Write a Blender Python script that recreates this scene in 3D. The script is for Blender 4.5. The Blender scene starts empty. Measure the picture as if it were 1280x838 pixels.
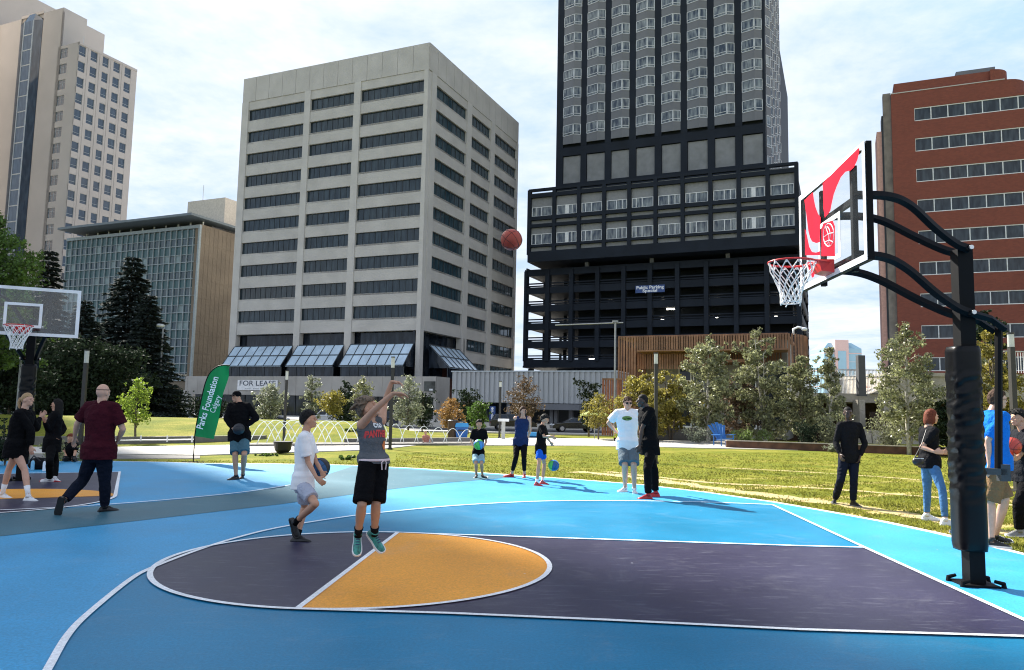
import bpy, bmesh, math, random
import numpy as np
from mathutils import Vector, Matrix, noise
from mathutils.bvhtree import BVHTree
random.seed(7); RNG = np.random.default_rng(11)
SC = bpy.context.scene
COL = SC.collection
# ------------------------------------------------------------------ camera
FOC, PITCH, ROLL, EYE = 946.9, 0.09823, 0.01991, 1.593
cp, sp = math.cos(PITCH), math.sin(PITCH)
FWD = Vector((0, cp, sp)); UP0 = Vector((0, -sp, cp)); R0 = Vector((1, 0, 0))
CR = math.cos(ROLL)*R0 + math.sin(ROLL)*UP0
CU = -math.sin(ROLL)*R0 + math.cos(ROLL)*UP0
cam_d = bpy.data.cameras.new('camera'); cam = bpy.data.objects.new('camera', cam_d); COL.objects.link(cam)
m = Matrix.Identity(4)
for i, a in enumerate((CR, CU, -FWD)):
    for j in range(3): m[j][i] = a[j]
m.translation = Vector((0, 0, EYE)); cam.matrix_world = m
cam_d.sensor_width = 36; cam_d.lens = FOC/1280*36; cam_d.clip_end = 4000; cam_d.clip_start = .05
SC.camera = cam
# measured directions in the photograph are turned into places in the world
def ray(x, y): return (x-640)/FOC*CR + (419-y)/FOC*CU + FWD
def at(x, y, Y):
    d = ray(x, y); t = Y/d.y; return Vector((0, 0, EYE)) + d*t
def G(x, y, z=0.0):
    d = ray(x, y); t = (z-EYE)/d.z; return Vector((0, 0, EYE)) + d*t
def xat(px, Y, z=0.0):        # x of the place seen in column px at depth Y and height z
    y = 500
    for _ in range(4):
        p = at(px, y, Y); y -= (z-p.z)*FOC/Y*0.98
    return at(px, y, Y).x
def project(p):
    d = Vector(p)-Vector((0, 0, EYE)); z = d.dot(FWD); return 640+FOC*d.dot(CR)/z, 419-FOC*d.dot(CU)/z
def gplane(px, py, O, N):
    d = ray(px, py); c = Vector((0, 0, EYE)); t = (O-c).dot(N)/d.dot(N); return c+d*t
# ------------------------------------------------------------------ materials
MATS = {}
def lin(c):
    return tuple(((v/255)/12.92 if v/255 <= .04045 else ((v/255+.055)/1.055)**2.4) for v in c)
def mat(name, col, rough=.7, metal=0, var=.12, scale=3, bump=0, bscale=40, spec=.5, trans=0, alpha=None, coord='Object', emis=None, detail=4, isl=0):
    if name in MATS: return MATS[name]
    M = bpy.data.materials.new(name); M.use_nodes = True; nt = M.node_tree; N = nt.nodes; L = nt.links
    b = N['Principled BSDF']; b.inputs['Roughness'].default_value = rough; b.inputs['Metallic'].default_value = metal
    b.inputs['Specular IOR Level'].default_value = spec
    tc = N.new('ShaderNodeTexCoord'); nz = N.new('ShaderNodeTexNoise'); nz.inputs['Scale'].default_value = scale; nz.inputs['Detail'].default_value = detail
    L.new(tc.outputs[coord], nz.inputs['Vector'])
    rp = N.new('ShaderNodeValToRGB')
    rp.color_ramp.elements[0].position = .3; rp.color_ramp.elements[1].position = .7
    rp.color_ramp.elements[0].color = (*[max(0, v*(1-var)) for v in col], 1); rp.color_ramp.elements[1].color = (*[min(1, v*(1+var)) for v in col], 1)
    L.new(nz.outputs['Fac'], rp.inputs['Fac'])
    out = rp.outputs['Color']
    if isl:
        g = N.new('ShaderNodeNewGeometry'); hs = N.new('ShaderNodeHueSaturation')
        mr = N.new('ShaderNodeMapRange'); mr.inputs[3].default_value = 1-isl; mr.inputs[4].default_value = 1+isl
        L.new(g.outputs['Random Per Island'], mr.inputs[0]); L.new(mr.outputs[0], hs.inputs['Value']); L.new(out, hs.inputs['Color']); out = hs.outputs['Color']
    L.new(out, b.inputs['Base Color'])
    if bump:
        n2 = N.new('ShaderNodeTexNoise'); n2.inputs['Scale'].default_value = bscale; n2.inputs['Detail'].default_value = 3
        L.new(tc.outputs[coord], n2.inputs['Vector'])
        bp = N.new('ShaderNodeBump'); bp.inputs['Strength'].default_value = bump; bp.inputs['Distance'].default_value = 1.0/bscale
        L.new(n2.outputs['Fac'], bp.inputs['Height']); L.new(bp.outputs['Normal'], b.inputs['Normal'])
    if trans:
        o = N['Material Output']; t = N.new('ShaderNodeBsdfTranslucent'); mx = N.new('ShaderNodeMixShader'); mx.inputs[0].default_value = trans
        L.new(out, t.inputs['Color']); L.new(b.outputs[0], mx.inputs[1]); L.new(t.outputs[0], mx.inputs[2]); L.new(mx.outputs[0], o.inputs['Surface'])
    if alpha is not None: b.inputs['Alpha'].default_value = alpha
    if emis: b.inputs['Emission Color'].default_value = (*emis[0], 1); b.inputs['Emission Strength'].default_value = emis[1]
    MATS[name] = M; return M
# ------------------------------------------------------------------ mesh builder
class MB:
    def __init__(s): s.v = []; s.f = []; s.mi = []; s.m = 0
    def add(s, vs, fs, mi=None):
        o = len(s.v); s.v += [tuple(p) for p in vs]
        s.f += [tuple(i+o for i in f) for f in fs]; s.mi += [s.m if mi is None else mi]*len(fs); return s
    def hexa(s, p, mi=None):   # 8 corners: bottom 4 ccw, top 4
        return s.add(p, [(0,3,2,1),(4,5,6,7),(0,1,5,4),(1,2,6,5),(2,3,7,6),(3,0,4,7)], mi)
    def box(s, x0, x1, y0, y1, z0, z1, mi=None):
        return s.hexa([(x0,y0,z0),(x1,y0,z0),(x1,y1,z0),(x0,y1,z0),(x0,y0,z1),(x1,y0,z1),(x1,y1,z1),(x0,y1,z1)], mi)
    def tube(s, pts, r, n=8, caps=True, mi=None, el=None):
        pts = [Vector(p) for p in pts]; k = len(pts)
        rs = r if isinstance(r, (list, tuple)) else [r]*k
        o = len(s.v); up = None; vs = []
        for i in range(k):
            t = (pts[min(i+1, k-1)]-pts[max(i-1, 0)])
            t = t.normalized() if t.length > 1e-9 else Vector((0, 0, 1))
            if up is None:
                a = el if el is not None else (Vector((0, 0, 1)) if abs(t.z) < .9 else Vector((1, 0, 0)))
                up = Vector(a)
            up = (up - t*up.dot(t)); up = up.normalized() if up.length > 1e-6 else t.orthogonal().normalized()
            sd = t.cross(up)
            ra = rs[i]; rx, ry = (ra if isinstance(ra, (list, tuple)) else (ra, ra))
            for j in range(n):
                a = 2*math.pi*j/n; vs.append(pts[i]+up*(math.cos(a)*ry)+sd*(math.sin(a)*rx))
        fs = []
        for i in range(k-1):
            for j in range(n):
                a = i*n+j; b = i*n+(j+1) % n; fs.append((a, b, b+n, a+n))
        if caps: fs.append(tuple(range(n-1, -1, -1))); fs.append(tuple((k-1)*n+j for j in range(n)))
        return s.add(vs, fs, mi)
    def ell(s, c, r, axes=None, nu=12, nv=8, mi=None):
        c = Vector(c); r = (r, r, r) if not isinstance(r, (tuple, list)) else r
        A = axes or (Vector((1,0,0)), Vector((0,1,0)), Vector((0,0,1)))
        vs = [c-A[2]*r[2]]
        for i in range(1, nv):
            ph = -math.pi/2+math.pi*i/nv
            for j in range(nu):
                th = 2*math.pi*j/nu
                vs.append(c+A[0]*(r[0]*math.cos(ph)*math.cos(th))+A[1]*(r[1]*math.cos(ph)*math.sin(th))+A[2]*(r[2]*math.sin(ph)))
        vs.append(c+A[2]*r[2]); fs = []; T = len(vs)-1
        for j in range(nu):
            fs.append((0, 1+(j+1) % nu, 1+j)); b = 1+(nv-2)*nu; fs.append((T, b+j, b+(j+1) % nu))
        for i in range(nv-2):
            for j in range(nu):
                a = 1+i*nu+j; b2 = 1+i*nu+(j+1) % nu; fs.append((a, b2, b2+nu, a+nu))
        return s.add(vs, fs, mi)
    def poly(s, pts, z=None, mi=None):
        vs = [Vector((p[0], p[1], z if z is not None else p[2])) for p in pts]
        return s.add(vs, [tuple(range(len(vs)))], mi)
    def prism(s, pts, off, mi=None):
        a = [Vector(p) for p in pts]; b = [p+Vector(off) for p in a]; n = len(a)
        return s.add(a+b, [tuple(range(n-1, -1, -1)), tuple(range(n, 2*n))]+[(i, (i+1) % n, (i+1) % n+n, i+n) for i in range(n)], mi)
    def mesh(s, name, mats):
        me = bpy.data.meshes.new(name); me.from_pydata(s.v, [], s.f)
        for M in mats: me.materials.append(M)
        if any(s.mi): me.polygons.foreach_set('material_index', s.mi)
        me.update(); return me
    def build(s, name, mats, parent=None, smooth=False, fix=False, origin=None):
        mats = mats if isinstance(mats, (list, tuple)) else [mats]
        if origin is not None:
            o = Vector(origin); s.v = [tuple(Vector(p)-o) for p in s.v]
        me = s.mesh(name, mats)
        if fix: fixn(me)
        if smooth: me.polygons.foreach_set('use_smooth', [True]*len(me.polygons))
        ob = link(name, me, parent, Matrix.Translation(origin) if origin is not None else None)
        return ob
def fixn(me):
    b = bmesh.new(); b.from_mesh(me); bmesh.ops.recalc_face_normals(b, faces=b.faces); b.to_mesh(me); b.free()
WM = {}
def link(name, data, parent=None, mw=None):
    ob = bpy.data.objects.new(name, data); COL.objects.link(ob)
    mw = mw or Matrix.Identity(4); WM[ob.name] = mw.copy()
    if parent is not None:
        ob.parent = parent; ob.matrix_parent_inverse = WM[parent.name].inverted()
    ob.matrix_basis = mw if parent is None else mw
    return ob
def tag(o, label=None, cat=None, group=None, kind=None):
    if label: o['label'] = label
    if cat: o['category'] = cat
    if group: o['group'] = group
    if kind: o['kind'] = kind
    return o
def thing(name, label, cat, loc=(0, 0, 0), group=None):
    o = link(name, None, None, Matrix.Translation(Vector(loc))); return tag(o, label, cat, group)
def struct(o): o['kind'] = 'structure'; return o
def copy_tree(src, loc=None, rotz=None, scale=None, parent=None):
    c = src.copy(); COL.objects.link(c)
    if parent is not None: c.parent = parent
    for ch in src.children: copy_tree(ch, parent=c)
    if parent is None:
        if loc is not None: c.location = loc
        if rotz is not None: c.rotation_euler = (0, 0, rotz)
        if scale is not None: c.scale = scale if isinstance(scale, tuple) else (scale,)*3
    return c
def smoothstep(a, b, x):
    t = min(1, max(0, (x-a)/(b-a))); return t*t*(3-2*t)
def text_mesh(body, size=1.0, extrude=0.0, bold=0.0, align='CENTER'):
    cu = bpy.data.curves.new('t', 'FONT'); cu.body = body; cu.size = size; cu.extrude = extrude; cu.offset = bold; cu.align_x = align; cu.align_y = 'CENTER'; cu.resolution_u = 3
    ob = bpy.data.objects.new('t', cu); COL.objects.link(ob)
    me = bpy.data.meshes.new_from_object(ob); bpy.data.objects.remove(ob); return me
def text_on(body, size, O, X, Z, Nn, material, parent, name='lettering', bold=0, sx=1.0, fit=None):
    me = text_mesh(body, size, 0, bold)
    if fit:
        w = max(v.co.x for v in me.vertices)-min(v.co.x for v in me.vertices); sx = fit/w
    O, X, Z, Nn = Vector(O), Vector(X).normalized(), Vector(Z).normalized(), Vector(Nn)
    for v in me.vertices: v.co = O+X*(v.co.x*sx)+Z*v.co.y+Nn*.004
    me.materials.append(material); return link(name, me, parent)
# ------------------------------------------------------------------ sun and sky
SUN_AZ, SUN_EL = math.radians(-38), math.radians(38.5)       # sun stands ahead and to the left, behind the towers
SH = Vector((math.sin(SUN_AZ), math.cos(SUN_AZ), 0))
sd = bpy.data.lights.new('sun', 'SUN'); sd.energy = 5.0; sd.angle = math.radians(.55); sd.color = (1, .95, .86)
so = bpy.data.objects.new('sun', sd); COL.objects.link(so)
sv = Vector((SH.x*math.cos(SUN_EL), SH.y*math.cos(SUN_EL), math.sin(SUN_EL)))
so.rotation_euler = (-sv).to_track_quat('-Z', 'Y').to_euler(); so.location = sv*50
W = bpy.data.worlds.new('World'); SC.world = W; W.use_nodes = True
nt = W.node_tree; N = nt.nodes; L = nt.links; bg = N['Background']
sky = N.new('ShaderNodeTexSky'); sky.sky_type = 'NISHITA'; sky.sun_disc = False; sky.sun_elevation = SUN_EL; sky.sun_rotation = SUN_AZ; sky.air_density = 1.0; sky.dust_density = .6; sky.ozone_density = 1.2
tc = N.new('ShaderNodeTexCoord'); sep = N.new('ShaderNodeSeparateXYZ'); L.new(tc.outputs['Generated'], sep.inputs[0])
# clouds lie on a flat layer: direction divided by its height
mz = N.new('ShaderNodeMath'); mz.operation = 'ADD'; mz.inputs[1].default_value = .12; L.new(sep.outputs['Z'], mz.inputs[0])
dv = N.new('ShaderNodeVectorMath'); dv.operation = 'DIVIDE'; cb = N.new('ShaderNodeCombineXYZ')
for k in range(3): L.new(mz.outputs[0], cb.inputs[k])
L.new(tc.outputs['Generated'], dv.inputs[0]); L.new(cb.outputs[0], dv.inputs[1])
nz = N.new('ShaderNodeTexNoise'); nz.inputs['Scale'].default_value = 1.3; nz.inputs['Detail'].default_value = 9; nz.inputs['Roughness'].default_value = .62; nz.inputs['Distortion'].default_value = .35
n3 = N.new('ShaderNodeTexNoise'); n3.inputs['Scale'].default_value = 11; n3.inputs['Detail'].default_value = 5; n3.inputs['Roughness'].default_value = .6
L.new(dv.outputs[0], nz.inputs['Vector']); L.new(dv.outputs[0], n3.inputs['Vector'])
ma = N.new('ShaderNodeMath'); ma.operation = 'MULTIPLY_ADD'; ma.inputs[1].default_value = .28; L.new(n3.outputs['Fac'], ma.inputs[0]); L.new(nz.outputs['Fac'], ma.inputs[2])
rp = N.new('ShaderNodeValToRGB'); rp.color_ramp.elements[0].position = .50; rp.color_ramp.elements[1].position = .82
rp.color_ramp.elements[0].color = (.12, .12, .12, 1); rp.color_ramp.elements[1].color = (.97, .97, .97, 1)
L.new(ma.outputs[0], rp.inputs['Fac'])
mx = N.new('ShaderNodeMixRGB'); L.new(rp.outputs['Color'], mx.inputs[0]); 
mn = N.new('ShaderNodeVectorMath'); mn.operation = 'MINIMUM'; mn.inputs[1].default_value = (1.85, 2.5, 3.5); L.new(sky.outputs[0], mn.inputs[0])
L.new(mn.outputs[0], mx.inputs[1]); mx.inputs[2].default_value = (3.5, 3.6, 3.75, 1)
L.new(mx.outputs[0], bg.inputs['Color']); bg.inputs['Strength'].default_value = .12
vs = SC.view_settings; vs.view_transform = 'Standard'; vs.look = 'None'; vs.gamma = 1; vs.use_curve_mapping = False; vs.exposure = 1.4
SC.cycles.use_denoising = True; SC.cycles.filter_width = 1.1
SC.cycles.max_bounces = 6; SC.cycles.transparent_max_bounces = 12
# ================================================================== GROUND
def mound(x, y):
    a = smoothstep(30.5, 40, y)*(1-smoothstep(54, 68, y))
    px = 640+x/y*FOC if y > 1 else 0
    return .72*a*(1-smoothstep(430, 560, px))
def zg(x, y):
    return mound(x, y) - .5*smoothstep(44, 66, y)
def terrain():
    xs = list(np.arange(-60, 60.1, 1.0)); xs = [-1500, -600, -300, -160, -100]+xs+[100, 160, 300, 600, 1500]
    ys = [-300, -80, -30, -8]+list(np.arange(0, 76, 1.0))+[90, 130, 200, 400, 900, 2500]
    mb = MB(); n = len(xs)
    vs = [(x, y, zg(x, y) + (.03*noise.noise(Vector((x*.3, y*.3, 0))) if 32 < y < 60 else 0)) for y in ys for x in xs]
    fs = [(j*n+i, j*n+i+1, (j+1)*n+i+1, (j+1)*n+i) for j in range(len(ys)-1) for i in range(n-1)]
    mb.add(vs, fs); return mb
def grass_mat():
    M = bpy.data.materials.new('grass'); M.use_nodes = True; nt = M.node_tree; N = nt.nodes; L = nt.links; b = N['Principled BSDF']
    b.inputs['Roughness'].default_value = .9; b.inputs['Specular IOR Level'].default_value = .05
    tc = N.new('ShaderNodeTexCoord'); nz = N.new('ShaderNodeTexNoise'); nz.inputs['Scale'].default_value = .55; nz.inputs['Detail'].default_value = 8; nz.inputs['Roughness'].default_value = .65
    L.new(tc.outputs['Object'], nz.inputs['Vector'])
    rp = N.new('ShaderNodeValToRGB'); e = rp.color_ramp.elements; e[0].position = .32; e[1].position = .72
    e[0].color = (.10, .13, .02, 1); e[1].color = (.30, .25, .065, 1); m_ = e.new(.52); m_.color = (.18, .185, .028, 1)
    L.new(nz.outputs['Fac'], rp.inputs['Fac'])
    # turf rolls with straw seams between them
    wv = N.new('ShaderNodeTexWave'); wv.wave_type = 'BANDS'; wv.bands_direction = 'X'; wv.inputs['Scale'].default_value = .17; wv.inputs['Distortion'].default_value = 2.2; wv.inputs['Detail'].default_value = 4; wv.inputs['Detail Scale'].default_value = 1.3
    mp = N.new('ShaderNodeMapping'); mp.inputs['Rotation'].default_value = (0, 0, math.radians(61)); L.new(tc.outputs['Object'], mp.inputs[0]); L.new(mp.outputs[0], wv.inputs['Vector'])
    r2 = N.new('ShaderNodeValToRGB'); r2.color_ramp.elements[0].position = .88; r2.color_ramp.elements[1].position = .99; L.new(wv.outputs['Fac'], r2.inputs['Fac'])
    sx = N.new('ShaderNodeSeparateXYZ'); L.new(tc.outputs['Object'], sx.inputs[0])
    mr = N.new('ShaderNodeMapRange'); mr.inputs[1].default_value = .5; mr.inputs[2].default_value = 3.5; L.new(sx.outputs['X'], mr.inputs[0])
    mr2 = N.new('ShaderNodeMapRange'); mr2.inputs[1].default_value = 21; mr2.inputs[2].default_value = 16; L.new(sx.outputs['Y'], mr2.inputs[0])
    mu = N.new('ShaderNodeMath'); mu.operation = 'MULTIPLY'; L.new(mr.outputs[0], mu.inputs[0]); L.new(mr2.outputs[0], mu.inputs[1])
    m3 = N.new('ShaderNodeMath'); m3.operation = 'MULTIPLY'; L.new(mu.outputs[0], m3.inputs[0]); L.new(r2.outputs['Color'], m3.inputs[1])
    m4 = N.new('ShaderNodeMath'); m4.operation = 'MULTIPLY'; m4.inputs[1].default_value = .9; L.new(m3.outputs[0], m4.inputs[0])
    mx = N.new('ShaderNodeMixRGB'); L.new(m4.outputs[0], mx.inputs[0]); L.new(rp.outputs['Color'], mx.inputs[1]); mx.inputs[2].default_value = (.5, .38, .17, 1)
    n2 = N.new('ShaderNodeTexNoise'); n2.inputs['Scale'].default_value = 14; n2.inputs['Detail'].default_value = 4; L.new(tc.outputs['Object'], n2.inputs['Vector'])
    m5 = N.new('ShaderNodeMixRGB'); m5.blend_type = 'MULTIPLY'; m5.inputs[0].default_value = .75; L.new(mx.outputs[0], m5.inputs[1])
    r5 = N.new('ShaderNodeValToRGB'); r5.color_ramp.elements[0].position = .3; r5.color_ramp.elements[0].color = (.6, .64, .55, 1); r5.color_ramp.elements[1].position = .62; r5.color_ramp.elements[1].color = (1.2, 1.2, 1.1, 1); L.new(n2.outputs['Fac'], r5.inputs['Fac']); L.new(r5.outputs[0], m5.inputs[2])
    L.new(m5.outputs[0], b.inputs['Base Color'])
    bp = N.new('ShaderNodeBump'); bp.inputs['Strength'].default_value = .8; bp.inputs['Distance'].default_value = .06; L.new(n2.outputs['Fac'], bp.inputs['Height']); L.new(bp.outputs['Normal'], b.inputs['Normal'])
    return M
GRASS = grass_mat()
struct(terrain().build('ground', GRASS, smooth=True))
# streets and paved ground beyond the park
ASPH = mat('asphalt', (.06, .06, .063), .85, var=.2, scale=.6, bump=.3, bscale=60)
CONC = mat('concrete_paving', (.50, .47, .42), .85, var=.10, scale=1.2, bump=.25, bscale=30)
CONC2 = mat('pale_paving', (.50, .47, .42), .8, var=.08, scale=.8)
CURB = mat('dark_kerb', (.16, .15, .135), .8, var=.2, scale=4)
BORD = mat('concrete_border', (.66, .60, .53), .8, var=.12, scale=3, bump=.3, bscale=50)
g_ = .4102
mb = MB(); mb.box(-1400, 1400, 69, 84, -.52, -.495); struct(mb.build('street', ASPH))
mb = MB(); mb.box(-1400, 1400, 86.001, 2400, -.6, .02); mb.box(-1400, 1400, 84.001, 86.0, -.6, -.38); struct(mb.build('city_ground', CONC))
mb = MB(); mb.box(-1400, 1400, 66.5, 68.99, -.6, -.38); struct(mb.build('pavement', CONC))
mb = MB()
for k in range(-20, 21): mb.box(k*6, k*6+3, 76.4, 76.55, -.4949, -.4909)
struct(mb.build('lane_marking', mat('road_paint', (.7, .7, .66), .7)))
# park paths
def sheet(name, pts, z, M, thick=0):
    mb = MB(); P = [G(*p) for p in pts]
    if thick: mb.prism([(p.x, p.y, z-thick) for p in P], (0, 0, thick))
    else: mb.poly(P, z)
    o = mb.build(name, M, fix=bool(thick)); 
    if not thick: pass
    return struct(o)
def worldsheet(name, pts, z, M, thick=.05):
    mb = MB(); mb.prism([(p[0], p[1], z-thick) for p in pts], (0, 0, thick)); return struct(mb.build(name, M, fix=True))
# left path and fountain terrace (z just above the lawn)
sheet('path', [(-60, 568), (90, 568), (250, 570), (470, 563), (520, 557.5), (470, 553), (330, 556.5), (140, 560), (-60, 560)], .035, CONC2, .06)
sheet('path_edge', [(-60, 574.5), (140, 574.5), (250, 574), (250, 570.6), (90, 568.6), (-60, 568.6)], .02, CURB, .05)
sheet('path', [(455, 562), (520, 557), (640, 557.5), (745, 558), (900, 561), (1100, 566), (1290, 574), (1290, 566), (1100, 557), (930, 552.5), (745, 549), (640, 548), (520, 551), (455, 556)], .03, CONC2, .05)
mb = MB()
for a, b, h in (((-80, 558), (140, 555.5), .30), ((140, 555.5), (330, 552.5), .27), ((430, 556), (600, 553.5), .24)):
    p, q = G(*a), G(*b); n = Vector((0, .35, 0)); mb.prism([p, q, q+n, p+n], (0, 0, h))
curb_o = mb.build('terrace_kerb', CURB, fix=True); struct(curb_o)
# ================================================================== COURT
def court_mat(name, col, scuff=.25, rough=.44):
    M = bpy.data.materials.new(name); M.use_nodes = True; nt = M.node_tree; N = nt.nodes; L = nt.links; b = N['Principled BSDF']
    b.inputs['Specular IOR Level'].default_value = .36
    tc = N.new('ShaderNodeTexCoord'); nz = N.new('ShaderNodeTexNoise'); nz.inputs['Scale'].default_value = .7; nz.inputs['Detail'].default_value = 9; nz.inputs['Roughness'].default_value = .6; L.new(tc.outputs['Object'], nz.inputs[0])
    rp = N.new('ShaderNodeValToRGB'); rp.color_ramp.elements[0].position = .3; rp.color_ramp.elements[1].position = .7
    rp.color_ramp.elements[0].color = (*[v*.86 for v in col], 1); rp.color_ramp.elements[1].color = (*[min(1, v*1.12) for v in col], 1); L.new(nz.outputs['Fac'], rp.inputs['Fac'])
    mp = N.new('ShaderNodeMapping'); mp.inputs['Scale'].default_value = (1.2, 9, 1); mp.inputs['Rotation'].default_value = (0, 0, .5); L.new(tc.outputs['Object'], mp.inputs[0])
    sc = N.new('ShaderNodeTexNoise'); sc.inputs['Scale'].default_value = 2.2; sc.inputs['Detail'].default_value = 6; sc.inputs['Roughness'].default_value = .7; L.new(mp.outputs[0], sc.inputs[0])
    r2 = N.new('ShaderNodeValToRGB'); r2.color_ramp.elements[0].position = .56; r2.color_ramp.elements[1].position = .84; L.new(sc.outputs['Fac'], r2.inputs['Fac'])
    mu = N.new('ShaderNodeMath'); mu.operation = 'MULTIPLY'; mu.inputs[1].default_value = scuff; L.new(r2.outputs[0], mu.inputs[0])
    mx = N.new('ShaderNodeMixRGB'); L.new(mu.outputs[0], mx.inputs[0]); L.new(rp.outputs[0], mx.inputs[1]); mx.inputs[2].default_value = (.6, .62, .68, 1)
    vo = N.new('ShaderNodeTexVoronoi'); vo.inputs['Scale'].default_value = 2.0; vo.inputs['Randomness'].default_value = 1; L.new(tc.outputs['Object'], vo.inputs['Vector'])
    r3 = N.new('ShaderNodeValToRGB'); r3.color_ramp.elements[0].position = .016; r3.color_ramp.elements[0].color = (.7, .7, .7, 1); r3.color_ramp.elements[1].position = .028; r3.color_ramp.elements[1].color = (0, 0, 0, 1); L.new(vo.outputs['Distance'], r3.inputs['Fac'])
    gr = N.new('ShaderNodeTexNoise'); gr.inputs['Scale'].default_value = 48; gr.inputs['Detail'].default_value = 5; gr.inputs['Roughness'].default_value = .75; L.new(tc.outputs['Object'], gr.inputs[0])
    rg_ = N.new('ShaderNodeValToRGB'); rg_.color_ramp.elements[0].position = .35; rg_.color_ramp.elements[0].color = (.74, .74, .74, 1); rg_.color_ramp.elements[1].position = .65; rg_.color_ramp.elements[1].color = (1.1, 1.1, 1.1, 1); L.new(gr.outputs['Fac'], rg_.inputs['Fac'])
    mg = N.new('ShaderNodeMixRGB'); mg.blend_type = 'MULTIPLY'; mg.inputs[0].default_value = 1; L.new(mx.outputs[0], mg.inputs[1]); L.new(rg_.outputs[0], mg.inputs[2])
    ds_ = N.new('ShaderNodeTexNoise'); ds_.inputs['Scale'].default_value = 1.1; ds_.inputs['Detail'].default_value = 10; ds_.inputs['Roughness'].default_value = .78; ds_.inputs['Distortion'].default_value = 1.2; L.new(tc.outputs['Object'], ds_.inputs[0])
    rd = N.new('ShaderNodeValToRGB'); rd.color_ramp.elements[0].position = .54; rd.color_ramp.elements[0].color = (0, 0, 0, 1); rd.color_ramp.elements[1].position = .80; rd.color_ramp.elements[1].color = (.20, .20, .20, 1); L.new(ds_.outputs['Fac'], rd.inputs['Fac'])
    md = N.new('ShaderNodeMixRGB'); L.new(rd.outputs[0], md.inputs[0]); L.new(mg.outputs[0], md.inputs[1]); md.inputs[2].default_value = (.42, .42, .42, 1); mx = md
    m6 = N.new('ShaderNodeMixRGB'); L.new(r3.outputs[0], m6.inputs[0]); L.new(mx.outputs[0], m6.inputs[1]); m6.inputs[2].default_value = (.7, .72, .75, 1)
    L.new(m6.outputs[0], b.inputs['Base Color'])
    rr = N.new('ShaderNodeMapRange'); rr.inputs[3].default_value = rough-.06; rr.inputs[4].default_value = rough+.14; L.new(nz.outputs['Fac'], rr.inputs[0]); L.new(rr.outputs[0], b.inputs['Roughness'])
    n2 = N.new('ShaderNodeTexNoise'); n2.inputs['Scale'].default_value = 160; L.new(tc.outputs['Object'], n2.inputs[0]); bp = N.new('ShaderNodeBump'); bp.inputs['Strength'].default_value = .25; bp.inputs['Distance'].default_value = .004; L.new(n2.outputs['Fac'], bp.inputs['Height']); L.new(bp.outputs[0], b.inputs['Normal'])
    return M
BLUE_OUT = court_mat('court_light_blue', (.040, .33, .60), .08)
BLUE_IN = court_mat('court_deep_blue', (.003, .195, .37), .14, .38)
PURP = court_mat('court_purple', (.034, .031, .070), .34, .36)
ORAN = court_mat('court_orange', (.92, .37, .03), .14)
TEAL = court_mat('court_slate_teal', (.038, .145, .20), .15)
WLINE = court_mat('court_white_line', (.88, .89, .90), .0, .5)
# outline of the whole court slab, measured around its visible edge and closed behind the camera
edge = [(-120, 577), (0, 577.5), (140, 577.5), (200, 578.5), (250, 580), (330, 580.5), (440, 582.5), (520, 586.5), (580, 590.5), (650, 595.5), (720, 600.5), (800, 607), (880, 616.5), (965, 629), (1030, 640.5), (1100, 653.5), (1160, 666.5), (1200, 676), (1240, 686), (1290, 698)]
EP = [G(*p) for p in edge]
tail = [Vector((9.5, 7.0, 0)), Vector((13, 2, 0)), Vector((13, -8, 0)), Vector((-40, -8, 0)), Vector((-40, EP[0].y, 0))]
slab = [Vector((p.x, p.y, 0)) for p in EP]+tail
def inset(pts, d):
    n = len(pts); out = []
    for i in range(n):
        a, b, c = pts[i-1], pts[i], pts[(i+1) % n]; t = (c-a).normalized(); nn = Vector((t.y, -t.x, 0)); out.append(b+nn*d)
    return out
border = inset(slab, -.16)
mb = MB(); mb.prism([(p.x, p.y, -.05) for p in border], (0, 0, .062)); struct(mb.build('court_border', BORD, fix=True))
ZC = .016
mb = MB(); mb.prism([(p.x, p.y, -.04) for p in slab], (0, 0, .04+ZC)); struct(mb.build('court_surface', BLUE_OUT, fix=True))
def strip(mb, pts, w, z, closed=False):
    P = [Vector((p[0], p[1], 0)) for p in pts]; n = len(P); Lp, Rp = [], []
    for i in range(n):
        a = P[(i-1) % n] if closed or i > 0 else P[i]; c = P[(i+1) % n] if closed or i < n-1 else P[i]
        t = (c-a).normalized(); nn = Vector((-t.y, t.x, 0))*(w/2); Lp.append(P[i]+nn); Rp.append(P[i]-nn)
    k = n if closed else n-1
    vs = [(p.x, p.y, z) for p in Lp+Rp]
    mb.add(vs, [(n+i, n+(i+1) % n, (i+1) % n, i) for i in range(k)])
def spline(pts, n=8):
    out = []
    for i in range(len(pts)-1):
        p0 = pts[max(i-1, 0)]; p1 = pts[i]; p2 = pts[i+1]; p3 = pts[min(i+2, len(pts)-1)]
        for k in range(n):
            t = k/n; out.append(.5*((2*p1)+(p2-p0)*t+(2*p0-5*p1+4*p2-p3)*t*t+(3*p1-p0-3*p2+p3)*t**3))
    out.append(pts[-1]); return out
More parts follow.
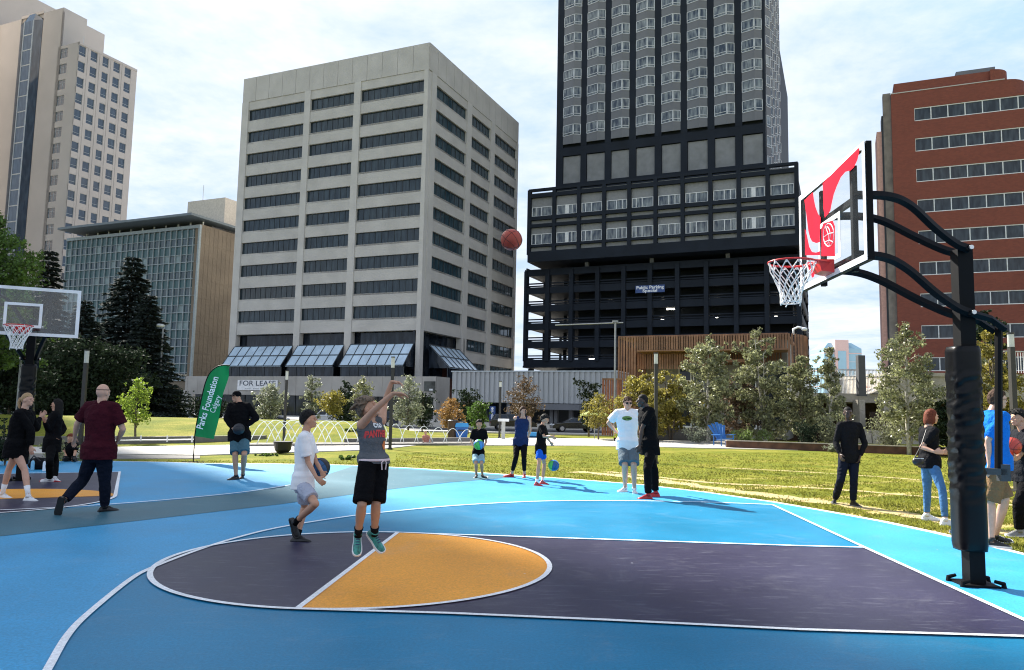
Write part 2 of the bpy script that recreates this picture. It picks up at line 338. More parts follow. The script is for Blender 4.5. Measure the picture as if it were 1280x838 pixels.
# near half court (measured from its painted lines)
arc_px = [(62, 838), (84, 800), (110, 772), (160, 730.5), (188, 714.5), (243.5, 692.5), (293.7, 676), (352, 661.7), (440, 647.5), (507, 640), (560, 635), (620, 631.2), (684, 628.6), (760, 628), (840, 629), (900, 630.5), (965, 633)]
A3 = spline([G(*p) for p in arc_px], 8)
base_px = [(965, 633), (1081, 687.6), (1180, 733), (1280, 779.5)]
B1 = G(965, 633); B2 = G(1081, 687.6); B3 = G(1280, 779.5); bdir = (B3-B2).normalized(); B4 = B3+bdir*2.3
A3b = [A3[0]+(A3[0]-A3[1]).normalized()*.3, Vector((A3[0].x+.3, 1.6, 0)), Vector((A3[0].x+1.2, .9, 0))]
inner = [Vector((p.x, p.y, 0)) for p in list(reversed(A3b))+A3+[B2, B3, B4]]
mb = MB(); mb.poly(inner, ZC+.004); o = mb.build('court_paint', BLUE_IN); struct(o)
def up_fix(o):
    me = o.data
    for p in me.polygons:
        if p.normal.z < 0: p.flip()
    me.update()
up_fix(o)
F1 = G(497, 668.7); F2 = G(371, 766.2); N1 = B2; N2 = G(1330, 803.5)
lane = [F1, G(560, 671), G(760, 677.6), G(1000, 685.6), N1, B3, B3+bdir*.28, N2, G(1280, 801), G(1000, 792.5), G(760, 780.5), G(560, 771.8), F2]
mb = MB(); mb.poly(lane, ZC+.008); o = mb.build('court_paint', PURP); struct(o); up_fix(o)
ax = ((F1-F2)).normalized(); cc = (F1+F2)/2; rr_ = (F1-F2).length/2; bx = Vector((ax.y, -ax.x, 0))
# the circle as it is seen: its ends lie where the photograph shows them
eL = G(188, 725); eR = G(685.5, 713)
hR = eR-cc; lo_, hi_ = .5, 1.5
def circ(a, kR=None, kL=None):
    v = math.cos(a); k_ = (kR or KR) if math.sin(a) > 0 else (kL or KL)
    return cc+ax*rr_*v+hR*k_*math.sin(a)
KR = KL = 1.0
def fit(right):
    a, b = .5, 1.5
    for _ in range(30):
        m_ = (a+b)/2; xs_ = [project(circ(t_, m_, m_))[0] for t_ in np.linspace(0, 2*math.pi, 120)]
        e_ = (max(xs_)-687) if right else (187-min(xs_))
        if e_ > 0: b = m_
        else: a = m_
    return a
KR, KL = fit(True), fit(False)
CIR = [circ(2*math.pi*i/96) for i in range(96)]
mb = MB(); mb.poly([circ(math.pi+math.pi*i/48) for i in range(49)], ZC+.0085); o = mb.build('court_paint', PURP); struct(o); up_fix(o)
mb = MB(); mb.poly([circ(math.pi*i/48) for i in range(49)], ZC+.012); o = mb.build('court_paint', ORAN); struct(o); up_fix(o)
mb = MB(); LW = .052
strip(mb, A3b[::-1]+A3, LW, ZC+.016)
strip(mb, [B1-bdir*.0, B2, B3, B4], LW, ZC+.0165)
strip(mb, [F1, F2], LW, ZC+.017)
strip(mb, [F1, G(560, 671), G(760, 677.6), G(1000, 685.6), N1], LW, ZC+.0175)
strip(mb, [F2, G(560, 771.8), G(760, 780.5), G(1000, 792.5), G(1280, 801), N2], LW, ZC+.018)
strip(mb, CIR, LW, ZC+.0185, True)
struct(mb.build('court_line', WLINE)); up_fix(bpy.data.objects['court_line'])
# far half court on the left
E2 = G(144, 621.5); n2 = (G(144, 621.5)-G(150, 588.5)).normalized(); w2 = Vector((n2.y, -n2.x, 0))
if w2.x > 0: w2 = -w2
Bq = E2-n2*4.9
C2 = E2+w2*1.83
mb = MB(); mb.poly([E2, Bq, Bq+w2*3.66, E2+w2*3.66], ZC+.004)
mb.poly([C2+w2*1.83*math.cos(a)*-1+n2*1.83*math.sin(a) for a in np.linspace(0, math.pi, 33)], ZC+.0045); o = mb.build('court_paint', PURP); struct(o); up_fix(o)
mb = MB(); mb.poly([C2-w2*1.83*math.cos(a)-n2*1.55*math.sin(a) for a in np.linspace(0, math.pi, 33)], ZC+.008); o = mb.build('court_paint', ORAN); struct(o); up_fix(o)
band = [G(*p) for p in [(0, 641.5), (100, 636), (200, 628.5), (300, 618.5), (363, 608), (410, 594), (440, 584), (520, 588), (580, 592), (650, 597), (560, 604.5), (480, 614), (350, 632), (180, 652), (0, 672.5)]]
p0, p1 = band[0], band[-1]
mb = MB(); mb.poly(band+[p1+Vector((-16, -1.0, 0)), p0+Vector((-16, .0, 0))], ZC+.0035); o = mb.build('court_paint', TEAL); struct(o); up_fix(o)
mb = MB(); strip(mb, spline([G(*p) for p in [(-60, 641), (0, 640), (100, 635), (200, 627.5), (300, 617.5), (363, 608)]], 6), .05, ZC+.0125)
strip(mb, [E2, Bq, Bq+w2*3.66], .06, ZC+.013)
strip(mb, [C2-w2*1.83*math.cos(a)+n2*1.83*math.sin(a) for a in np.linspace(0, math.pi, 33)], .06, ZC+.0135)
o = mb.build('court_line', WLINE); struct(o); up_fix(o)
# grass blades
def blades(name, n, region, h0, h1, seed, w=.006):
    r = np.random.default_rng(seed); P = region(r, n); k = len(P)
    hh = r.uniform(h0, h1, k); a = r.uniform(0, 6.28, k); lean = r.uniform(.0, .6, k)*hh; la = r.uniform(0, 6.28, k)
    ww = w*(1+P[:, 1]/12)
    V = np.zeros((k, 3, 3)); dx = np.cos(a)*ww; dy = np.sin(a)*ww
    V[:, 0, 0] = P[:, 0]-dx; V[:, 0, 1] = P[:, 1]-dy; V[:, 1, 0] = P[:, 0]+dx; V[:, 1, 1] = P[:, 1]+dy
    V[:, 2, 0] = P[:, 0]+np.cos(la)*lean; V[:, 2, 1] = P[:, 1]+np.sin(la)*lean; V[:, 2, 2] = hh
    z = np.array([zg(x, y) for x, y in P]) if P[:, 1].max() > 30 else np.zeros(k); V[:, :, 2] += z[:, None]
    me = bpy.data.meshes.new(name); me.vertices.add(k*3); me.vertices.foreach_set('co', V.reshape(-1)); me.loops.add(k*3); me.loops.foreach_set('vertex_index', np.arange(k*3))
    me.polygons.add(k); me.polygons.foreach_set('loop_start', np.arange(k)*3); me.update(calc_edges=True)
    me.materials.append(mat('grass_blade', (.21, .215, .033), .6, var=.45, scale=1.2, trans=.45, isl=.45, spec=.3))
    o = link(name, me); o['kind'] = 'stuff'; tag(o, 'short green and straw lawn grass around the courts', 'grass'); return o
# dry straw seams between the turf rolls, laid parallel to the court edge
STRAW = mat('dry_straw', (.44, .34, .15), .85, var=.3, scale=9, bump=.8, bscale=60)
seams = []
for pts, w_ in (([(760, 590), (880, 603), (960, 607.5), (1040, 612), (1150, 620.5), (1290, 634)], .26), ([(720, 590), (800, 598), (880, 609.5), (960, 619.5), (1040, 629), (1100, 638), (1180, 652), (1290, 672)], .50), ([(900, 585), (1000, 590), (1120, 598), (1290, 612)], .20)):
    P_ = spline([G(*p) for p in pts], 14); seams.append((P_, w_)); mb = MB(); n_ = len(P_); L_, R_ = [], []
    for i, p in enumerate(P_):
        t_ = (P_[min(i+1, n_-1)]-P_[max(i-1, 0)]).normalized(); q_ = Vector((-t_.y, t_.x, 0)); k1 = w_*(.55+.6*noise.noise(p*2.1)); k2 = w_*(.55+.6*noise.noise(p*2.1+Vector((7, 3, 0)))); L_.append(p+q_*max(.03, k1)); R_.append(p-q_*max(.03, k2))
    mb.add([(p.x, p.y, .006) for p in L_+R_], [(n_+i, n_+i+1, i+1, i) for i in range(n_-1)]); o = mb.build('dry_grass', STRAW); up_fix(o); tag(o, None, None, kind='stuff'); tag(o, 'dry straw coloured seam in the lawn beside the court', 'dry grass')
SB = [(p.x, p.y) for p in border]
def inside(P, poly):
    x, y = P[:, 0], P[:, 1]; c = np.zeros(len(P), bool); n = len(poly)
    for i in range(n):
        x0, y0 = poly[i]; x1, y1 = poly[i-1]
        with np.errstate(divide='ignore', invalid='ignore'):
            t = ((y0 > y) != (y1 > y)) & (x < (x1-x0)*(y-y0)/(y1-y0+1e-12)+x0)
        c ^= t
    return c
def reg(r, n):
    u = r.uniform(0, 1, n); Y = 7.5/(1-u*(1-7.5/34)); X = r.uniform(-.72, .76, n)*Y
    P = np.stack([X, Y], 1); P = P[~inside(P, SB)]
    px = 640+P[:, 0]/P[:, 1]*FOC; yy = 512.3+.0199*(px-640)+1.593*FOC/P[:, 1]
    ds = np.ones(len(P))
    for P_, w_ in seams:
        A = np.array([(p.x, p.y) for p in P_]); d_ = np.sqrt(((P[:, None, :]-A[None])**2).sum(2)).min(1) if len(P) < 1 else np.concatenate([np.sqrt(((P[i:i+20000, None, :]-A[None])**2).sum(2)).min(1) for i in range(0, len(P), 20000)]); ds = np.minimum(ds, d_/(w_*.8))
    thin = r.uniform(0, 1, len(P)) < np.clip(ds, .10, 1)**2
    keep = thin & ((px > 500) & (yy > 566)) | thin & ((px <= 500) & (yy > 575)) | thin & (px > 1040) & (yy > 574)
    cl = np.array([noise.noise(Vector((x*1.7, y*1.7, 3))) for x, y in P])
    return P[keep & (cl > -.25+r.normal(0, .15, len(P)))]
blades('lawn_grass', 300000, reg, .015, .042, 3)
# ================================================================== BUILDINGS
cg, sg = math.cos(g_), math.sin(g_)
DU = Vector((-cg, sg, 0)); DV = Vector((sg, cg, 0)); NF = -DV; NR = -DU      # the street grid
class Face:
    """a vertical wall plane: origin O, running direction D, outward normal Nn"""
    def __init__(s, O, D, Nn): s.O = Vector((O[0], O[1], 0)); s.D = D; s.N = Nn
    def P(s, a, z, d=0): return s.O+s.D*a+s.N*d+Vector((0, 0, z))
    def hit(s, px, py, d=0):
        p = gplane(px, py, s.O+s.N*d, s.N); return (p-s.O).dot(s.D), p.z
    def s(s, px, py=400, d=0): return s.hit(px, py, d)[0]
    def z(s, px, py, d=0): return s.hit(px, py, d)[1]
    def box(s, mb, a0, a1, z0, z1, d0, d1, mi=None):
        P = s.P; q = [P(a0, z0, d1), P(a1, z0, d1), P(a1, z0, d0), P(a0, z0, d0), P(a0, z1, d1), P(a1, z1, d1), P(a1, z1, d0), P(a0, z1, d0)]
        if s.D.cross(s.N).z > 0: q = [q[1], q[0], q[3], q[2], q[5], q[4], q[7], q[6]]
        mb.hexa(q, mi)
    def mat(s, a, z, d):
        p = s.P(a, z, d); m = Matrix.Identity(4)
        for i, v in enumerate((s.D, s.N, Vector((0, 0, 1)))):
            for j in range(3): m[j][i] = v[j]
        m.translation = p; return m
WCACHE = {}
def window(face, a0, a1, z0, z1, d, parent, key, maker, name='window'):
    w, h = round(abs(a1-a0), 3), round(z1-z0, 3); k = (key, w, h)
    if k not in WCACHE:
        mb = MB(); mats = maker(mb, w, h); me = mb.mesh(name, mats); fixn(me); WCACHE[k] = me
    ob = link(name, WCACHE[k], parent, face.mat(min(a0, a1), z0, d)); return ob
def glassmat(name, c0, c1, rough=.06, spec=.5, vert=0, bands=0):
    M = bpy.data.materials.new(name); M.use_nodes = True; nt = M.node_tree; N = nt.nodes; L = nt.links; b = N['Principled BSDF']
    b.inputs['Roughness'].default_value = rough; b.inputs['Specular IOR Level'].default_value = spec
    oi = N.new('ShaderNodeObjectInfo'); tc = N.new('ShaderNodeTexCoord'); nz = N.new('ShaderNodeTexNoise'); nz.inputs['Scale'].default_value = .9; nz.inputs['Detail'].default_value = 2
    mp = N.new('ShaderNodeMapping'); mp.inputs['Scale'].default_value = (2.2, .2, .5); L.new(tc.outputs['Object'], mp.inputs[0])
    ad = N.new('ShaderNodeVectorMath'); ad.operation = 'ADD'; L.new(mp.outputs[0], ad.inputs[0])
    cx = N.new('ShaderNodeCombineXYZ'); ml = N.new('ShaderNodeMath'); ml.operation = 'MULTIPLY'; ml.inputs[1].default_value = 37; L.new(oi.outputs['Random'], ml.inputs[0]); L.new(ml.outputs[0], cx.inputs[0]); L.new(ml.outputs[0], cx.inputs[2]); L.new(cx.outputs[0], ad.inputs[1]); L.new(ad.outputs[0], nz.inputs[0])
    rp = N.new('ShaderNodeValToRGB'); rp.color_ramp.elements[0].position = .38; rp.color_ramp.elements[1].position = .68; rp.color_ramp.elements[0].color = (*c0, 1); rp.color_ramp.elements[1].color = (*c1, 1)
    L.new(nz.outputs['Fac'], rp.inputs['Fac']); L.new(rp.outputs[0], b.inputs['Base Color']); return M
GL_DARK = glassmat('dark_glass', (.006, .009, .014), (.03, .04, .055), spec=.35)
GL_BLUE = glassmat('blue_glass', (.02, .045, .06), (.055, .09, .11), spec=.5)
GL_HOTEL = glassmat('hotel_glass', (.02, .035, .06), (.26, .29, .30), spec=.5)
GL_TOWER = glassmat('tower_glass', (.03, .05, .08), (.055, .085, .125), spec=.6)
GL_BRICK = glassmat('brick_glass', (.012, .016, .022), (.05, .065, .08), spec=.45)
GL_OFF = glassmat('office_glass', (.012, .022, .03), (.035, .055, .068), spec=.45)
GL_SKY = mat('skylight_glass', (.42, .55, .66), .15, var=.15, scale=.6, spec=.8)
FRW = mat('white_frame', (.72, .73, .73), .5)
FRD = mat('dark_frame', (.03, .035, .04), .5)
CONB = mat('board_concrete', (.47, .45, .42), .85, var=.09, scale=.35, bump=.3, bscale=6)
CONB2 = mat('pier_concrete', (.50, .48, .45), .85, var=.07, scale=.5, bump=.2, bscale=8)
BEIGE = mat('beige_stone', (.44, .405, .375), .8, var=.06, scale=.15, bump=.1, bscale=4)
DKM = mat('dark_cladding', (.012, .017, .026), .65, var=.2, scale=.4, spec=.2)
GRC = mat('grey_cladding', (.16, .165, .18), .7, var=.08, scale=.5)
def simple_glass(n, frame=.05, glass=None, fr=None, depth=.12, hbar=None):
    """a strip of glass with n mullions and a rim, local x along, y outward, z up"""
    def mk(mb, w, h):
        mb.box(0, w, -.1, -.04, 0, h, 0)
        for x in np.linspace(0, w, n+1): mb.box(max(0, x-frame/2), min(w, x+frame/2), -.039, depth-.1, 0, h, 1)
        mb.box(0, w, -.038, depth-.099, 0, frame, 1); mb.box(0, w, -.038, depth-.099, h-frame, h, 1)
        if hbar: mb.box(0, w, -.038, depth-.101, h*hbar-frame/2, h*hbar+frame/2, 1)
        return [glass, fr]
    return mk
# ---------------------------------------------------------------- ribbed concrete office block
C0 = at(526.3, 400, 110); O = (C0.x, C0.y)
FF = Face(O, DU, NF); FR = Face(O, DV, NR)
b = thing('office_building', 'concrete office block with long dark window strips and slanted glass canopies above its base', 'office building', FF.P(15, 0, -10))
sL = FF.s(292.8, 320); sR = FR.s(645.2, 300); zt = FF.z(534.7, 54)
tops = [100.2, 379.7]; zA = FF.z(525, 100.2); zB = FF.z(525, 379.7); FH = (zA-zB)/9; wh = FH*.50
bays = [(FF.s(296.5), FF.s(368)), (FF.s(375.5), FF.s(431.4)), (FF.s(439.8), FF.s(521))]
bays = [(b1, b0) for b0, b1 in bays]
rb = [(FR.s(536.5), FR.s(577)), (FR.s(583), FR.s(608)), (FR.s(613), FR.s(641.4))]
zs = [zA-FH*i for i in range(10)]
def grid_wall(face, S0, S1, bays, rows, ztop, zbot, fin, mb, dep=.9, proud=.12):
    bays = sorted(bays); edges = [S0]+[e for q in bays for e in q]+[S1]
    for i in range(0, len(edges), 2):         # piers stand a little proud
        face.box(mb, edges[i], edges[i+1], zbot, ztop-.01, -dep, proud, 1)
    for (a, c) in bays:
        prev = ztop
        for (zt_, zb_) in rows:
            face.box(mb, a+.002, c-.002, zt_, prev-.02, -dep+.01, 0, 0)
            # sloped ledge under each strip of glass
            P = face.P; mb.prism([P(a+.002, zb_, 0), P(a+.002, zb_, -dep+.1), P(a+.002, zb_-.25, 0)], face.D*(c-a-.004), 0)
            prev = zb_
        if prev > zbot+.3: face.box(mb, a+.002, c-.002, zbot, prev-.02, -dep+.01, 0, 0)
mb = MB(); rows = [(z, z-wh) for z in zs]
z_low = zs[-1]-wh-FH*.52
grid_wall(FF, 0, sL, bays, rows, zt-4.2, z_low, 0, mb)
rowsR = rows+[(zs[-1]-FH, zs[-1]-FH-wh), (zs[-1]-2*FH, zs[-1]-2*FH-wh)]
grid_wall(FR, .9, rb[0][1]+.59, [rb[0]], rows, zt-4.2, z_low, 0, mb)
grid_wall(FR, rb[0][1]+.6, sR, rb[1:], rowsR, zt-4.2, 6.0, 0, mb)
for fc, S in ((FF, sL), (FR, sR)):            # the deep blank parapet, cast in panels
    k = int(S/2.6)
    for i in range(k): fc.box(mb, S*i/k+(.0 if i else 0), S*(i+1)/k-.05, zt-4.2, zt, -.6, .10-(.0 if fc is FF else .001))
FF.box(mb, .95, sL-.3, 3, zt-.8, -2.2, -1.3); FR.box(mb, 2.3, sR, 3, zt-.8, -2.0, -1.3)
# closed back, roof
FF.box(mb, 0.3, sL, 2, zt-1, -sR, -sR+.5); FF.box(mb, sL-.5, sL-.02, 2, zt-1, -sR, -1.0)
FF.box(mb, .6, sL-.6, zt-1.4, zt-1.05, -sR+.6, -.7)
mb.build('wall', [CONB, CONB2], b, fix=True)
mk = {0: simple_glass(10, .035, GL_OFF, FRD), 1: simple_glass(8, .035, GL_OFF, FRD), 2: simple_glass(11, .035, GL_OFF, FRD)}
for z in zs:
    for i, (a, c) in enumerate(sorted(bays)): window(FF, a, c, z-wh, z, -.32, b, 'oc%d' % i, mk[i])
    a, c = rb[0]; window(FR, a, c, z-wh, z, -.32, b, 'or0', simple_glass(7, .1, GL_BLUE, FRD))
for z in [r[0] for r in rowsR]:
    for i in (1, 2): a, c = rb[i]; window(FR, a, c, z-wh, z, -.32, b, 'or%d' % i, simple_glass(6, .1, GL_BLUE, FRD))
# recessed floor behind the canopies, then the sloped glazing, then the base
zc1 = FF.z(480, 431); zc0 = FF.z(480, 458, 2.6); zg0 = FF.z(480, 471.5, 1)
mb = MB(); FF.box(mb, .5, sL-.2, 3, z_low, -1.6, -1.2); FR.box(mb, .5, rb[0][1]+.5, 3, z_low, -1.6, -1.2)
mb.build('lower_glazing', GL_DARK, b, fix=True)
for e0, e1 in ((0, bays[2][0]), (bays[2][1], bays[1][0]), (bays[1][1], bays[0][0]), (bays[0][1], sL)): mb = MB(); FF.box(mb, e0, e1, 0, z_low, -.9, .12); mb.build('column', CONB2, b, fix=True)
mb = MB(); FR.box(mb, rb[0][1], rb[0][1]+1.2, 3, z_low, -.9, .12); mb.build('column', CONB2, b, fix=True)
def canopy(face, a, c, zt_, zb_, out, n):
    P = face.P; mb = MB(); th = Vector((0, 0, .12))
    q = [P(a, zt_, .05), P(c, zt_, .05), P(c, zb_, out), P(a, zb_, out)]
    mb.prism(q, th*.5, 0)
    for i in range(n+1):
        s_ = a+(c-a)*i/n; mb.tube([P(s_, zt_+.12, .05), P(s_, zb_+.12, out)], .07, 4, mi=1)
    for k in (0, .5, 1): mb.tube([P(a, zt_+(zb_-zt_)*k+.12, .05+(out-.05)*k), P(c, zt_+(zb_-zt_)*k+.12, .05+(out-.05)*k)], .08, 4, mi=1)
    # glazed wall under the eave
    g0 = face; fcz = zg0
    gb = MB(); face.box(gb, a+.1, c-.1, fcz, zb_-.02, out-.5, out-.42, 0)
    for i in range(n+1):
        s_ = a+.1+(c-a-.2)*i/n; face.box(gb, s_-.04, s_+.04, fcz, zb_-.02, out-.41, out-.36, 1)
    mb.add(gb.v, gb.f); mb.mi[-len(gb.f):] = [0+2 if m_ == 0 else 1 for m_ in gb.mi]
    # triangular cheeks
    for s_ in (a+.03, c-.03): mb.add([P(s_, zt_, .05), P(s_, zb_, out), P(s_, zb_, .05)], [(0, 1, 2)], 2); 
    mb.build('canopy', [GL_SKY, FRD, GL_DARK], b, fix=True)
for i, (x0, x1, n) in enumerate(((293, 366, 7), (372, 430, 5), (438, 517, 7))):
    canopy(FF, FF.s(x1, 445), FF.s(x0, 445), zc1, zc0, 2.8, n)
canopy(FR, FR.s(536, 440), FR.s(574, 440), zc1, zc0, 3.6, 6)
mb = MB(); zb1 = zg0; zb0 = FF.z(480, 496, 2.6)
FF.box(mb, -4.5, sL+6, zb0, zb1, -1, 3.0, 0)
for k in range(22): FF.box(mb, -4.5+k*2.2, -4.5+k*2.2+.06, zb0+.01, zb1-.05, 2.9, 3.04, 0)
FF.box(mb, -4.5, -4.1, -.5, zb0, -1, 2.9, 0)
mb.build('base_band', mat('base_concrete', (.36, .34, .31), .85, var=.15, scale=.4), b, fix=True)
mb = MB(); FF.box(mb, -4, sL+5.5, -.5, zb0+.02, .2, 1.2, 0)
for k in range(18): FF.box(mb, -3.9+k*2.5, -3.75+k*2.5, -.5, zb0, 1.2, 1.3, 1)
mb.build('storefront', [GL_DARK, FRD], b, fix=True)
mb = MB(); FR.box(mb, 9, 30, 0, 8, -3, .0); mb.build('brick_infill', mat('dull_brick', (.10, .035, .025), .9), b, fix=True)
# signs on its base
t = thing('lease_sign', 'white banner reading FOR LEASE on the office base band', 'sign', FF.P(FF.s(330, 480, 3.1), zb1-1, 3.1))
mb = MB(); a0, a1 = FF.s(347, 482, 3.1), FF.s(297, 482, 3.1); z1, z0 = FF.z(320, 475.3, 3.1), FF.z(320, 488, 3.1)
FF.box(mb, a0, a1, z0, z1, 3.1, 3.14); mb.build('board', mat('white_banner', (.75, .75, .75), .7), t, fix=True)
INK = mat('navy_ink', (.03, .04, .07), .6)
text_on('FOR LEASE', (z1-z0)*.7, FF.P((a0+a1)/2, z0+(z1-z0)*.66, 3.145), -DU, (0, 0, 1), NF, INK, t, bold=.01, fit=(a1-a0)*.9)
text_on('000 000 0000'.replace('0', '-'), (z1-z0)*.3, FF.P((a0+a1)/2, z0+(z1-z0)*.2, 3.145), -DU, (0, 0, 1), NF, INK, t, fit=(a1-a0)*.6)
t = thing('billboard', 'dark picture billboard on the office base beside the corrugated wall', 'billboard', FF.P(FF.s(551, 483, 3.1), zb1-2, 3.1))
mb = MB(); a0, a1 = FF.s(571, 483, 3.1), FF.s(530.5, 483, 3.1); z1, z0 = FF.z(551, 477, 3.1), FF.z(551, 489.5, 3.1)
a0 = max(a0, -4.4)
FF.box(mb, a0, a1, z0, z1, 3.1, 3.2); mb.build('panel', mat('dark_picture', (.05, .055, .05), .4, var=.9, scale=.9), t, fix=True)
mb = MB(); FF.box(mb, a0+.3, (a0+a1)/2, z0+.1, z0+.35, 3.21, 3.22); mb.build('strapline', FRW, t, fix=True)
# ---------------------------------------------------------------- green curtain-wall office
C0 = at(243.5, 380, 140); FF = Face((C0.x, C0.y), DU, NF); FR = Face((C0.x, C0.y), DV, NR)
b = thing('office_building', 'low green glass curtain-wall office with a flat roof canopy behind the spruces', 'office building', FF.P(15, 0, -10))
sL = FF.s(77, 390); sR = FR.s(292, 380); zt = FF.z(246, 281.5)
mb = MB(); FF.box(mb, 0.01, sL, 0, zt-.05, -30, -.35, 0); FR.box(mb, .02, sR, 4.0, zt+.15, -1, .15, 0)
BRN = mat('brown_stone_cladding', (.16, .13, .095), .8, var=.14, scale=.25, bump=.2, bscale=2)
for k in range(9): FR.box(mb, .3, sR-.1, 4+k*(zt-4)/9-.04, 4+k*(zt-4)/9+.04, .1, .19, 0)
for k in range(9): FR.box(mb, .3+k*sR/9, .36+k*sR/9, 4, zt, .1, .185, 0)
mb.build('wall', [BRN], b, fix=True)
GP = mat('green_spandrel', (.022, .075, .085), .35, var=.12, scale=.3, spec=.6)
LGT = mat('pale_spandrel', (.17, .23, .24), .4, var=.15, scale=.5)
MUL = mat('mullion_metal', (.46, .50, .52), .45)
mb = MB(); nf = 9; zb = FF.z(240, 476); H_ = (zt-.6-zb)/nf; nc = 25
rr2 = random.Random(4)
for i in range(nf):
    z0 = zb+i*H_
    for c in range(nc):
        a0, a1 = sL*c/nc, sL*(c+1)/nc
        FF.box(mb, a0, a1, z0+H_*.46, z0+H_-.1, -.3, -.22, 0)
        FF.box(mb, a0, a1, z0+.02, z0+H_*.46, -.3, -.22, 2 if rr2.random() < .86 else 1)
for c in range(nc+1): FF.box(mb, sL*c/nc-.07, sL*c/nc+.07, zb, zt-.6, -.22, .02, 3)
for i in range(nf): FF.box(mb, 0, sL, zb+i*H_-.07, zb+i*H_+.07, -.2, -.02, 3); FF.box(mb, 0, sL, zb+i*H_+H_*.46-.05, zb+i*H_+H_*.46+.05, -.2, -.05, 3)
FF.box(mb, -.25, sL, zt-.6, zt, -.4, .15, 3); FF.box(mb, -.25, .12, 3, zt-.59, -.3, .151, 3)
mb.build('curtain_wall', [GP, LGT, GL_BLUE, mat('curtain_mullion', (.25, .30, .32), .5)], b, fix=True)
mb = MB(); zr = FF.z(242, 270, 2); FF.box(mb, -1.0, sL-1, zr-.1, zr+.35, -20, 3.0, 0)
for c in range(11): FF.box(mb, 1+c*sL/11.4, 1.25+c*sL/11.4, zt, zr-.1, -2, -1.8, 1)
FF.box(mb, 2, sL-2, zt-.5, zr-.12, -12, -5, 2)
mb.build('roof_canopy', [mat('canopy_steel', (.12, .15, .17), .5), FRW, GRC], b, fix=True)
mb = MB(); FR.box(mb, .2, sR, 0, 3.99, -2, .6, 0); FF.box(mb, 0, sL, 0, zb-.1, -3, -1, 1); mb.build('base', [CONB, GL_DARK], b, fix=True)
mb = MB(); z1 = FR.z(270, 238); FR.box(mb, 8, 22, zt, z1, -12, -2); mb.build('penthouse', mat('penthouse_grey', (.50, .46, .40), .8), b, fix=True)
mb = MB(); p = FR.P(9, zt, -9); mb.tube([p, p+Vector((0, 0, z1-zt+3.5))], [.12, .06], 6); mb.build('antenna', MUL, b)
# ---------------------------------------------------------------- beige stone tower at the left
C0 = at(88, 200, 175); FB = Face((C0.x, C0.y), DV, NR); FBf = Face((C0.x, C0.y), DU, NF)
b = thing('office_tower', 'tall beige stone tower with small square windows and a glazed bay at the left edge', 'tower', (C0.x-15, C0.y+15, 0))
sF = FB.s(163.5, 200); zt = FB.z(97.5, 51); aF = FBf.s(64.5, 200)
cols = [(98.7, 107.5), (114, 122.6), (129.3, 137), (143.3, 151.6), (157.7, 165.7)]
zr0 = FB.z(103, 57.5); zr1 = FB.z(91.7, 260+8); 
# column positions measured at the top row
cs = [(FB.s(x0, 64), FB.s(x1, 64)) for x0, x1 in cols]
ztw = FB.z(103, 57.5); FHt = (FB.z(103, 57.5)-FB.z(93.5, 238.5))/9.0
FHt = (FB.z(103, 57.5)-FB.z(89, 259))/10.0
nr = int(ztw/FHt)
whh = FHt*.62
mb = MB(); depth = .35
edges = [0]+[e for q in cs for e in q]+[sF]
for i in range(0, len(edges), 2): FB.box(mb, edges[i], edges[i+1], 0, zt, -depth, 0)
for (a, c) in cs:
    prev = zt
    for r in range(nr):
        z = ztw-r*FHt; FB.box(mb, a, c, z, prev, -depth, -.03); prev = z-whh
    FB.box(mb, a, c, 0, prev, -depth, -.03)
wa, wc = FBf.s(85, 62), FBf.s(72.5, 62)
for e0, e1 in ((.36, wa), (wc, aF)): FBf.box(mb, e0, e1, 0, zt, -depth, 0)
prev = zt
for r in range(nr):
    z = ztw-r*FHt; FBf.box(mb, wa, wc, z, prev, -depth, -.03); prev = z-whh
FBf.box(mb, wa, wc, 0, prev, -depth, -.03)
FBf.box(mb, .4, aF, 0, zt-.4, -sF+.1, -sF+.5); FBf.box(mb, .5, aF, zt-1, zt-.5, -sF+.4, -.4)
for a in (cs[0][1]+cs[1][0])/2, (cs[1][1]+cs[2][0])/2, (cs[2][1]+cs[3][0])/2, (cs[3][1]+cs[4][0])/2: FB.box(mb, a-.12, a+.12, 0, zt-.3, -.1, .09)
FB.box(mb, 0, sF, zt-.6, zt, -.6, .1)
# main shaft with the glazed bay
A0 = FBf.P(aF, 0); FA = Face((A0.x, A0.y), DU, NF); FAr = Face((A0.x, A0.y), DV, NR)
zA_ = FA.z(65, 2); sAr = FAr.s(108, 40); zA_ = FAr.z(86, 12.5)
bl, br = FA.s(54, 30), FA.s(26.5, 30)    # bay right/left edges near top
zbt = FA.z(40, 17.5)
FA.box(mb, 0, bl, 0, zA_, -depth, .0); FA.box(mb, bl, br, zbt, zA_, -depth, 0); FA.box(mb, br, br+9, 0, zA_, -depth, 0)
FA.box(mb, 0, br+9, zA_-1, zA_, -sAr, -depth); FAr.box(mb, .0, sAr, 0, zA_-1.001, -.4, .0)
FA.box(mb, br+9, br+45, 0, zA_+12, -30, .8)
FA.box(mb, .5, br+9, 0, zA_-1.2, -sAr, -sAr+.4)
mb.build('wall', [BEIGE], b, fix=True)
mk1 = simple_glass(1, .05, GL_TOWER, MUL, hbar=.30); mk2 = simple_glass(3, .06, GL_TOWER, MUL, hbar=.66)
cnt = 0
for r in range(nr):
    z = ztw-r*FHt
    if z < 12: continue
    if r < 16:
        for (a, c) in cs: window(FB, a, c, z-whh, z, -.18, b, 'tw', mk1)
        window(FBf, wa, wc, z-whh, z, -.18, b, 'twf', mk2)
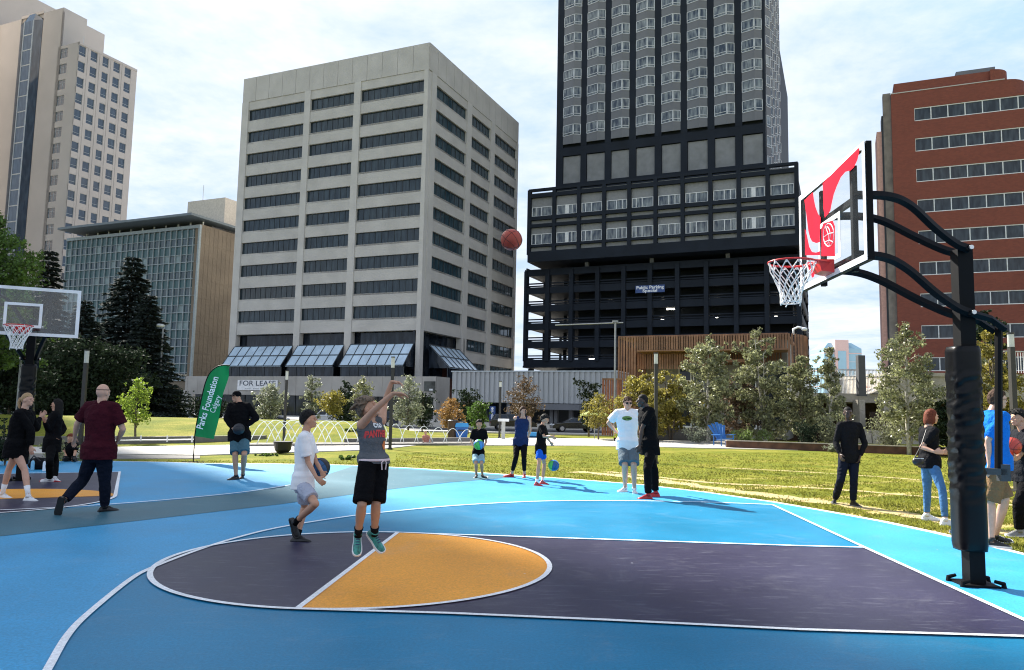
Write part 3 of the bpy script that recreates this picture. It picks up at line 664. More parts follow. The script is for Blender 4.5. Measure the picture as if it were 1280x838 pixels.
# left wing windows just inside the frame
for r in range(10):
    z = ztw-r*FHt+FHt*.8; 
    if r < 3: window(FA, br+9.6+3, br+13.6+3, z-whh, z, 1.0, b, 'tw3', mk2)
bay = MB(); w_ = br-bl; P = FA.P; c0, c1 = bl+.1, br-.1; i0, i1 = bl+w_*.3, br-w_*.3
zz = [0]+[zbt-3*FHt*.5-k*FHt*1.0 for k in range(26, -1, -1) if zbt-3*FHt*.5-k*FHt > 1]
outl = [(c0, .02), (i0, .75), (i1, .75), (c1, .02)]
for (a, d), (a2, d2) in zip(outl[:-1], outl[1:]):
    bay.add([P(a, 0, d), P(a2, 0, d2), P(a2, zbt-2.4, d2), P(a, zbt-2.4, d)], [(0, 1, 2, 3)], 0)
bay.add([P(c0, zbt-2.4, .02), P(i0, zbt-2.4, .75), P(i1, zbt-2.4, .75), P(c1, zbt-2.4, .02), P(i0+.6, zbt-.2, .03), P(i1-.6, zbt-.2, .03)], [(0, 1, 4), (1, 2, 5, 4), (2, 3, 5)], 0)
for a, d in outl[1:3]: bay.tube([P(a, 0, d), P(a, zbt-2.4, d)], .16, 4, mi=1)
for z in zz:
    for (a, d), (a2, d2) in zip(outl[1:2], outl[2:3]): bay.tube([P(a, z, d), P(a2, z, d2)], .13, 4, mi=1)
bay.build('glazed_bay', [GL_TOWER, MUL], b, fix=True)
mb = MB(); p = FB.P(cs[1][0], zt, -3); mb.tube([p, p+Vector((0, 0, 3.4))], [.1, .05], 5); mb.build('antenna', MUL, b)
# the higher tower beyond the frame at the left that shades half of the court
P0 = G(640, 672); tq = (170-P0.y)/SH.y; ex = P0+SH*tq
b = thing('office_tower', 'very tall beige slab tower standing left of the glazed-bay tower', 'tower', (ex.x-20, 160, 0))
mb = MB(); Hh = 190
mb.box(ex.x-60, ex.x, 150, 170, 0, Hh); mb.build('wall', BEIGE, b)
wp = MB()
for i in range(40):
    for k in range(9): wp.box(ex.x-46+k*5.1, ex.x-43+k*5.1, 149.9, 149.98, 4+i*4.6, 6.6+i*4.6)
o = wp.build('window', GL_TOWER, b); o['kind'] = 'stuff'
# ---------------------------------------------------------------- black hotel tower on its podium and garage
Yp = 112
C0 = at(1001, 300, Yp); FG = Face((C0.x, C0.y), DU, NF); FGr = Face((C0.x, C0.y), DV, NR)
b = thing('hotel_tower', 'dark high-rise hotel with rows of faceted bay windows above an open parking garage', 'hotel tower', FG.P(20, 0, -15))
# garage
sG = FG.s(655, 395); zg1 = FG.z(655.5, 340); zg0_ = FG.z(655.5, 452)
colx = [655.8, 684, 713.7, 746.5, 779.3, 812.4, 846.7, 883, 920.4, 959, 999]
dG = 26
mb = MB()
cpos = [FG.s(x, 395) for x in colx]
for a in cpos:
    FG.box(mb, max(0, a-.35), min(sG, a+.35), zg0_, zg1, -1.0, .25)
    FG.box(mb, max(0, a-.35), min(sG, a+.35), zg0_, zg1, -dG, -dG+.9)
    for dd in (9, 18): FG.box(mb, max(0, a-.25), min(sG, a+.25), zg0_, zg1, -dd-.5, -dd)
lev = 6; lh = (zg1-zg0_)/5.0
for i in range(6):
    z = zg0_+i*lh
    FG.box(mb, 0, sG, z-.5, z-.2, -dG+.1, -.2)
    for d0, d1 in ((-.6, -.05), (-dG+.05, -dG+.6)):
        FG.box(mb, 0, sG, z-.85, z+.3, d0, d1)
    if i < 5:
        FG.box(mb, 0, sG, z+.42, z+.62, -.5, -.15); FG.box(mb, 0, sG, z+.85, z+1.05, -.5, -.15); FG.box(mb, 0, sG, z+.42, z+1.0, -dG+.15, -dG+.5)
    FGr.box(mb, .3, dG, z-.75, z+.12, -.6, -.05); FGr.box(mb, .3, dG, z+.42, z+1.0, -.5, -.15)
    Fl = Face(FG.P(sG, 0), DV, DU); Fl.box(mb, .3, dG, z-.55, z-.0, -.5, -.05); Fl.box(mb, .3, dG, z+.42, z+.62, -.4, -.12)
# dark block added inside the middle bays to stand in for their shade
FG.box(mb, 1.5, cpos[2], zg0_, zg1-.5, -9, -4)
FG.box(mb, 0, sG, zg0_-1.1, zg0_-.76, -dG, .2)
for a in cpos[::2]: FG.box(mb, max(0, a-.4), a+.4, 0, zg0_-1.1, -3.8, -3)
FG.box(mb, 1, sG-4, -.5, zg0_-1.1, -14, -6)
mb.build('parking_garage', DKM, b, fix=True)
LAMPM = mat('lamp_glow', (1, .95, .8), .5, emis=((1, .93, .8), 6))
for px, py in ((706, 384), (706, 404.5), (764, 381), (828, 379), (828, 400), (896, 376), (896, 397), (970, 373), (970, 396)):
    mb = MB(); a, z = FG.hit(px, py, -2); FG.box(mb, a-.2, a+.2, z-.05, z+.07, -2.1, -1.9); mb.build('garage_lamp', LAMPM, b, fix=True)
for px, py in ((839, 386.5), (742, 449)):
    mb = MB(); a, z = FG.hit(px, py, -1); FG.box(mb, a-.8, a+.8, z-.08, z+.08, -1.2, -1.0); mb.build('garage_lamp', LAMPM, b, fix=True)
# podium: overhanging box with two storeys
dP = 2.6
FP = Face(FG.P(0, 0, dP), DU, NF); FPr = Face(FG.P(0, 0, dP), DV, NR)
zp1 = FP.z(998, 203); zp0 = FP.z(661, 328); sP = FP.s(660, 280); s0 = FP.s(998, 260)
zsof = FP.z(661, 318)
mb = MB(); FP.box(mb, s0, sP, zp0, zp0+1.3, -30, 0, 0); FP.box(mb, s0+.2, sP-.2, zp0+1.3, zp1-.6, -29.8, -.6, 0)
px = [661, 692, 723, 754.5, 786, 819, 853, 888, 923.5, 960, 996.5]; ca = [FP.s(x, 275) for x in px]
for a in ca: FP.box(mb, a-.3, a+.3, zp0+1.3, zp1, -.62, .0, 0)
for k in range(8): FPr.box(mb, -s0*0+k*3.5+.0, k*3.5+.5, zp0+1.3, zp1, -.62-s0, .0-s0, 0) if False else None
def zy(y): return FP.z(661.5, y)
for y0, y1 in ((237, 240), (243.5, 248), (271.5, 276), (281, 285), (306.5, 309.5), (315, 320)): FP.box(mb, s0, sP, zy(y1), zy(y0), -.61, -.02, 0)
mb.build('podium', [DKM], b, fix=True)
mb = MB(); FP.box(mb, s0+.3, sP-.3, zp0+1.3, zp1-.5, -.595, -.55, 0); mb.build('podium_panel', [mat('podium_grey', (.23, .235, .24), .6, var=.1)], b, fix=True)
for r, (yt, yb) in enumerate(((259.5, 271.5), (293, 306.5))):
    for i in range(10):
        a, c = sorted((ca[i], ca[i+1]))
        def mkp(mb, w, h, i=i):
            mb.box(0, w, -.05, 0, 0, h, 0); k = .22 if i % 2 else .78
            for x in (0, w*k, w*.5, w-.12): mb.box(x, x+.12, 0, .08, 0, h, 1)
            mb.box(0, w, 0, .079, 0, .14, 1); mb.box(0, w, 0, .079, h-.1, h, 1)
            if i in (1, 8): mb.box(w*.4, w*.58, 0, .06, 0, h, 1)
            return [GL_HOTEL, FRW]
        window(FP, a+.4, c-.4, zy(yb), zy(yt), -.45, b, 'pod%d' % (i % 2 if i not in (1, 8) else i), mkp, 'podium_window')
mb = MB()
for x, y in ((730, 324), (812, 317), (908, 311)):
    a, z = FG.hit(x, y, 1.0); FG.box(mb, a-.3, a+.3, zg1-.2, zp0, -1, -.4)
FG.box(mb, 3, sG-6, zg1-.2, zp0, -24, -5)
mb.build('transfer_column', GRC, b, fix=True)
# hotel shaft
dT = -3.5
q = FG.P(0, 0, dT); a_c = FG.s(956.5, 130, dT); aL = FG.s(696.6, 90, dT)
FT = Face(FG.P(a_c, 0, dT), DU, NF); FTr = Face(FG.P(a_c, 0, dT), DV, NR); sT = FT.s(696.6, 90)
zt0 = zp1-.5; zT = FT.z(955, -60)
sTr = FTr.s(983.5, 60)
zb_r = FT.z(945, 138); 
colp = [(704.3, 726.3), (733.6, 756.3), (764, 786.6), (795, 818.3), (826.8, 850.6), (859, 884.2), (893, 918.6), (927.7, 953.3)]
cc_ = [tuple(sorted((FT.s(x0, 134), FT.s(x1, 134)))) for x0, x1 in colp]
cc_.sort()
zw = [FT.z(941, y) for y in (126, 139.8)]      # window of the lowest row (right column): top, bottom
FHh = (FT.z(941, 0.8)-FT.z(941, 126))/5.0
mb = MB(); FT.box(mb, 0, sT, zt0, zT, -sTr, -.5, 0)
edges = [0]+[e for q in cc_ for e in q]+[sT]
zband = zw[1]-FHh*.62
for i in range(0, len(edges), 2): FT.box(mb, edges[i], edges[i+1], zband, zT, -.5, .0, 0)
zgp1 = FT.z(941, 167); zgp0 = FT.z(941, 205)
FT.box(mb, 0, sT, zgp1, zband-.01, -.5, .0, 0); FT.box(mb, 0, sT, zt0, zgp0, -.5, 0, 0)
for i in range(0, len(edges), 2): FT.box(mb, edges[i], edges[i+1], zgp0, zgp1, -.5, .0, 0)
for k in range(7): FTr.box(mb, .5+k*4.6, .5+k*4.6+1.2, zt0, zT, -.3, .0, 0)
mb.build('wall', [DKM], b, fix=True)
mb = MB()
for a, c in cc_: FT.box(mb, a+.05, c-.05, zgp0+.1, zgp1-.1, -.45, -.3, 0)
mb.build('blank_panel', mat('panel_grey', (.22, .225, .23), .75, var=.15, scale=.8), b, fix=True)
FRH = mat('hotel_frame', (.58, .60, .62), .5)
def baymk(mb, w, h):   # h = one storey, folded outward at two thirds of its width; window over spandrel
    k = w*.36; o = .62; wz = h*.42
    A = [(0, 0), (k, o), (w, 0)]
    lo = [(x, y, -.0 if i != 1 else -.22) for i, (x, y) in enumerate(A)]; mid = [(x, y, wz) for x, y in A]; hi = [(x, y, h) for x, y in A]
    for i in (0, 1):
        mb.add([lo[i], lo[i+1], mid[i+1], mid[i]], [(0, 1, 2, 3)], 0)
        f = .06
        mb.add([mid[i], mid[i+1], hi[i+1], hi[i]], [(0, 1, 2, 3)], 2)
        p, q = Vector(mid[i]), Vector(mid[i+1]); u = (q-p); n = Vector((-u.y, u.x, 0)).normalized()*.05; ul = u.length; u.normalize(); H2 = h-wz
        if n.y < 0: n = -n
        def bar(s0, s1, z0, z1): mb.hexa([p+u*s0+n*.02+Vector((0, 0, z0)), p+u*s1+n*.02+Vector((0, 0, z0)), p+u*s1+n+Vector((0, 0, z0)), p+u*s0+n+Vector((0, 0, z0)), p+u*s0+n*.02+Vector((0, 0, z1)), p+u*s1+n*.02+Vector((0, 0, z1)), p+u*s1+n+Vector((0, 0, z1)), p+u*s0+n+Vector((0, 0, z1))], 1)
        fr = .10; bar(0, fr, 0, H2); bar(ul-fr, ul, 0, H2); bar(0, ul, 0, fr); bar(0, ul, H2-.1, H2); bar(0, ul, H2*.22, H2*.22+fr*.9)
    mb.add([lo[0], lo[2], lo[1]], [(0, 1, 2)], 0); mb.add([hi[0], hi[1], hi[2]], [(0, 1, 2)], 0)
    return [GRC, FRH, GL_HOTEL]
for r in range(14):
    z0 = zw[1]-FHh*.44+r*FHh
    for a, c in cc_:
        top = FT.P(a, z0, 0); 
        if r < 12: window(FT, a, c, z0, z0+FHh, .01, b, 'hb', baymk, 'bay_window')
for r in range(17):
    z0 = zw[1]-FHh*.44+(r-3.6)*FHh
    for k in range(6):
        a = 1.7+k*4.6
        if a+3.3 < sTr: window(FTr, a, a+3.3, z0, z0+FHh, .01, b, 'hbr', baymk, 'side_bay_window')
# parking sign
t = thing('parking_sign', 'blue and white sign reading Public Parking Special on the garage front', 'sign', FG.P(FG.s(813, 361), FG.z(813, 361), .4))
SGN = mat('sign_blue', (.03, .07, .22), .5); WHT = mat('sign_white', (.8, .82, .85), .5)
mb = MB(); a0, a1 = FG.s(831, 361, .3), FG.s(794.5, 361, .3); z1, z0 = FG.z(813, 356.8, .3), FG.z(813, 366, .3); FG.box(mb, a0, a1, z0, z1, .3, .42); mb.build('board', SGN, t, fix=True)
text_on('Public Parking', (z1-z0)*.6, FG.P((a0+a1)/2, z0+(z1-z0)*.70, .43), -DU, (0, 0, 1), NF, WHT, t, bold=.02, fit=(a1-a0)*.94)
text_on('Special', (z1-z0)*.55, FG.P((a0+a1)/2, z0+(z1-z0)*.25, .43), -DU, (0, 0, 1), NF, WHT, t, bold=.02, fit=(a1-a0)*.5)
# ---------------------------------------------------------------- brick office at the right
C0 = at(1119, 300, 96); FBk = Face((C0.x, C0.y), -DU, NF)
# its front faces the park and runs off to the right; rows rise slightly towards the corner
def brick_mat():
    M = mat('red_brick', (.20, .055, .035), .85, var=.12, scale=.3, bump=.0)
    nt = M.node_tree; N = nt.nodes; L = nt.links; b = N['Principled BSDF']
    tc = N.new('ShaderNodeTexCoord'); mp = N.new('ShaderNodeMapping'); mp.inputs['Rotation'].default_value = (math.pi/2, 0, 0)
    br = N.new('ShaderNodeTexBrick'); br.inputs['Scale'].default_value = 1.6; br.inputs['Color1'].default_value = (.25, .07, .042, 1); br.inputs['Color2'].default_value = (.17, .048, .032, 1); br.inputs['Mortar'].default_value = (.17, .075, .055, 1); br.inputs['Mortar Size'].default_value = .012
    L.new(tc.outputs['Object'], mp.inputs[0]); L.new(mp.outputs[0], br.inputs[0])
    old = b.inputs['Base Color'].links[0].from_socket; mx = N.new('ShaderNodeMixRGB'); mx.inputs[0].default_value = .55; L.new(old, mx.inputs[1]); L.new(br.outputs[0], mx.inputs[2]); L.new(mx.outputs[0], b.inputs['Base Color']); return M
BRK = brick_mat()
b = thing('brick_building', 'red brick office block with white framed window strips at the right edge', 'office building', FBk.P(12, 0, -10))
zt = FBk.z(1114, 104); rowsy = [(135.5, 152), (173, 190), (211.5, 228), (249.8, 267.3), (288, 305), (328, 345.5), (366, 384), (407, 425)]
zr = [(FBk.z(1143, y0), FBk.z(1143, y1)) for y0, y1 in ((135.5, 152), (407, 425))]
FHb = (zr[0][0]-zr[1][0])/7.0; whb = FHb*.43
s0 = FBk.s(1143, 145); sE = 48
FBl = Face((C0.x, C0.y), DV, DU)
zl = FBk.z(1116, 118); sC_ = FBk.s(1256, 100); z1r = FBk.z(1275, 116)
mb = MB(); FBk.box(mb, 0, s0, 0, z1r, -20, 0, 0)
zprev = z1r-.001
for i in range(9):
    z = zr[0][0]-i*FHb; 
    FBk.box(mb, s0, sE, z, zprev, -.6, -.002, 0); zprev = z-whb
FBk.box(mb, s0, sE, 0, zprev, -.6, -.002, 0)
FBk.box(mb, s0, sE, 0, z1r-.1, -20, -1.4, 0)
FBk.box(mb, 0, sC_, z1r+.001, zl, -20, 0, 0); FBk.box(mb, 0, sC_, zl+.001, zl+.12, -19, .05, 1)
FBk.box(mb, .4, sC_-1.5, zl+.121, zt, -20, -.5, 0)
# rounded terrace corner
for (cx_, z0, z1, r_) in ((sC_-.01, z1r+.002, zl, 2.6), (sC_-1.51, zl+.122, zt-.001, 2.1)):
    P = [FBk.P(cx_+r_*math.cos(t), z0, -r_+r_*math.sin(t)-.0005) for t in np.linspace(-math.pi/2, math.pi/2, 14)]; mb.prism(P, (0, 0, z1-z0), 0)
mb.build('wall', [BRK, CONB], b, fix=True)
mb = MB(); FBk.box(mb, -.95, -.01, 0, zt-1.2, -1.5, -.4, 0); FBk.box(mb, -1.15, -.951, 0, zt-4, -3, -.9, 1); FBk.box(mb, -1.75, -1.151, 0, zt-6, -6, -1.2, 2)
mb.build('stair_panel', [mat('stair_concrete', (.20, .175, .15), .9, var=.25, scale=1), FRD, mat('salmon_render', (.62, .36, .29), .8)], b, fix=True)
mb = MB()
for i, t_ in enumerate(np.linspace(-math.pi/2, math.pi/2, 14)[:-1]): pass
mb = MB(); FBk.box(mb, FBk.s(1197, 84), FBk.s(1247, 84), zt+.01, zt+.95, -6, -1.6); mb.build('roof_unit', GRC, b, fix=True)
for i in range(9):
    z = zr[0][0]-i*FHb; k = 0
    w_ = sE-s0
    window(FBk, s0, s0+11.4, z-whb, z, -.12, b, 'bk1', simple_glass(6, .11, GL_BRICK, FRW, .16))
    window(FBk, s0+11.4, s0+24.7, z-whb, z, -.12, b, 'bk2', simple_glass(7, .11, GL_BRICK, FRW, .16))
# distant blue glass block
t = thing('glass_tower', 'distant pale blue glass block with a pink central strip left of the brick office', 'tower', at(1055, 500, 420)*1.0)
c = at(1055, 470, 420); z1 = at(1055, 428, 420).z; x0, x1 = xat(1031, 420, 20), xat(1078, 420, 20)
mb = MB(); BG = mat('far_blue_glass', (.25, .42, .52), .25, var=.1, scale=.05); PK = mat('far_pink_stone', (.55, .40, .38), .8)
mb.box(x0, x1, 420, 440, -1, z1-3.5, 0); mb.hexa([(x0, 420, z1-3.5), (x1, 420, z1-3.5), (x1, 440, z1-3.5), (x0, 440, z1-3.5), (x0+4, 424, z1), (x1-4, 424, z1), (x1-4, 436, z1), (x0+4, 436, z1)], 0)
xm = x0+(x1-x0)*.42
mb.box(xm-3, xm+4.5, 419, 430, -1, z1+1.2, 1); mb.box(xm-1.5, xm+3, 418.8, 419.2, -1, z1-5, 0)
for k in range(8): mb.box(x0-.1, x1+.1, 419.9, 440.1, 4+k*4.6, 4.5+k*4.6, 1) if k % 2 else mb.box(x0-.1, x1+.1, 419.88, 440.1, 4+k*4.6, 4.35+k*4.6, 2)
mb.build('block', [BG, PK, MUL], t, fix=True)
# ---------------------------------------------------------------- corrugated metal parking entrance
C0 = at(771, 500, 84.5); FC = Face((C0.x, C0.y), DU, NF)
b = thing('parking_entrance', 'long low building faced in grey corrugated metal with a dark drive-in below', 'building', FC.P(10, -.3, -4))
sC = FC.s(565, 490); z1 = FC.z(700, 463.5); z0 = FC.z(700, 504.5)
mb = MB(); n = int(sC/.62); CORR = mat('corrugated_metal', (.40, .41, .42), .45, metal=.3, var=.05, scale=.4)
for i in range(n):
    a = sC*i/n; w_ = sC/n; FC.box(mb, a, a+w_*.55, z0, z1-.15, -.4, .12); FC.box(mb, a+w_*.55, a+w_, z0, z1-.15, -.4, 0)
FC.box(mb, -.1, sC+.1, z1-.15, z1, -10, .2, 1); FC.box(mb, 0, sC, z0-.05, z1-.2, -10, -.5, 0)
mb.build('wall', [CORR, MUL], b, fix=True)
mb = MB()
FC.box(mb, 0, sC, -.4, z0-.06, -10, -6, 0)
for px_ in (566, 590, 634, 688, 693.5, 712, 735, 768): a = FC.s(px_, 510); FC.box(mb, a-.2, a+.2, -.4, z0-.06, -.8, -.3, 1)
mb.build('drive_in', [FRD, GRC], b, fix=True)
mb = MB(); a0, a1 = FC.s(731, 505), FC.s(679, 505); FC.box(mb, a0, a1, z0-.75, z0-.1, -.2, 2.0); mb.build('entry_canopy', GRC, b, fix=True)
mb = MB(); a0, a1 = FC.s(632, 515), FC.s(567, 515); FC.box(mb, a0, a1, -.4, z0-.06, -1.4, -1.0); mb.build('shop_window', GL_DARK, b, fix=True)
t = thing('parking_sign', 'narrow upright navy sign with white letters on the parking entrance', 'sign', FC.P(FC.s(615, 519), 1.5, .1))
mb = MB(); a0, a1 = FC.s(619, 519, .1), FC.s(612, 519, .1); z1, z0_ = FC.z(615, 508, .1), FC.z(615, 530, .1); FC.box(mb, a0, a1, z0_, z1, .02, .12); mb.build('board', SGN, t, fix=True)
for i, ch in enumerate('PARK'):
    text_on(ch, (z1-z0_)*.26, FC.P((a0+a1)/2, z1-(z1-z0_)*(.32+i*.18), .125), -DU, (0, 0, 1), NF, WHT, t, name='letter', bold=.01)
mb = MB(); c_ = FC.P((a0+a1)/2, z1-(z1-z0_)*.13, .13); mb.tube([c_, c_+NF*.01], .16, 16); mb.build('emblem', WHT, t)
# ---------------------------------------------------------------- timber slat pavilion
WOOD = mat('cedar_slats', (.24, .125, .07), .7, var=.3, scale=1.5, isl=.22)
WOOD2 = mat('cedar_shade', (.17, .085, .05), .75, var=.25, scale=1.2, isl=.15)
C0 = at(772.5, 480, 52); FW = Face((C0.x, C0.y), -DU, NF)
b = thing('pavilion', 'park pavilion clad in upright cedar slats behind the birch grove', 'pavilion', FW.P(5, 0, -4))
zt = FW.z(773, 421); zs_ = FW.z(900, 453.5); sE = FW.s(985, 430)
def slat(mb, face, a0, a1, z0, z1, d, step=.165, w=.115, t=.07, mi=0):
    n = int((a1-a0)/step)
    for i in range(n): x = a0+(a1-a0)*i/n; face.box(mb, x, x+w, z0, z1, d, d+t, mi)
mb = MB()
aO = FW.s(796, 480)
slat(mb, FW, 0, aO, .0, zt-.02, 0)                     # left full height panel
slat(mb, FW, aO, sE, zt-.95, zt-.02, 0)                # fascia
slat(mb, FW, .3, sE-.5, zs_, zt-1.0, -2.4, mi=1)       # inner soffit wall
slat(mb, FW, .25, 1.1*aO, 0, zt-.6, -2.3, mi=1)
FW.box(mb, 0, sE, zt-.1, zt+.03, -8, -.01, 0); FW.box(mb, aO, sE, zt-1.05, zt-.96, -2.3, .06, 0)
FW.box(mb, aO+7*.4, sE-1.5, zt-1.75, zt-1.55, -1.3, -1.0, 0)
slat(mb, FW, aO-.2, aO+5.2, zt-2.2, zt-1.15, -1.0)
for k in range(9):      # curved end
    t0 = k/8*math.pi/2; x = sE+1.0*math.sin(t0); d = -1.0+math.cos(t0)*1.0; FW.box(mb, x, x+.12, zs_-1.3+.5*k/8, zt-.02-.15*k/8, d, d+.08, 0)
mb.build('slat_cladding', [WOOD, WOOD2], b, fix=True)
mb = MB(); FW.box(mb, .4, sE-.2, 0, zt-.15, -8, -2.6, 0); mb.build('wall', mat('pavilion_wall', (.20, .195, .185), .8), b, fix=True)
for x0, x1 in ((848, 864), (866, 880), (925, 945), (948, 985)):
    a0, a1 = FW.s(x0, 470, -2.4), FW.s(x1, 470, -2.4); window(FW, a0, a1, .6, zs_-.1, -2.5, b, 'pv%d' % x0, simple_glass(1, .12, GL_DARK, FRW, .16))
mb = MB(); p = FW.P(sE+.3, zt-.05, -.6); mb.tube([p, p+Vector((0, 0, .35)), p+Vector((.3, 0, .5)), p+Vector((.6, -.1, .42))], .07, 6); mb.ell(p+Vector((.65, -.12, .36)), (.2, .14, .12)); mb.build('security_camera', WHT, b, smooth=True)
# lower slat screen to the left of it
t = thing('slat_screen', 'reddish timber slat screen left of the pavilion', 'screen', FW.P(-2, 0, 1))
mb = MB(); slat(mb, FW, FW.s(753, 490, 1), FW.s(778, 490, 1), 0, FW.z(765, 475, 1), 1.0); mb.build('slats', mat('red_cedar', (.25, .09, .045), .7, var=.3, isl=.2), t, fix=True)
mb = MB(); FW.box(mb, FW.s(753, 490, 1), FW.s(778, 490, 1), FW.z(765, 475, 1), FW.z(765, 475, 1)+.1, .9, 1.12); mb.build('cap_rail', WOOD, t, fix=True)
# dark planter wall under the pavilion
t = thing('planter_wall', 'low grey masonry wall in front of the pavilion', 'wall', at(840, 552, 44))
mb = MB(); x0, x1 = xat(800, 44), xat(905, 44); mb.box(x0, x1, 44, 44.5, -.1, at(850, 535, 44).z); tag(mb.build('masonry', mat('grey_masonry', (.13, .125, .12), .9, bump=.3, bscale=8), t), None)
# ---------------------------------------------------------------- raised plaza with stairs at the right
b = thing('plaza_terrace', 'raised concrete plaza with a pale railing and boulders below it, right of the grove', 'terrace', at(1100, 550, 50))
Yt = 52
X = lambda px, Y=Yt, z=2: xat(px, Y, z)
Z = lambda px, py, Y=Yt: at(px, py, Y).z
mb = MB(); WC = mat('weathered_concrete', (.40, .36, .30), .85, var=.2, scale=1.0, bump=.4, bscale=6)
mb.box(X(985), X(1112), Yt, Yt+9, Z(1060, 503), Z(1060, 492), 0)
mb.box(X(1110), X(1290), Yt-.5, Yt+9, Z(1150, 503), Z(1150, 471), 0)
mb.box(X(1110)-.05, X(1290), Yt-.62, Yt+9, Z(1150, 471)+.0, Z(1150, 466.5), 0)
mb.prism([(X(1088), Yt-.3, Z(1088, 492)), (X(1110), Yt-.3, Z(1110, 492)), (X(1110), Yt-.3, Z(1110, 481))], (0, 2, 0), 0)
mb.box(X(1066), X(1073), Yt-1, Yt, -.2, Z(1068, 500), 0); mb.box(X(1098), X(1120), Yt-.8, Yt, -.2, Z(1108, 503)-.01, 0)
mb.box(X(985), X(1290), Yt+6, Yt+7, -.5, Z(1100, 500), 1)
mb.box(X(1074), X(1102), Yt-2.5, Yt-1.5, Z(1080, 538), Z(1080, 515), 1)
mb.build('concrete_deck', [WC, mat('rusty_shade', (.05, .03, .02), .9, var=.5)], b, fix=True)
rg = random.Random(2)
for x0, x1, y0 in ((1075, 1090, 541), (1090, 1106, 538), (1106, 1122, 546), (1122, 1140, 542), (1140, 1160, 545), (1158, 1180, 540)):
    mb = MB(); a, c = X(x0, 46), X(x1, 46); z = Z(x0, y0, 46)
    q = [(a, 46, -.2), (c, 46, -.2), (c, 47.4, -.2), (a, 47.4, -.2), (a+.05, 46.1, z), (c-.1, 46.05, z*.95), (c-.05, 47.2, z), (a+.1, 47.3, z*1.02)]
    mb.hexa(q); tag(mb.build('boulder', WC, b, fix=True))
for k in range(64):
    pass
mb = MB(); za, zb_ = Z(1050, 492), Z(1050, 462.5)
xa, xb = X(985), X(1108)
for i in range(72): x = xa+(xb-xa)*i/71; mb.box(x, x+.035, Yt+.1, Yt+.13, za, zb_)
mb.box(xa, xb, Yt+.05, Yt+.17, zb_, zb_+.07); mb.box(xa, xb, Yt+.05, Yt+.17, zb_-.45, zb_-.40)
mb.build('railing', mat('pale_metal', (.55, .56, .57), .5), b)
mb = MB(); x0, x1 = X(1185), X(1290)
for i in range(34): x = x0+(x1-x0)*i/33; mb.box(x, x+.035, Yt-.4, Yt-.37, Z(1230, 466), Z(1230, 440))
mb.box(x0, x1, Yt-.45, Yt-.33, Z(1230, 440), Z(1230, 440)+.07); mb.build('railing', MATS['pale_metal'], b)
t = thing('sign_pillar', 'tall dark grey slab pillar standing on the plaza terrace', 'pillar', (X(1071), Yt-.6, 0))
mb = MB(); mb.box(X(1067), X(1075.5), Yt-.9, Yt-.5, Z(1070, 490)-.2, Z(1070, 445.5)); mb.box(X(1067)-.05, X(1075.5)+.05, Yt-.95, Yt-.45, Z(1070, 492)-.2, Z(1070, 490)-.201); mb.build('slab', mat('slate_grey', (.06, .062, .068), .6), t)
t = thing('patio_chair', 'orange patio chair on the plaza behind the railing', 'chair', (X(1090), Yt+1.2, Z(1090, 491)))
mb = MB(); xc, zc = X(1091), Z(1091, 491); OR = mat('orange_plastic', (.6, .13, .04), .5)
mb.box(xc-.3, xc+.3, Yt+1, Yt+1.5, zc+.38, zc+.45); mb.build('seat', OR, t)
mb = MB(); mb.box(xc-.3, xc+.3, Yt+1.5, Yt+1.56, zc+.4, zc+.95); mb.build('backrest', OR, t)
for dx in (-.27, .27):
    for dy in (1.03, 1.5): mb = MB(); mb.tube([(xc+dx, Yt+dy, zc), (xc+dx*.9, Yt+dy, zc+.4)], .02, 6); mb.build('leg', OR, t)
# concrete kerb and rusty steel planter edge along the right of the lawn
t = thing('planter_edge', 'long low rusty steel planter edge at the foot of the birch grove', 'planter edge', at(1000, 557, 34))
p = [at(908, 562, 36.0), at(1100, 566, 33.5), at(1300, 571, 31)]
for i in range(2):
    a, c = p[i].copy(), p[i+1].copy(); a.z = c.z = 0; mb = MB(); mb.prism([a, c, c+Vector((0, .12, 0)), a+Vector((0, .12, 0))], (0, 0, .33)); mb.build('steel_edge', mat('corten', (.10, .045, .025), .8, var=.4, scale=3), t, fix=True)
    mb = MB(); u = Vector((0, 0, .331)); mb.prism([a+u-Vector((0, .03, 0)), c+u-Vector((0, .03, 0)), c+u+Vector((0, .16, 0)), a+u+Vector((0, .16, 0))], (0, 0, .04)); mb.build('cap', mat('cap_steel', (.35, .31, .26), .6), t, fix=True)
# ================================================================== PEOPLE
def bake(mb, voxel, smooth=3, mats=(), fac=.5):
    me = mb.mesh('tmp', list(mats)); fixn(me)
    o = bpy.data.objects.new('tmp', me); COL.objects.link(o)
    r = o.modifiers.new('r', 'REMESH'); r.mode = 'VOXEL'; r.voxel_size = voxel
    s = o.modifiers.new('s', 'SMOOTH'); s.factor = fac; s.iterations = smooth
    dg = bpy.context.evaluated_depsgraph_get(); out = bpy.data.meshes.new_from_object(o.evaluated_get(dg))
    bpy.data.objects.remove(o); out.polygons.foreach_set('use_smooth', [True]*len(out.polygons)); return out
def join_extra(me, mb, mats):     # add small pieces (eyes, brows, mouth) to a finished skin
    b = bmesh.new(); b.from_mesh(me); vs = [b.verts.new(v) for v in mb.v]
    for f, mi in zip(mb.f, mb.mi):
        try: q = b.faces.new([vs[i] for i in f]); q.material_index = mi; q.smooth = True
        except ValueError: pass
    b.to_mesh(me); b.free()
    me.materials.clear()
    for m_ in mats: me.materials.append(m_)
SKINS = {'light': mat('skin_light', (.58, .33, .23), .5, var=.08, scale=14, bump=.08, bscale=200), 'tan': mat('skin_tan', (.50, .265, .165), .5, var=.08, scale=14), 'dark': mat('skin_dark', (.06, .03, .02), .42, var=.1, scale=14)}
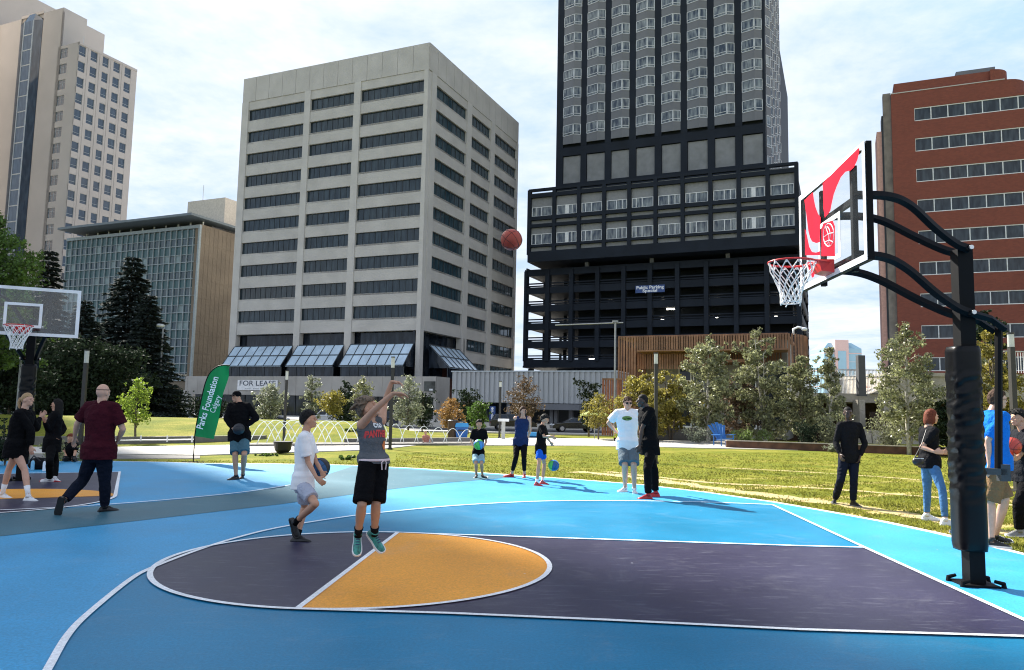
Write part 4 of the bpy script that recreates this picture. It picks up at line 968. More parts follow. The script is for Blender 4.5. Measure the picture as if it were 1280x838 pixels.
EYEM = mat('eye_dark', (.02, .015, .012), .2); LIPM = mat('lip', (.30, .10, .08), .5); BROW = mat('brow_hair', (.035, .022, .014), .8)
EYEW = mat('eye_white', (.6, .58, .55), .3)
def cloth(name, col, rough=.85, var=.12, bump=.55): return mat('cloth_'+name, col, rough, var=var, scale=5, bump=bump, bscale=13, spec=.08)
HAIRM = {'stubble': mat('hair_stubble', (.16, .10, .075), .8, var=.3, scale=80), 'brown': mat('hair_brown', (.06, .03, .017), .75, var=.4, scale=60, bump=.6, bscale=90, spec=.2), 'black': mat('hair_black', (.010, .008, .007), .7, var=.4, scale=60, bump=.6, bscale=90, spec=.2), 'blonde': mat('hair_blonde', (.36, .22, .10), .55, var=.35, scale=60, bump=.6, bscale=90), 'auburn': mat('hair_auburn', (.15, .035, .015), .7, var=.4, scale=60, bump=.6, bscale=90, spec=.2), 'ash': mat('hair_ash_blond', (.13, .085, .05), .55, var=.5, scale=50, bump=.7, bscale=80)}
def vhat(a): return a.normalized() if a.length > 1e-9 else Vector((0, 0, 1))
def lerp(a, b, t): return a+(b-a)*t
def reach(P, px, py, Lb, sign):
    """the joint seen at (px,py) whose bone from P has length Lb; sign>0 takes the farther solution"""
    C = Vector((0, 0, EYE)); d = ray(px, py).normalized(); oc = P-C; t0 = oc.dot(d); q = C+d*t0; h2 = Lb*Lb-(q-P).length_squared
    if h2 <= 0:
        v = q-P
        return P+v.normalized()*min(v.length, Lb*1.12)
    return C+d*(t0+sign*math.sqrt(h2))
def chain(mb, pts, rs, n=12):
    """limb with swelling muscles: points with radii, rounded at its joints"""
    P, R = [], []
    for i in range(len(pts)-1):
        for k in range(5):
            t = k/5; P.append(lerp(pts[i], pts[i+1], t)); R.append(rs[i]*(1-t)+rs[i+1]*t)
    P.append(pts[-1]); R.append(rs[-1]); mb.tube(P, R, n)
    for p, r in zip(pts, rs): mb.ell(p, r*.995, nu=n, nv=8)
def flat_tube(mb, pts, rs, n=16): mb.tube(pts, rs, n, True)
def hand(mb, wr, d, nrm, s, curl=.5, side=1, spread=.12, nofinger=False):
    """palm, four unequal fingers with two bends, and a thumb from the side of the palm. d points along the hand, nrm is the palm's facing"""
    d = vhat(d); nrm = vhat(nrm-d*nrm.dot(d)); w = d.cross(nrm)*side
    pl = .095*s
    c = wr+d*pl*.52; mb.tube([wr-d*.01*s, wr+d*.03*s, wr+d*.07*s, wr+d*pl], [(.024*s, .017*s), (.036*s, .018*s), (.041*s, .016*s), (.039*s, .012*s)], 10, el=nrm)
    for i, (o, ln) in enumerate(((-.029, .068), (-.0100, .078), (.0098, .073), (.028, .058))):
        p = wr+d*(pl*.93)+w*(-o*s); dd = vhat(d+w*(-o*spread*40)); P = [p]; a = 0
        for seg in (.45, .32, .23):
            a += curl*.75; q = vhat(dd*math.cos(a)+nrm*math.sin(a)); P.append(P[-1]+q*ln*seg*s)
        mb.tube(P, [.0095*s, .0092*s, .0085*s, .006*s], 7)
    p = wr+d*.028*s+w*.026*s; q = vhat(d*.75+w*.75+nrm*.25); q2 = vhat(d*.95+w*.25+nrm*(.2+curl*.4))
    mb.tube([p, p+q*.038*s, p+q*.038*s+q2*.03*s, p+q*.038*s+q2*.052*s], [.014*s, .012*s, .0105*s, .007*s], 7)
def shoe(P, ank, toe, k, cols, sh):
    """a laced shoe: sole, upper, tongue"""
    sole_m, up_m, lace_m = cols
    f = vhat(toe-ank); 
    f = vhat(toe-ank+Vector((0, 0, 0))); u = vhat(sh-ank); u = vhat(u-f*u.dot(f)); s = u.cross(f)
    base = ank-u*.085*k
    xs = [-.075, -.06, -.02, .04, .10, .15, .18, .197]; ws = [.022, .034, .037, .037, .046, .047, .037, .016]; hs = [.05, .085, .10, .09, .065, .048, .038, .022]
    up = MB(); rings = []
    for x, w, h in zip(xs, ws, hs):
        ring = []
        for j in range(12):
            a = 2*math.pi*j/12; cy = math.cos(a); sz = math.sin(a)
            yy = w*k*(1 if sz < 0 else .96)*cy*(1-.25*max(0, sz)); zz = (.018 if sz < 0 else .018+(h-.018)*sz)*k if sz >= 0 else .012*k
            ring.append(base+f*x*k+s*yy+u*zz)
        rings.append(ring)
    vs = [p for r in rings for p in r]; n = 12
    fs = [(i*n+j, i*n+(j+1) % n, (i+1)*n+(j+1) % n, (i+1)*n+j) for i in range(len(xs)-1) for j in range(n)]+[tuple(range(n-1, -1, -1)), tuple((len(xs)-1)*n+j for j in range(n))]
    up.add(vs, fs); up.tube([ank-u*.02*k, ank+u*.03*k-f*.004], [.043*k, .041*k], 12)
    for i in range(4): c = base+f*(.035+.022*i)*k+u*(.094-.011*i)*k; up.tube([c-s*.02*k, c+u*.004*k, c+s*.02*k], .0045*k, 5, mi=1)
    o = up.build('shoe', [up_m, lace_m], P, smooth=True, fix=True)
    so_ = MB(); pts = []
    for sgn in (1, -1):
        seq = list(zip(xs, ws)); seq = seq if sgn > 0 else seq[::-1]
        pts += [base+f*(x+(.004 if x > .15 else -.003 if x < -.07 else 0))*k+s*(sgn*(w+.004)*k) for x, w in seq]
    so_.prism(pts, u*.024*k); so_.build('sole', sole_m, o, fix=True)
class Head:
    def __init__(s, c, fwd, up, k): s.c = c; s.f = vhat(fwd); s.r = vhat(s.f.cross(up)); s.u = s.r.cross(s.f); s.k = k
    def P(s, r, f, u): return s.c+(s.r*r+s.f*f+s.u*u)*s.k
def head_geo(mb, H):
    A = (H.r, H.f, H.u); k = H.k
    mb.ell(H.P(0, -.008, .018), (.074*k, .094*k, .100*k), A, 20, 14)
    mb.ell(H.P(0, .020, -.045), (.056*k, .066*k, .066*k), A, 16, 10)
    mb.ell(H.P(0, .062, -.088), (.024*k, .022*k, .018*k), A)          # chin
    for s_ in (-1, 1):
        mb.ell(H.P(s_*.075, -.008, -.012), (.010*k, .021*k, .033*k), A)     # ear
        mb.ell(H.P(s_*.036, .058, -.024), (.022*k, .022*k, .02*k), A)      # cheek
        mb.ell(H.P(s_*.03, .076, .022), (.024*k, .012*k, .008*k), A)        # brow ridge
    mb.tube([H.P(0, .082, .018), H.P(0, .100, -.010), H.P(0, .110, -.026)], [.008*k, .011*k, .014*k], 8)
    mb.ell(H.P(0, .084, -.055), (.022*k, .013*k, .008*k), A); mb.ell(H.P(0, .081, -.067), (.018*k, .012*k, .007*k), A)
def face_bits(mb, H, glasses=False):
    A = (H.r, H.f, H.u); k = H.k
    for s_ in (-1, 1):
        mb.ell(H.P(s_*.031, .079, .003), (.012*k, .006*k, .006*k), A, 10, 6, 4); mb.ell(H.P(s_*.031, .0835, .003), (.005*k, .004*k, .005*k), A, 8, 6, 1)
        mb.tube([H.P(s_*.014, .089, .022), H.P(s_*.032, .088, .028), H.P(s_*.05, .076, .022)], [.003*k, .0042*k, .0025*k], 6, mi=3)
    mb.tube([H.P(-.022, .089, -.060), H.P(0, .096, -.060), H.P(.022, .089, -.060)], [.002*k, .0055*k, .002*k], 6, mi=2)
def hair_shell(H, style, seed=1):
    """hair as one shell round the skull, cut back from the face, with locks"""
    mb = MB(); k = H.k; nu, nv = 36, 24; vs = []; rnd = random.Random(seed)
    thick = {'short': .019, 'buzz': .004, 'messy': .020, 'bob': .016, 'long': .016, 'pony': .008, 'mop': .024, 'fringe': .0035}[style]
    for i in range(nv+1):
        ph = -math.pi/2+math.pi*i/nv
        for j in range(nu):
            th = 2*math.pi*j/nu; dr, df, du = math.cos(ph)*math.cos(th), math.cos(ph)*math.sin(th), math.sin(ph)
            # hairline: over the forehead, in front of the ears and down to the nape
            lim = .38 if df > .35 else (-.10 if df > -.1 else -.55)
            if df > .35: lim = .36
            elif df > -.25: lim = -.1+(.52)*smoothstep(-.25, .35, df)
            else: lim = -.1-.45*smoothstep(.25, .7, -df)
            lim -= .16*(1-smoothstep(.3, .6, df))
            if style in ('bob', 'long'): lim -= .3*(1-smoothstep(.2, .5, df))
            if style == 'fringe': lim = .1 if df < .5 else .55
            t_ = thick*(1+.5*noise.noise(Vector((dr*6, df*6, du*6+seed)))) + (.014*max(0, noise.noise(Vector((dr*9, df*9, seed)))) if style in ('messy', 'mop') else 0)
            t_ *= 1-.6*smoothstep(.2, .75, df); inn = smoothstep(lim-.10, lim+.06, du); off = -.016*(1-inn)+t_*inn
            if style == 'fringe' and du > .38: off = -.01
            vs.append(H.P(dr*(.074+off), -.008+df*(.094+off), .018+du*(.100+off)))
    fs = [(i*nu+j, i*nu+(j+1) % nu, (i+1)*nu+(j+1) % nu, (i+1)*nu+j) for i in range(nv) for j in range(nu)]
    mb.add(vs, fs)
    if style in ('messy', 'mop', 'short'):
        for i in range({'messy': 90, 'mop': 150, 'short': 50}[style]):
            th = rnd.uniform(0, 6.28); du = rnd.uniform(.25, .98); cr = math.sqrt(1-du*du); dr, df = cr*math.cos(th), cr*math.sin(th)
            L_ = rnd.uniform(.015, .04)*{'messy': 1.0, 'mop': 1.35, 'short': .6}[style]; b_ = -.5 if style == 'mop' else .2
            p = H.P(dr*.078, -.008+df*.098, .018+du*.104); q = H.P(dr*(.078+L_)+rnd.gauss(0, .012), -.008+df*(.098+L_)+L_*b_, .018+du*(.104+L_*.5)+rnd.gauss(0, .008))
            q2 = H.P(dr*(.078+L_*1.3)+rnd.gauss(0, .014), -.008+df*(.098+L_*1.2)+L_*b_*2, .018+du*(.104+L_*.3)-.01)
            mb.tube([p, q, q2], [.009*k, .007*k, .002*k], 5)
    if style in ('bob', 'long'):
        n_ = 26; dn = -.11 if style == 'bob' else -.30
        for i in range(n_):
            a = math.pi*(.0+i/(n_-1))+math.pi       # round the back from ear to ear
            dr, df = math.cos(a)*1.02, math.sin(a)
            p = H.P(dr*.078, -.01+df*.095, .02); q = H.P(dr*.086, -.012+df*.10, dn*.45); q2 = H.P(dr*(.08 if style == 'bob' else .09)+rnd.gauss(0, .004), -.012+df*.10, dn+rnd.gauss(0, .01))
            mb.tube([p, q, q2], [.015*k, .017*k, .008*k], 6)
    if style == 'pony':
        p = H.P(0, -.098, .03); mb.tube([p, H.P(.0, -.13, .02), H.P(0, -.145, -.05), H.P(.01, -.13, -.13), H.P(.015, -.115, -.17)], [.016*k, .026*k, .028*k, .02*k, .006*k], 8)
    return mb
def person(label, Y, H, px, face, sk='light', hair=('short', 'brown'), top=('tee', None), bottom=('pants', None), shoes=None, socks=None, build=1.0, torso=0.0, look=None, group=None, headup=None, sgn={}, curl=(.45, .45), palm=(None, None), hs=1.0, voxel=.010, ground=0.0, sit=False, hem=None, extras=None):
    """px: joints in the photograph's pixels; face: heading in degrees, 0 = to the right, -90 = to the viewer"""
    k = H/1.75; a = math.radians(face); fw = Vector((math.cos(a), math.sin(a), 0)); rt = Vector((math.sin(a), -math.cos(a), 0))   # right-hand side of the person
    ta = math.radians(face+torso); tf = Vector((math.cos(ta), math.sin(ta), 0)); tr = Vector((math.sin(ta), -math.cos(ta), 0))
    hip = at(*px['hip'], Y); hd = at(px['head'][0], px['head'][1], Y+(px['head'][2] if len(px['head']) > 2 else 0))
    nb = at(*px['neck'][:2], Y+(px['neck'][2] if len(px['neck']) > 2 else 0))      # base of the neck
    J = {}
    for s_, n_ in ((1, 'R'), (-1, 'L')):
        J['sh'+n_] = nb-Vector((0, 0, .035*k))+tr*(s_*.172*k*build**.5)
        if 'sh'+n_ in px: q = px['sh'+n_]; J['sh'+n_] = at(q[0], q[1], J['sh'+n_].y+(q[2] if len(q) > 2 else 0))
        J['hp'+n_] = hip+rt*(s_*.085*k)
        e = px['el'+n_]; J['el'+n_] = reach(J['sh'+n_], e[0], e[1], .168*H, e[2]); w = px['wr'+n_]; J['wr'+n_] = reach(J['el'+n_], w[0], w[1], .148*H, w[2])
        an = px['an'+n_]; yy = Y+(an[2] if len(an) > 2 else 0)
        if len(an) > 3: A = at(an[0], an[1], yy)
        else:
            A = at(an[0], an[1], yy); A = Vector((xat(an[0], yy, .085*k), yy, ground+.088*k))
        J['an'+n_] = A
        kn = px['kn'+n_]; K = reach(J['hp'+n_], kn[0], kn[1], .245*H, kn[2])
        # keep the shin's true length where the pixel allows it
        J['kn'+n_] = K
        t = px['toe'+n_]; td = Vector(t).normalized() if len(t) == 3 else Vector((math.cos(math.radians(t[0])), math.sin(math.radians(t[0])), 0))
        J['toe'+n_] = A+td*.15*k-(Vector((0, 0, .0)))
    S = SKINS[sk]; wn, bw = build, build
    # ---- body
    mb = MB(); tor = vhat(nb-hip)
    def torso_rings(inf, z0, z1, wf=1.0, n=9, skirt=False):
        R = []; 
        prof = [(-.16, .085, .085), (-.06, .145, .112), (.06, .160, .118), (.25, .142, .108), (.42, .138, .104), (.62, .156, .114), (.80, .168, .112), (.92, .150, .088), (1.0, .085, .066), (1.06, .055, .055)]
        def ev(t):
            for (a0, w0, d0), (a1, w1, d1) in zip(prof, prof[1:]):
                if a0 <= t <= a1: u = (t-a0)/(a1-a0); return w0+(w1-w0)*u, d0+(d1-d0)*u
            return prof[-1][1:] if t > 1 else prof[0][1:]
        pts, rr = [], []
        for i in range(n+1):
            t = z0+(z1-z0)*i/n; w_, d_ = ev(t)
            if skirt and t < .22: w_, d_ = max(w_, .178), max(d_, .134)
            belly = (build-1)*.06*math.exp(-((t-.25)/.25)**2)
            pts.append(lerp(hip, nb, t)+vhat(lerp(fw, tf, t))*belly*k); rr.append(((w_*build+inf)*k*wf, (d_*(.4+.6*build)+inf+belly)*k))
        return pts, rr
    def lofted(m_, pts, rr, n=20):
        vs = []; cnt = len(pts)
        for i in range(cnt):
            t = i/(cnt-1); f_ = vhat(lerp(fw, tf, t)); r_ = vhat(lerp(rt, tr, t)); 
            for j in range(n):
                a_ = 2*math.pi*j/n; c_, s2 = math.cos(a_), math.sin(a_); e_ = .86
                vs.append(pts[i]+r_*(rr[i][0]*abs(c_)**e_*(1 if c_ > 0 else -1))+f_*(rr[i][1]*abs(s2)**e_*(1 if s2 > 0 else -1)))
        fs = [(i*n+j, i*n+(j+1) % n, (i+1)*n+(j+1) % n, (i+1)*n+j) for i in range(cnt-1) for j in range(n)]+[tuple(range(n-1, -1, -1)), tuple((cnt-1)*n+j for j in range(n))]
        m_.add(vs, fs)
    lofted(mb, *torso_rings(-.012, -.15, 1.03, n=12))
    lk = math.radians(look if look is not None else face); lf = Vector((math.cos(lk), math.sin(lk), 0))
    hu = headup or 0.0; lf = vhat(lf*math.cos(hu)+Vector((0, 0, 1))*math.sin(hu)); Hd = Head(hd, lf, Vector((0, 0, 1)), k*hs)
    nk = nb+Vector((0, 0, .02*k)); chain(mb, [nb-Vector((0, 0, .05*k)), nk, lerp(nk, hd, .6), Hd.P(0, -.02, -.03)], [.064*k, .060*k*build**.5, .057*k*build**.5, .054*k*build**.3])
    head_geo(mb, Hd)
    for n_ in 'RL':
        sh, el, wr, hp, kn, an = (J[x+n_] for x in ('sh', 'el', 'wr', 'hp', 'kn', 'an')); b5 = build**.5
        mb.ell(sh, .056*k*b5); chain(mb, [lerp(sh, nb, .55)-Vector((0, 0, .02*k)), sh, lerp(sh, el, .4), el, lerp(el, wr, .3), lerp(el, wr, .95)], [.05*k*b5, .054*k*b5, .047*k*b5, .037*k*b5, .037*k*b5, .024*k], 12)
        hdir = px.get('hand'+n_); cu = curl[0 if n_ == 'R' else 1]
        hv = vhat(Vector(hdir)) if hdir else vhat(wr-el); pn = palm[0 if n_ == 'R' else 1]; pn = Vector(pn) if pn else (-rt if n_ == 'R' else rt)
        hand(mb, wr, hv, pn, k*1.0, cu, 1 if n_ == 'R' else -1)
        chain(mb, [hp, lerp(hp, kn, .35), kn, lerp(kn, an, .3), lerp(kn, an, .65), an], [.082*k*b5, .076*k*b5, .052*k*b5, .055*k*b5, .042*k*b5, .033*k], 14)
        toe = J['toe'+n_]; td_ = vhat(toe-an); su = vhat(lerp(an, kn, .3)-an); su = vhat(su-td_*su.dot(td_)); mb.tube([an-su*.02*k-td_*.03*k, an-su*.035*k+td_*.03*k, an+td_*.13*k-su*.062*k], [.028*k, .028*k, (.026*k, .014*k)], 8)
    me = bake(mb, voxel*.8, 2, [S]); fb = MB(); face_bits(fb, Hd); join_extra(me, fb, [S, EYEM, LIPM, BROW, EYEW])
    base = Vector(((J['anR'].x+J['anL'].x)/2, (J['anR'].y+J['anL'].y)/2, ground))
    for v in me.vertices: v.co -= base
    body = link('person', me, None, Matrix.Translation(base)); tag(body, label, 'person', group)
    def attach(mesh, name, mats):
        mesh.materials.clear()
        for m_ in mats: mesh.materials.append(m_)
        return link(name, mesh, body)
    # ---- top
    kind, col = top[0], top[1]; sl = {'tee': .62, 'long': 1.9, 'tank': 0, 'polo': .7}[kind]; hemt = hem if hem is not None else (-.12 if kind != 'tank' else -.05)
    t_ = MB(); loose = .016 if kind != 'long' else .020
    if len(top) > 2: loose = top[2]
    lofted(t_, *torso_rings(loose, hemt, 1.0 if kind != 'tank' else .95, n=12, skirt=True))
    for n_ in 'RL':
        sh, el, wr = J['sh'+n_], J['el'+n_], J['wr'+n_]; b5 = build**.5
        if sl == 0:
            c_ = lerp(sh, nb, .35)+Vector((0, 0, .0)); t_.ell(c_, (.055*k, .055*k, .05*k)); t_.tube([lerp(hip, nb, .75)+tr*(.1*k if n_ == 'R' else -.1*k), c_, nb], [.075*k, .045*k, .05*k], 12); continue
        t_.ell(sh, (.062+loose*.5)*k*b5); t_.tube([lerp(nb, sh, .1)-Vector((0, 0, .01*k)), sh], [(.06+loose*.5)*k*b5, (.060+loose*.5)*k*b5], 12)
        if sl < 1: q = lerp(sh, el, sl+.15); t_.tube([sh, lerp(sh, q, .5), q], [(.057+loose*.5)*k*b5, (.057+loose*.8)*k*b5, (.056+loose*.8)*k*b5], 14)
        else:
            t_.tube([sh, lerp(sh, el, .5), el], [(.056+loose*.6)*k*b5, (.052+loose*.6)*k*b5, (.046+loose*.5)*k*b5], 12); t_.ell(el, (.045+loose*.5)*k*b5); q = lerp(el, wr, .93)
            t_.tube([el, lerp(el, q, .5), q], [(.045+loose*.5)*k*b5, (.043+loose*.4)*k*b5, (.034+loose*.2)*k*b5], 12)
    t_.tube([nb-Vector((0, 0, .03*k)), nb+Vector((0, 0, .02*k))], [.075*k, .062*k], 14) if kind != 'tank' else None
    if kind in ('long', 'polo'): t_.tube([nb, nb+Vector((0, 0, .055*k))], [.07*k, .064*k], 14)
    tm = bake(t_, voxel, 2)
    # folds: cloth gathers a little below the arms and at the waist
    nrm = [v.normal.copy() for v in tm.vertices]
    for v, n0 in zip(tm.vertices, nrm):
        q = v.co; f1 = noise.noise(Vector((q.x*9+H, q.y*9, q.z*4))); f2 = noise.noise(Vector((q.x*5, q.y*5+H, q.z*19)))
        v.co += n0*(f1*.009+f2*.005)*k
    tm.update(); 
    TOP = attach(tm, {'tee': 'shirt', 'long': 'jacket', 'tank': 'jersey', 'polo': 'polo_shirt'}[kind], [col]); 
    off = -base
    for v in tm.vertices: v.co += off
    body_local = Matrix.Translation(base); TOP.matrix_basis = body_local; WM[TOP.name] = body_local.copy(); TOP.matrix_parent_inverse = body_local.inverted()
    # ---- bottom
    kindb, colb = bottom[0], bottom[1]; m_ = MB(); ln = {'shorts': .95, 'pants': 1.92, 'short_shorts': .45, 'leggings': 1.9, 'capri': 1.7}[kindb]; b5 = build**.5
    lb = {'shorts': .022, 'pants': .014, 'short_shorts': .015, 'leggings': .004, 'capri': .007}[kindb]
    if len(bottom) > 2: ln = bottom[2]
    lofted(m_, *torso_rings(lb*.7, -.16, .17, n=6))
    for n_ in 'RL':
        hp, kn, an = J['hp'+n_], J['kn'+n_], J['an'+n_]; m_.ell(hp, (.078+lb*.8)*k*b5)
        if ln <= 1: q = lerp(hp, kn, ln); m_.tube([hp, lerp(hp, q, .5), q], [(.080+lb)*k*b5, (.081+lb)*k*b5, (.074+lb*1.3)*k*b5], 16)
        else:
            m_.tube([hp, lerp(hp, kn, .5), kn], [(.088+lb)*k*b5, (.074+lb)*k*b5, (.056+lb)*k*b5], 16); m_.ell(kn, (.055+lb)*k*b5)
            q = lerp(kn, an, min(1.0, ln-1)); m_.tube([kn, lerp(kn, q, .35), q], [(.056+lb)*k*b5, (.057+lb)*k*b5, (.040+lb*1.4)*k*b5], 14)
    bm_ = bake(m_, voxel, 2); nrm = [v.normal.copy() for v in bm_.vertices]
    for v, n0 in zip(bm_.vertices, nrm):
        q = v.co; f1 = noise.noise(Vector((q.x*10, q.y*10+H*3, q.z*3))); f2 = noise.noise(Vector((q.x*5, q.y*5, q.z*22+H)))
        amp = .006 if kindb not in ('leggings', 'capri') else .0015
        v.co += n0*(f1*amp+f2*amp*.8)*k
    for v in bm_.vertices: v.co += off
    bm_.update(); BT = attach(bm_, 'shorts' if 'short' in kindb else 'trousers', [colb]); BT.matrix_basis = body_local; BT.matrix_parent_inverse = body_local.inverted(); WM[BT.name] = body_local.copy()
    # ---- hair, shoes, socks
    if hair:
        hm = hair_shell(Hd, hair[0], int(H*100)); hb = bake(hm, .0075, 1)
        for v in hb.vertices: v.co += off
        h_ = attach(hb, 'hair', [HAIRM[hair[1]]]); h_.matrix_basis = body_local; h_.matrix_parent_inverse = body_local.inverted()
    WM[body.name] = body_local.copy()
    for n_ in 'RL':
        if socks and socks != 'none':
            sb_ = MB(); an, kn = J['an'+n_], J['kn'+n_]; top_ = lerp(an, kn, socks[1]); sb_.tube([an-Vector((0, 0, .02*k)), lerp(an, top_, .5), top_], [.038*k, .039*k, .044*k+socks[1]*.012], 12); sb_.build('sock', socks[0], body, smooth=True)
        if shoes: shoe(body, J['an'+n_], J['toe'+n_], k, shoes, lerp(J['an'+n_], J['kn'+n_], .3))
    return body, J, Hd, TOP
# ---- cloth colours
WHITE = cloth('white', (.82, .82, .83), var=.01, bump=.12); BLACK = cloth('black', (.0045, .0045, .0055)); BLACK2 = cloth('washed_black', (.009, .009, .011)); MAROON = cloth('maroon', (.045, .006, .012)); TEALS = cloth('teal_shorts', (.07, .15, .19))
GREYJ = cloth('grey_jersey', (.11, .115, .125)); NAVY = cloth('navy', (.015, .028, .085)); BRBLUE = cloth('bright_blue', (.01, .16, .58)); LGREY = cloth('light_grey', (.40, .42, .50)); SLATE = cloth('slate_shorts', (.12, .155, .18)); ROYAL = cloth('royal_blue', (.01, .10, .52)); KHAKI = cloth('khaki', (.20, .12, .06)); DENIM = cloth('denim', (.07, .17, .34)); DNAVY = cloth('dark_navy_trousers', (.008, .011, .022)); LBLUE = cloth('pale_blue_shorts', (.28, .42, .48)); CHAR = cloth('charcoal', (.014, .015, .019))
sW = mat('shoe_white', (.75, .75, .76), .5); sB = mat('shoe_black', (.008, .008, .009), .5); sR_ = mat('shoe_red', (.48, .02, .025), .45); sG_ = mat('shoe_teal_green', (.03, .22, .19), .45, var=.5, scale=30); sGy = mat('shoe_grey', (.22, .22, .23), .6); sNv = mat('lace_navy', (.02, .03, .12), .6)
# ball with seams
def ball(label, cat, c, r, cols, pattern='seams', rot=0.3, mate=None):
    t = tag(link('ball' if cat == 'ball' else 'basketball', None, None, Matrix.Translation(c)), label, 'basketball')
    R = Matrix.Rotation(rot, 3, 'X') @ Matrix.Rotation(rot*2.1, 3, 'Z')
    mb = MB()
    nu, nv = 48, 32; vs = []
    for i in range(nv+1):
        ph = -math.pi/2+math.pi*i/nv
        for j in range(nu): th = 2*math.pi*j/nu; vs.append(c+R @ Vector((math.cos(ph)*math.cos(th), math.cos(ph)*math.sin(th), math.sin(ph)))*r)
    fs, mi = [], []
    for i in range(nv):
        for j in range(nu):
            fs.append((i*nu+j, i*nu+(j+1) % nu, (i+1)*nu+(j+1) % nu, (i+1)*nu+j)); mi.append((j*4//nu) % len(cols) if len(cols) > 1 else 0)
    mb.v = [tuple(p) for p in vs]; mb.f = fs; mb.mi = mi
    mb.build('ball_skin', cols, t, smooth=True)
    sm = MB(); q = lambda v: c+R @ v*(r*1.001)
    for f_ in (lambda a: Vector((math.cos(a), math.sin(a), 0)), lambda a: Vector((math.cos(a), 0, math.sin(a))), lambda a: Vector((0, math.cos(a), math.sin(a)))): sm.tube([q(f_(a)) for a in np.linspace(0, 2*math.pi, 49)], r*.022, 5, caps=False)
    for s_ in (1, -1): sm.tube([q(Vector((math.cos(a)*.8, s_*(.62-.22*math.cos(2*a)), math.sin(a)*.8)).normalized()) for a in np.linspace(0, 2*math.pi, 49)], r*.022, 5, caps=False)
    sm.build('seam', mat('seam_black', (.01, .01, .01), .7), t)
    return t
BR = mat('ball_red_brown', (.36, .045, .02), .5, var=.15, scale=8, bump=.5, bscale=220)
BRR = mat('ball_bright_red', (.5, .05, .03), .45, bump=.5, bscale=220)
BBL = mat('ball_blue', (.01, .09, .24), .45, bump=.4, bscale=220); BBL2 = mat('ball_light_blue', (.05, .25, .55), .45); BGR = mat('ball_green', (.08, .45, .08), .45); BBK = mat('ball_black', (.015, .015, .02), .5)
# ---- the people (joints measured in the photograph)
# 1 shooter
P6, J6, H6, T6 = person('boy in grey jersey and black shorts jumping with both arms raised after a shot', 7.05, 1.58, dict(
    head=(460.5, 510.5), neck=(462.5, 526.5), hip=(467.5, 578), shR=(452, 531), shL=(477, 526), elR=(470, 511, -1), wrR=(491.5, 492, -1), elL=(480.5, 505, 1), wrL=(489.5, 477.5, -1),
    handR=(1, -.1, -.05), handL=(1, -.2, -.12), knR=(452.5, 630, -1), knL=(470, 629, -1), anR=(447.5, 668, 0, 1), anL=(468, 667, .05, 1), toeR=(.12, -.55, -.72), toeL=(.60, -.35, -.62)),
    face=-38, look=-5, headup=.45, sk='tan', hair=('mop', 'ash'), top=('tank', GREYJ, .014), bottom=('shorts', BLACK, .98), shoes=(sW, sG_, sNv), socks=(BLACK2, .22), hs=1.02, build=.86, curl=(.35, .55), palm=((0, -.3, -1), (0, -.3, -1)), voxel=.008, hem=-.02)
# 2 boy in white
P5, J5, H5, T5 = person('boy in white tee and pale grey shorts walking with a blue ball at his hip', 8.9, 1.52, dict(
    head=(386, 525), neck=(382, 543), hip=(379, 606), elR=(385, 578, -1), wrR=(395.5, 597, -1), elL=(394, 575, 1), wrL=(402, 590, -1), handR=(.75, -.1, -.6),
    knR=(394.5, 630, -1), knL=(380.5, 634, 1), anR=(369, 653, .05, 1), anL=(372, 664, .12), toeR=(.35, -.1, -.85), toeL=(-5,)),
    face=5, look=10, headup=.12, sk='tan', hair=('short', 'black'), top=('tee', WHITE, .03), bottom=('shorts', LGREY, .72), shoes=(sB, sB, sB), socks=(BLACK, .2), hs=1.05, build=.88, voxel=.009, hem=-.08, curl=(.6, .6))
ball('blue and black basketball held at the hip of the boy in white', 'basketball', at(400, 585, 9.08), .118, [BBL, BBK], rot=.5)
# 3 man in maroon
P3, *_ = person('bald man in maroon tee and dark jeans striding away, seen from behind', 10.85, 1.80, dict(
    head=(129, 491), neck=(127, 506), hip=(123, 568), elL=(96.5, 530, 1), wrL=(93, 548, 1), elR=(155, 540, 1), wrR=(147, 552, 1), knR=(131, 604, 1), knL=(104, 600, 1), anR=(131, 630, .25), anL=(80, 626, -.15, 1), toeR=(50,), toeL=(-.25, .2, -.92)),
    face=80, look=75, sk='light', hair=('fringe', 'stubble'), top=('tee', MAROON, .03), bottom=('pants', DNAVY), shoes=(sB, sB, sB), build=1.18, hem=-.1)
# 4 man in cap
P4, J4, H4, _ = person('man in black cap, black jacket and teal shorts clutching a dark ball', 16.3, 1.83, dict(
    head=(295.5, 496.5), neck=(299.5, 506), hip=(299.5, 547), elR=(283.5, 524, -1), wrR=(291, 536, -1), elL=(320.5, 523, -1), wrL=(307, 533, -1), handR=(.8, -.3, .0), handL=(-.8, -.4, .1), knR=(294, 569, -1), knL=(305.5, 568, -1), anR=(295, 593, -.15), anL=(303.5, 592, .2), toeR=(-120,), toeL=(-80,)),
    face=-95, look=-112, sk='tan', hair=None, top=('long', BLACK, .028), bottom=('shorts', TEALS, .9), shoes=(sB, sB, sB), build=1.15, curl=(.7, .7), hem=-.13)
mb = MB(); Hc = H4; A = (Hc.r, Hc.f, Hc.u); mb.ell(Hc.P(0, -.01, .045), (.083*Hc.k, .103*Hc.k, .085*Hc.k), A, 20, 12)
mb.tube([Hc.P(0, .06, .045), Hc.P(0, .13, .04), Hc.P(0, .165, .028)], [(.06*Hc.k, .008), (.062*Hc.k, .007), (.035*Hc.k, .005)], 12, el=Hc.u); mb.build('cap', BLACK, P4, smooth=True)
ball('black basketball clutched by the man in the cap', 'basketball', at(298.5, 536.5, 15.98), .119, [BBK], rot=.2)
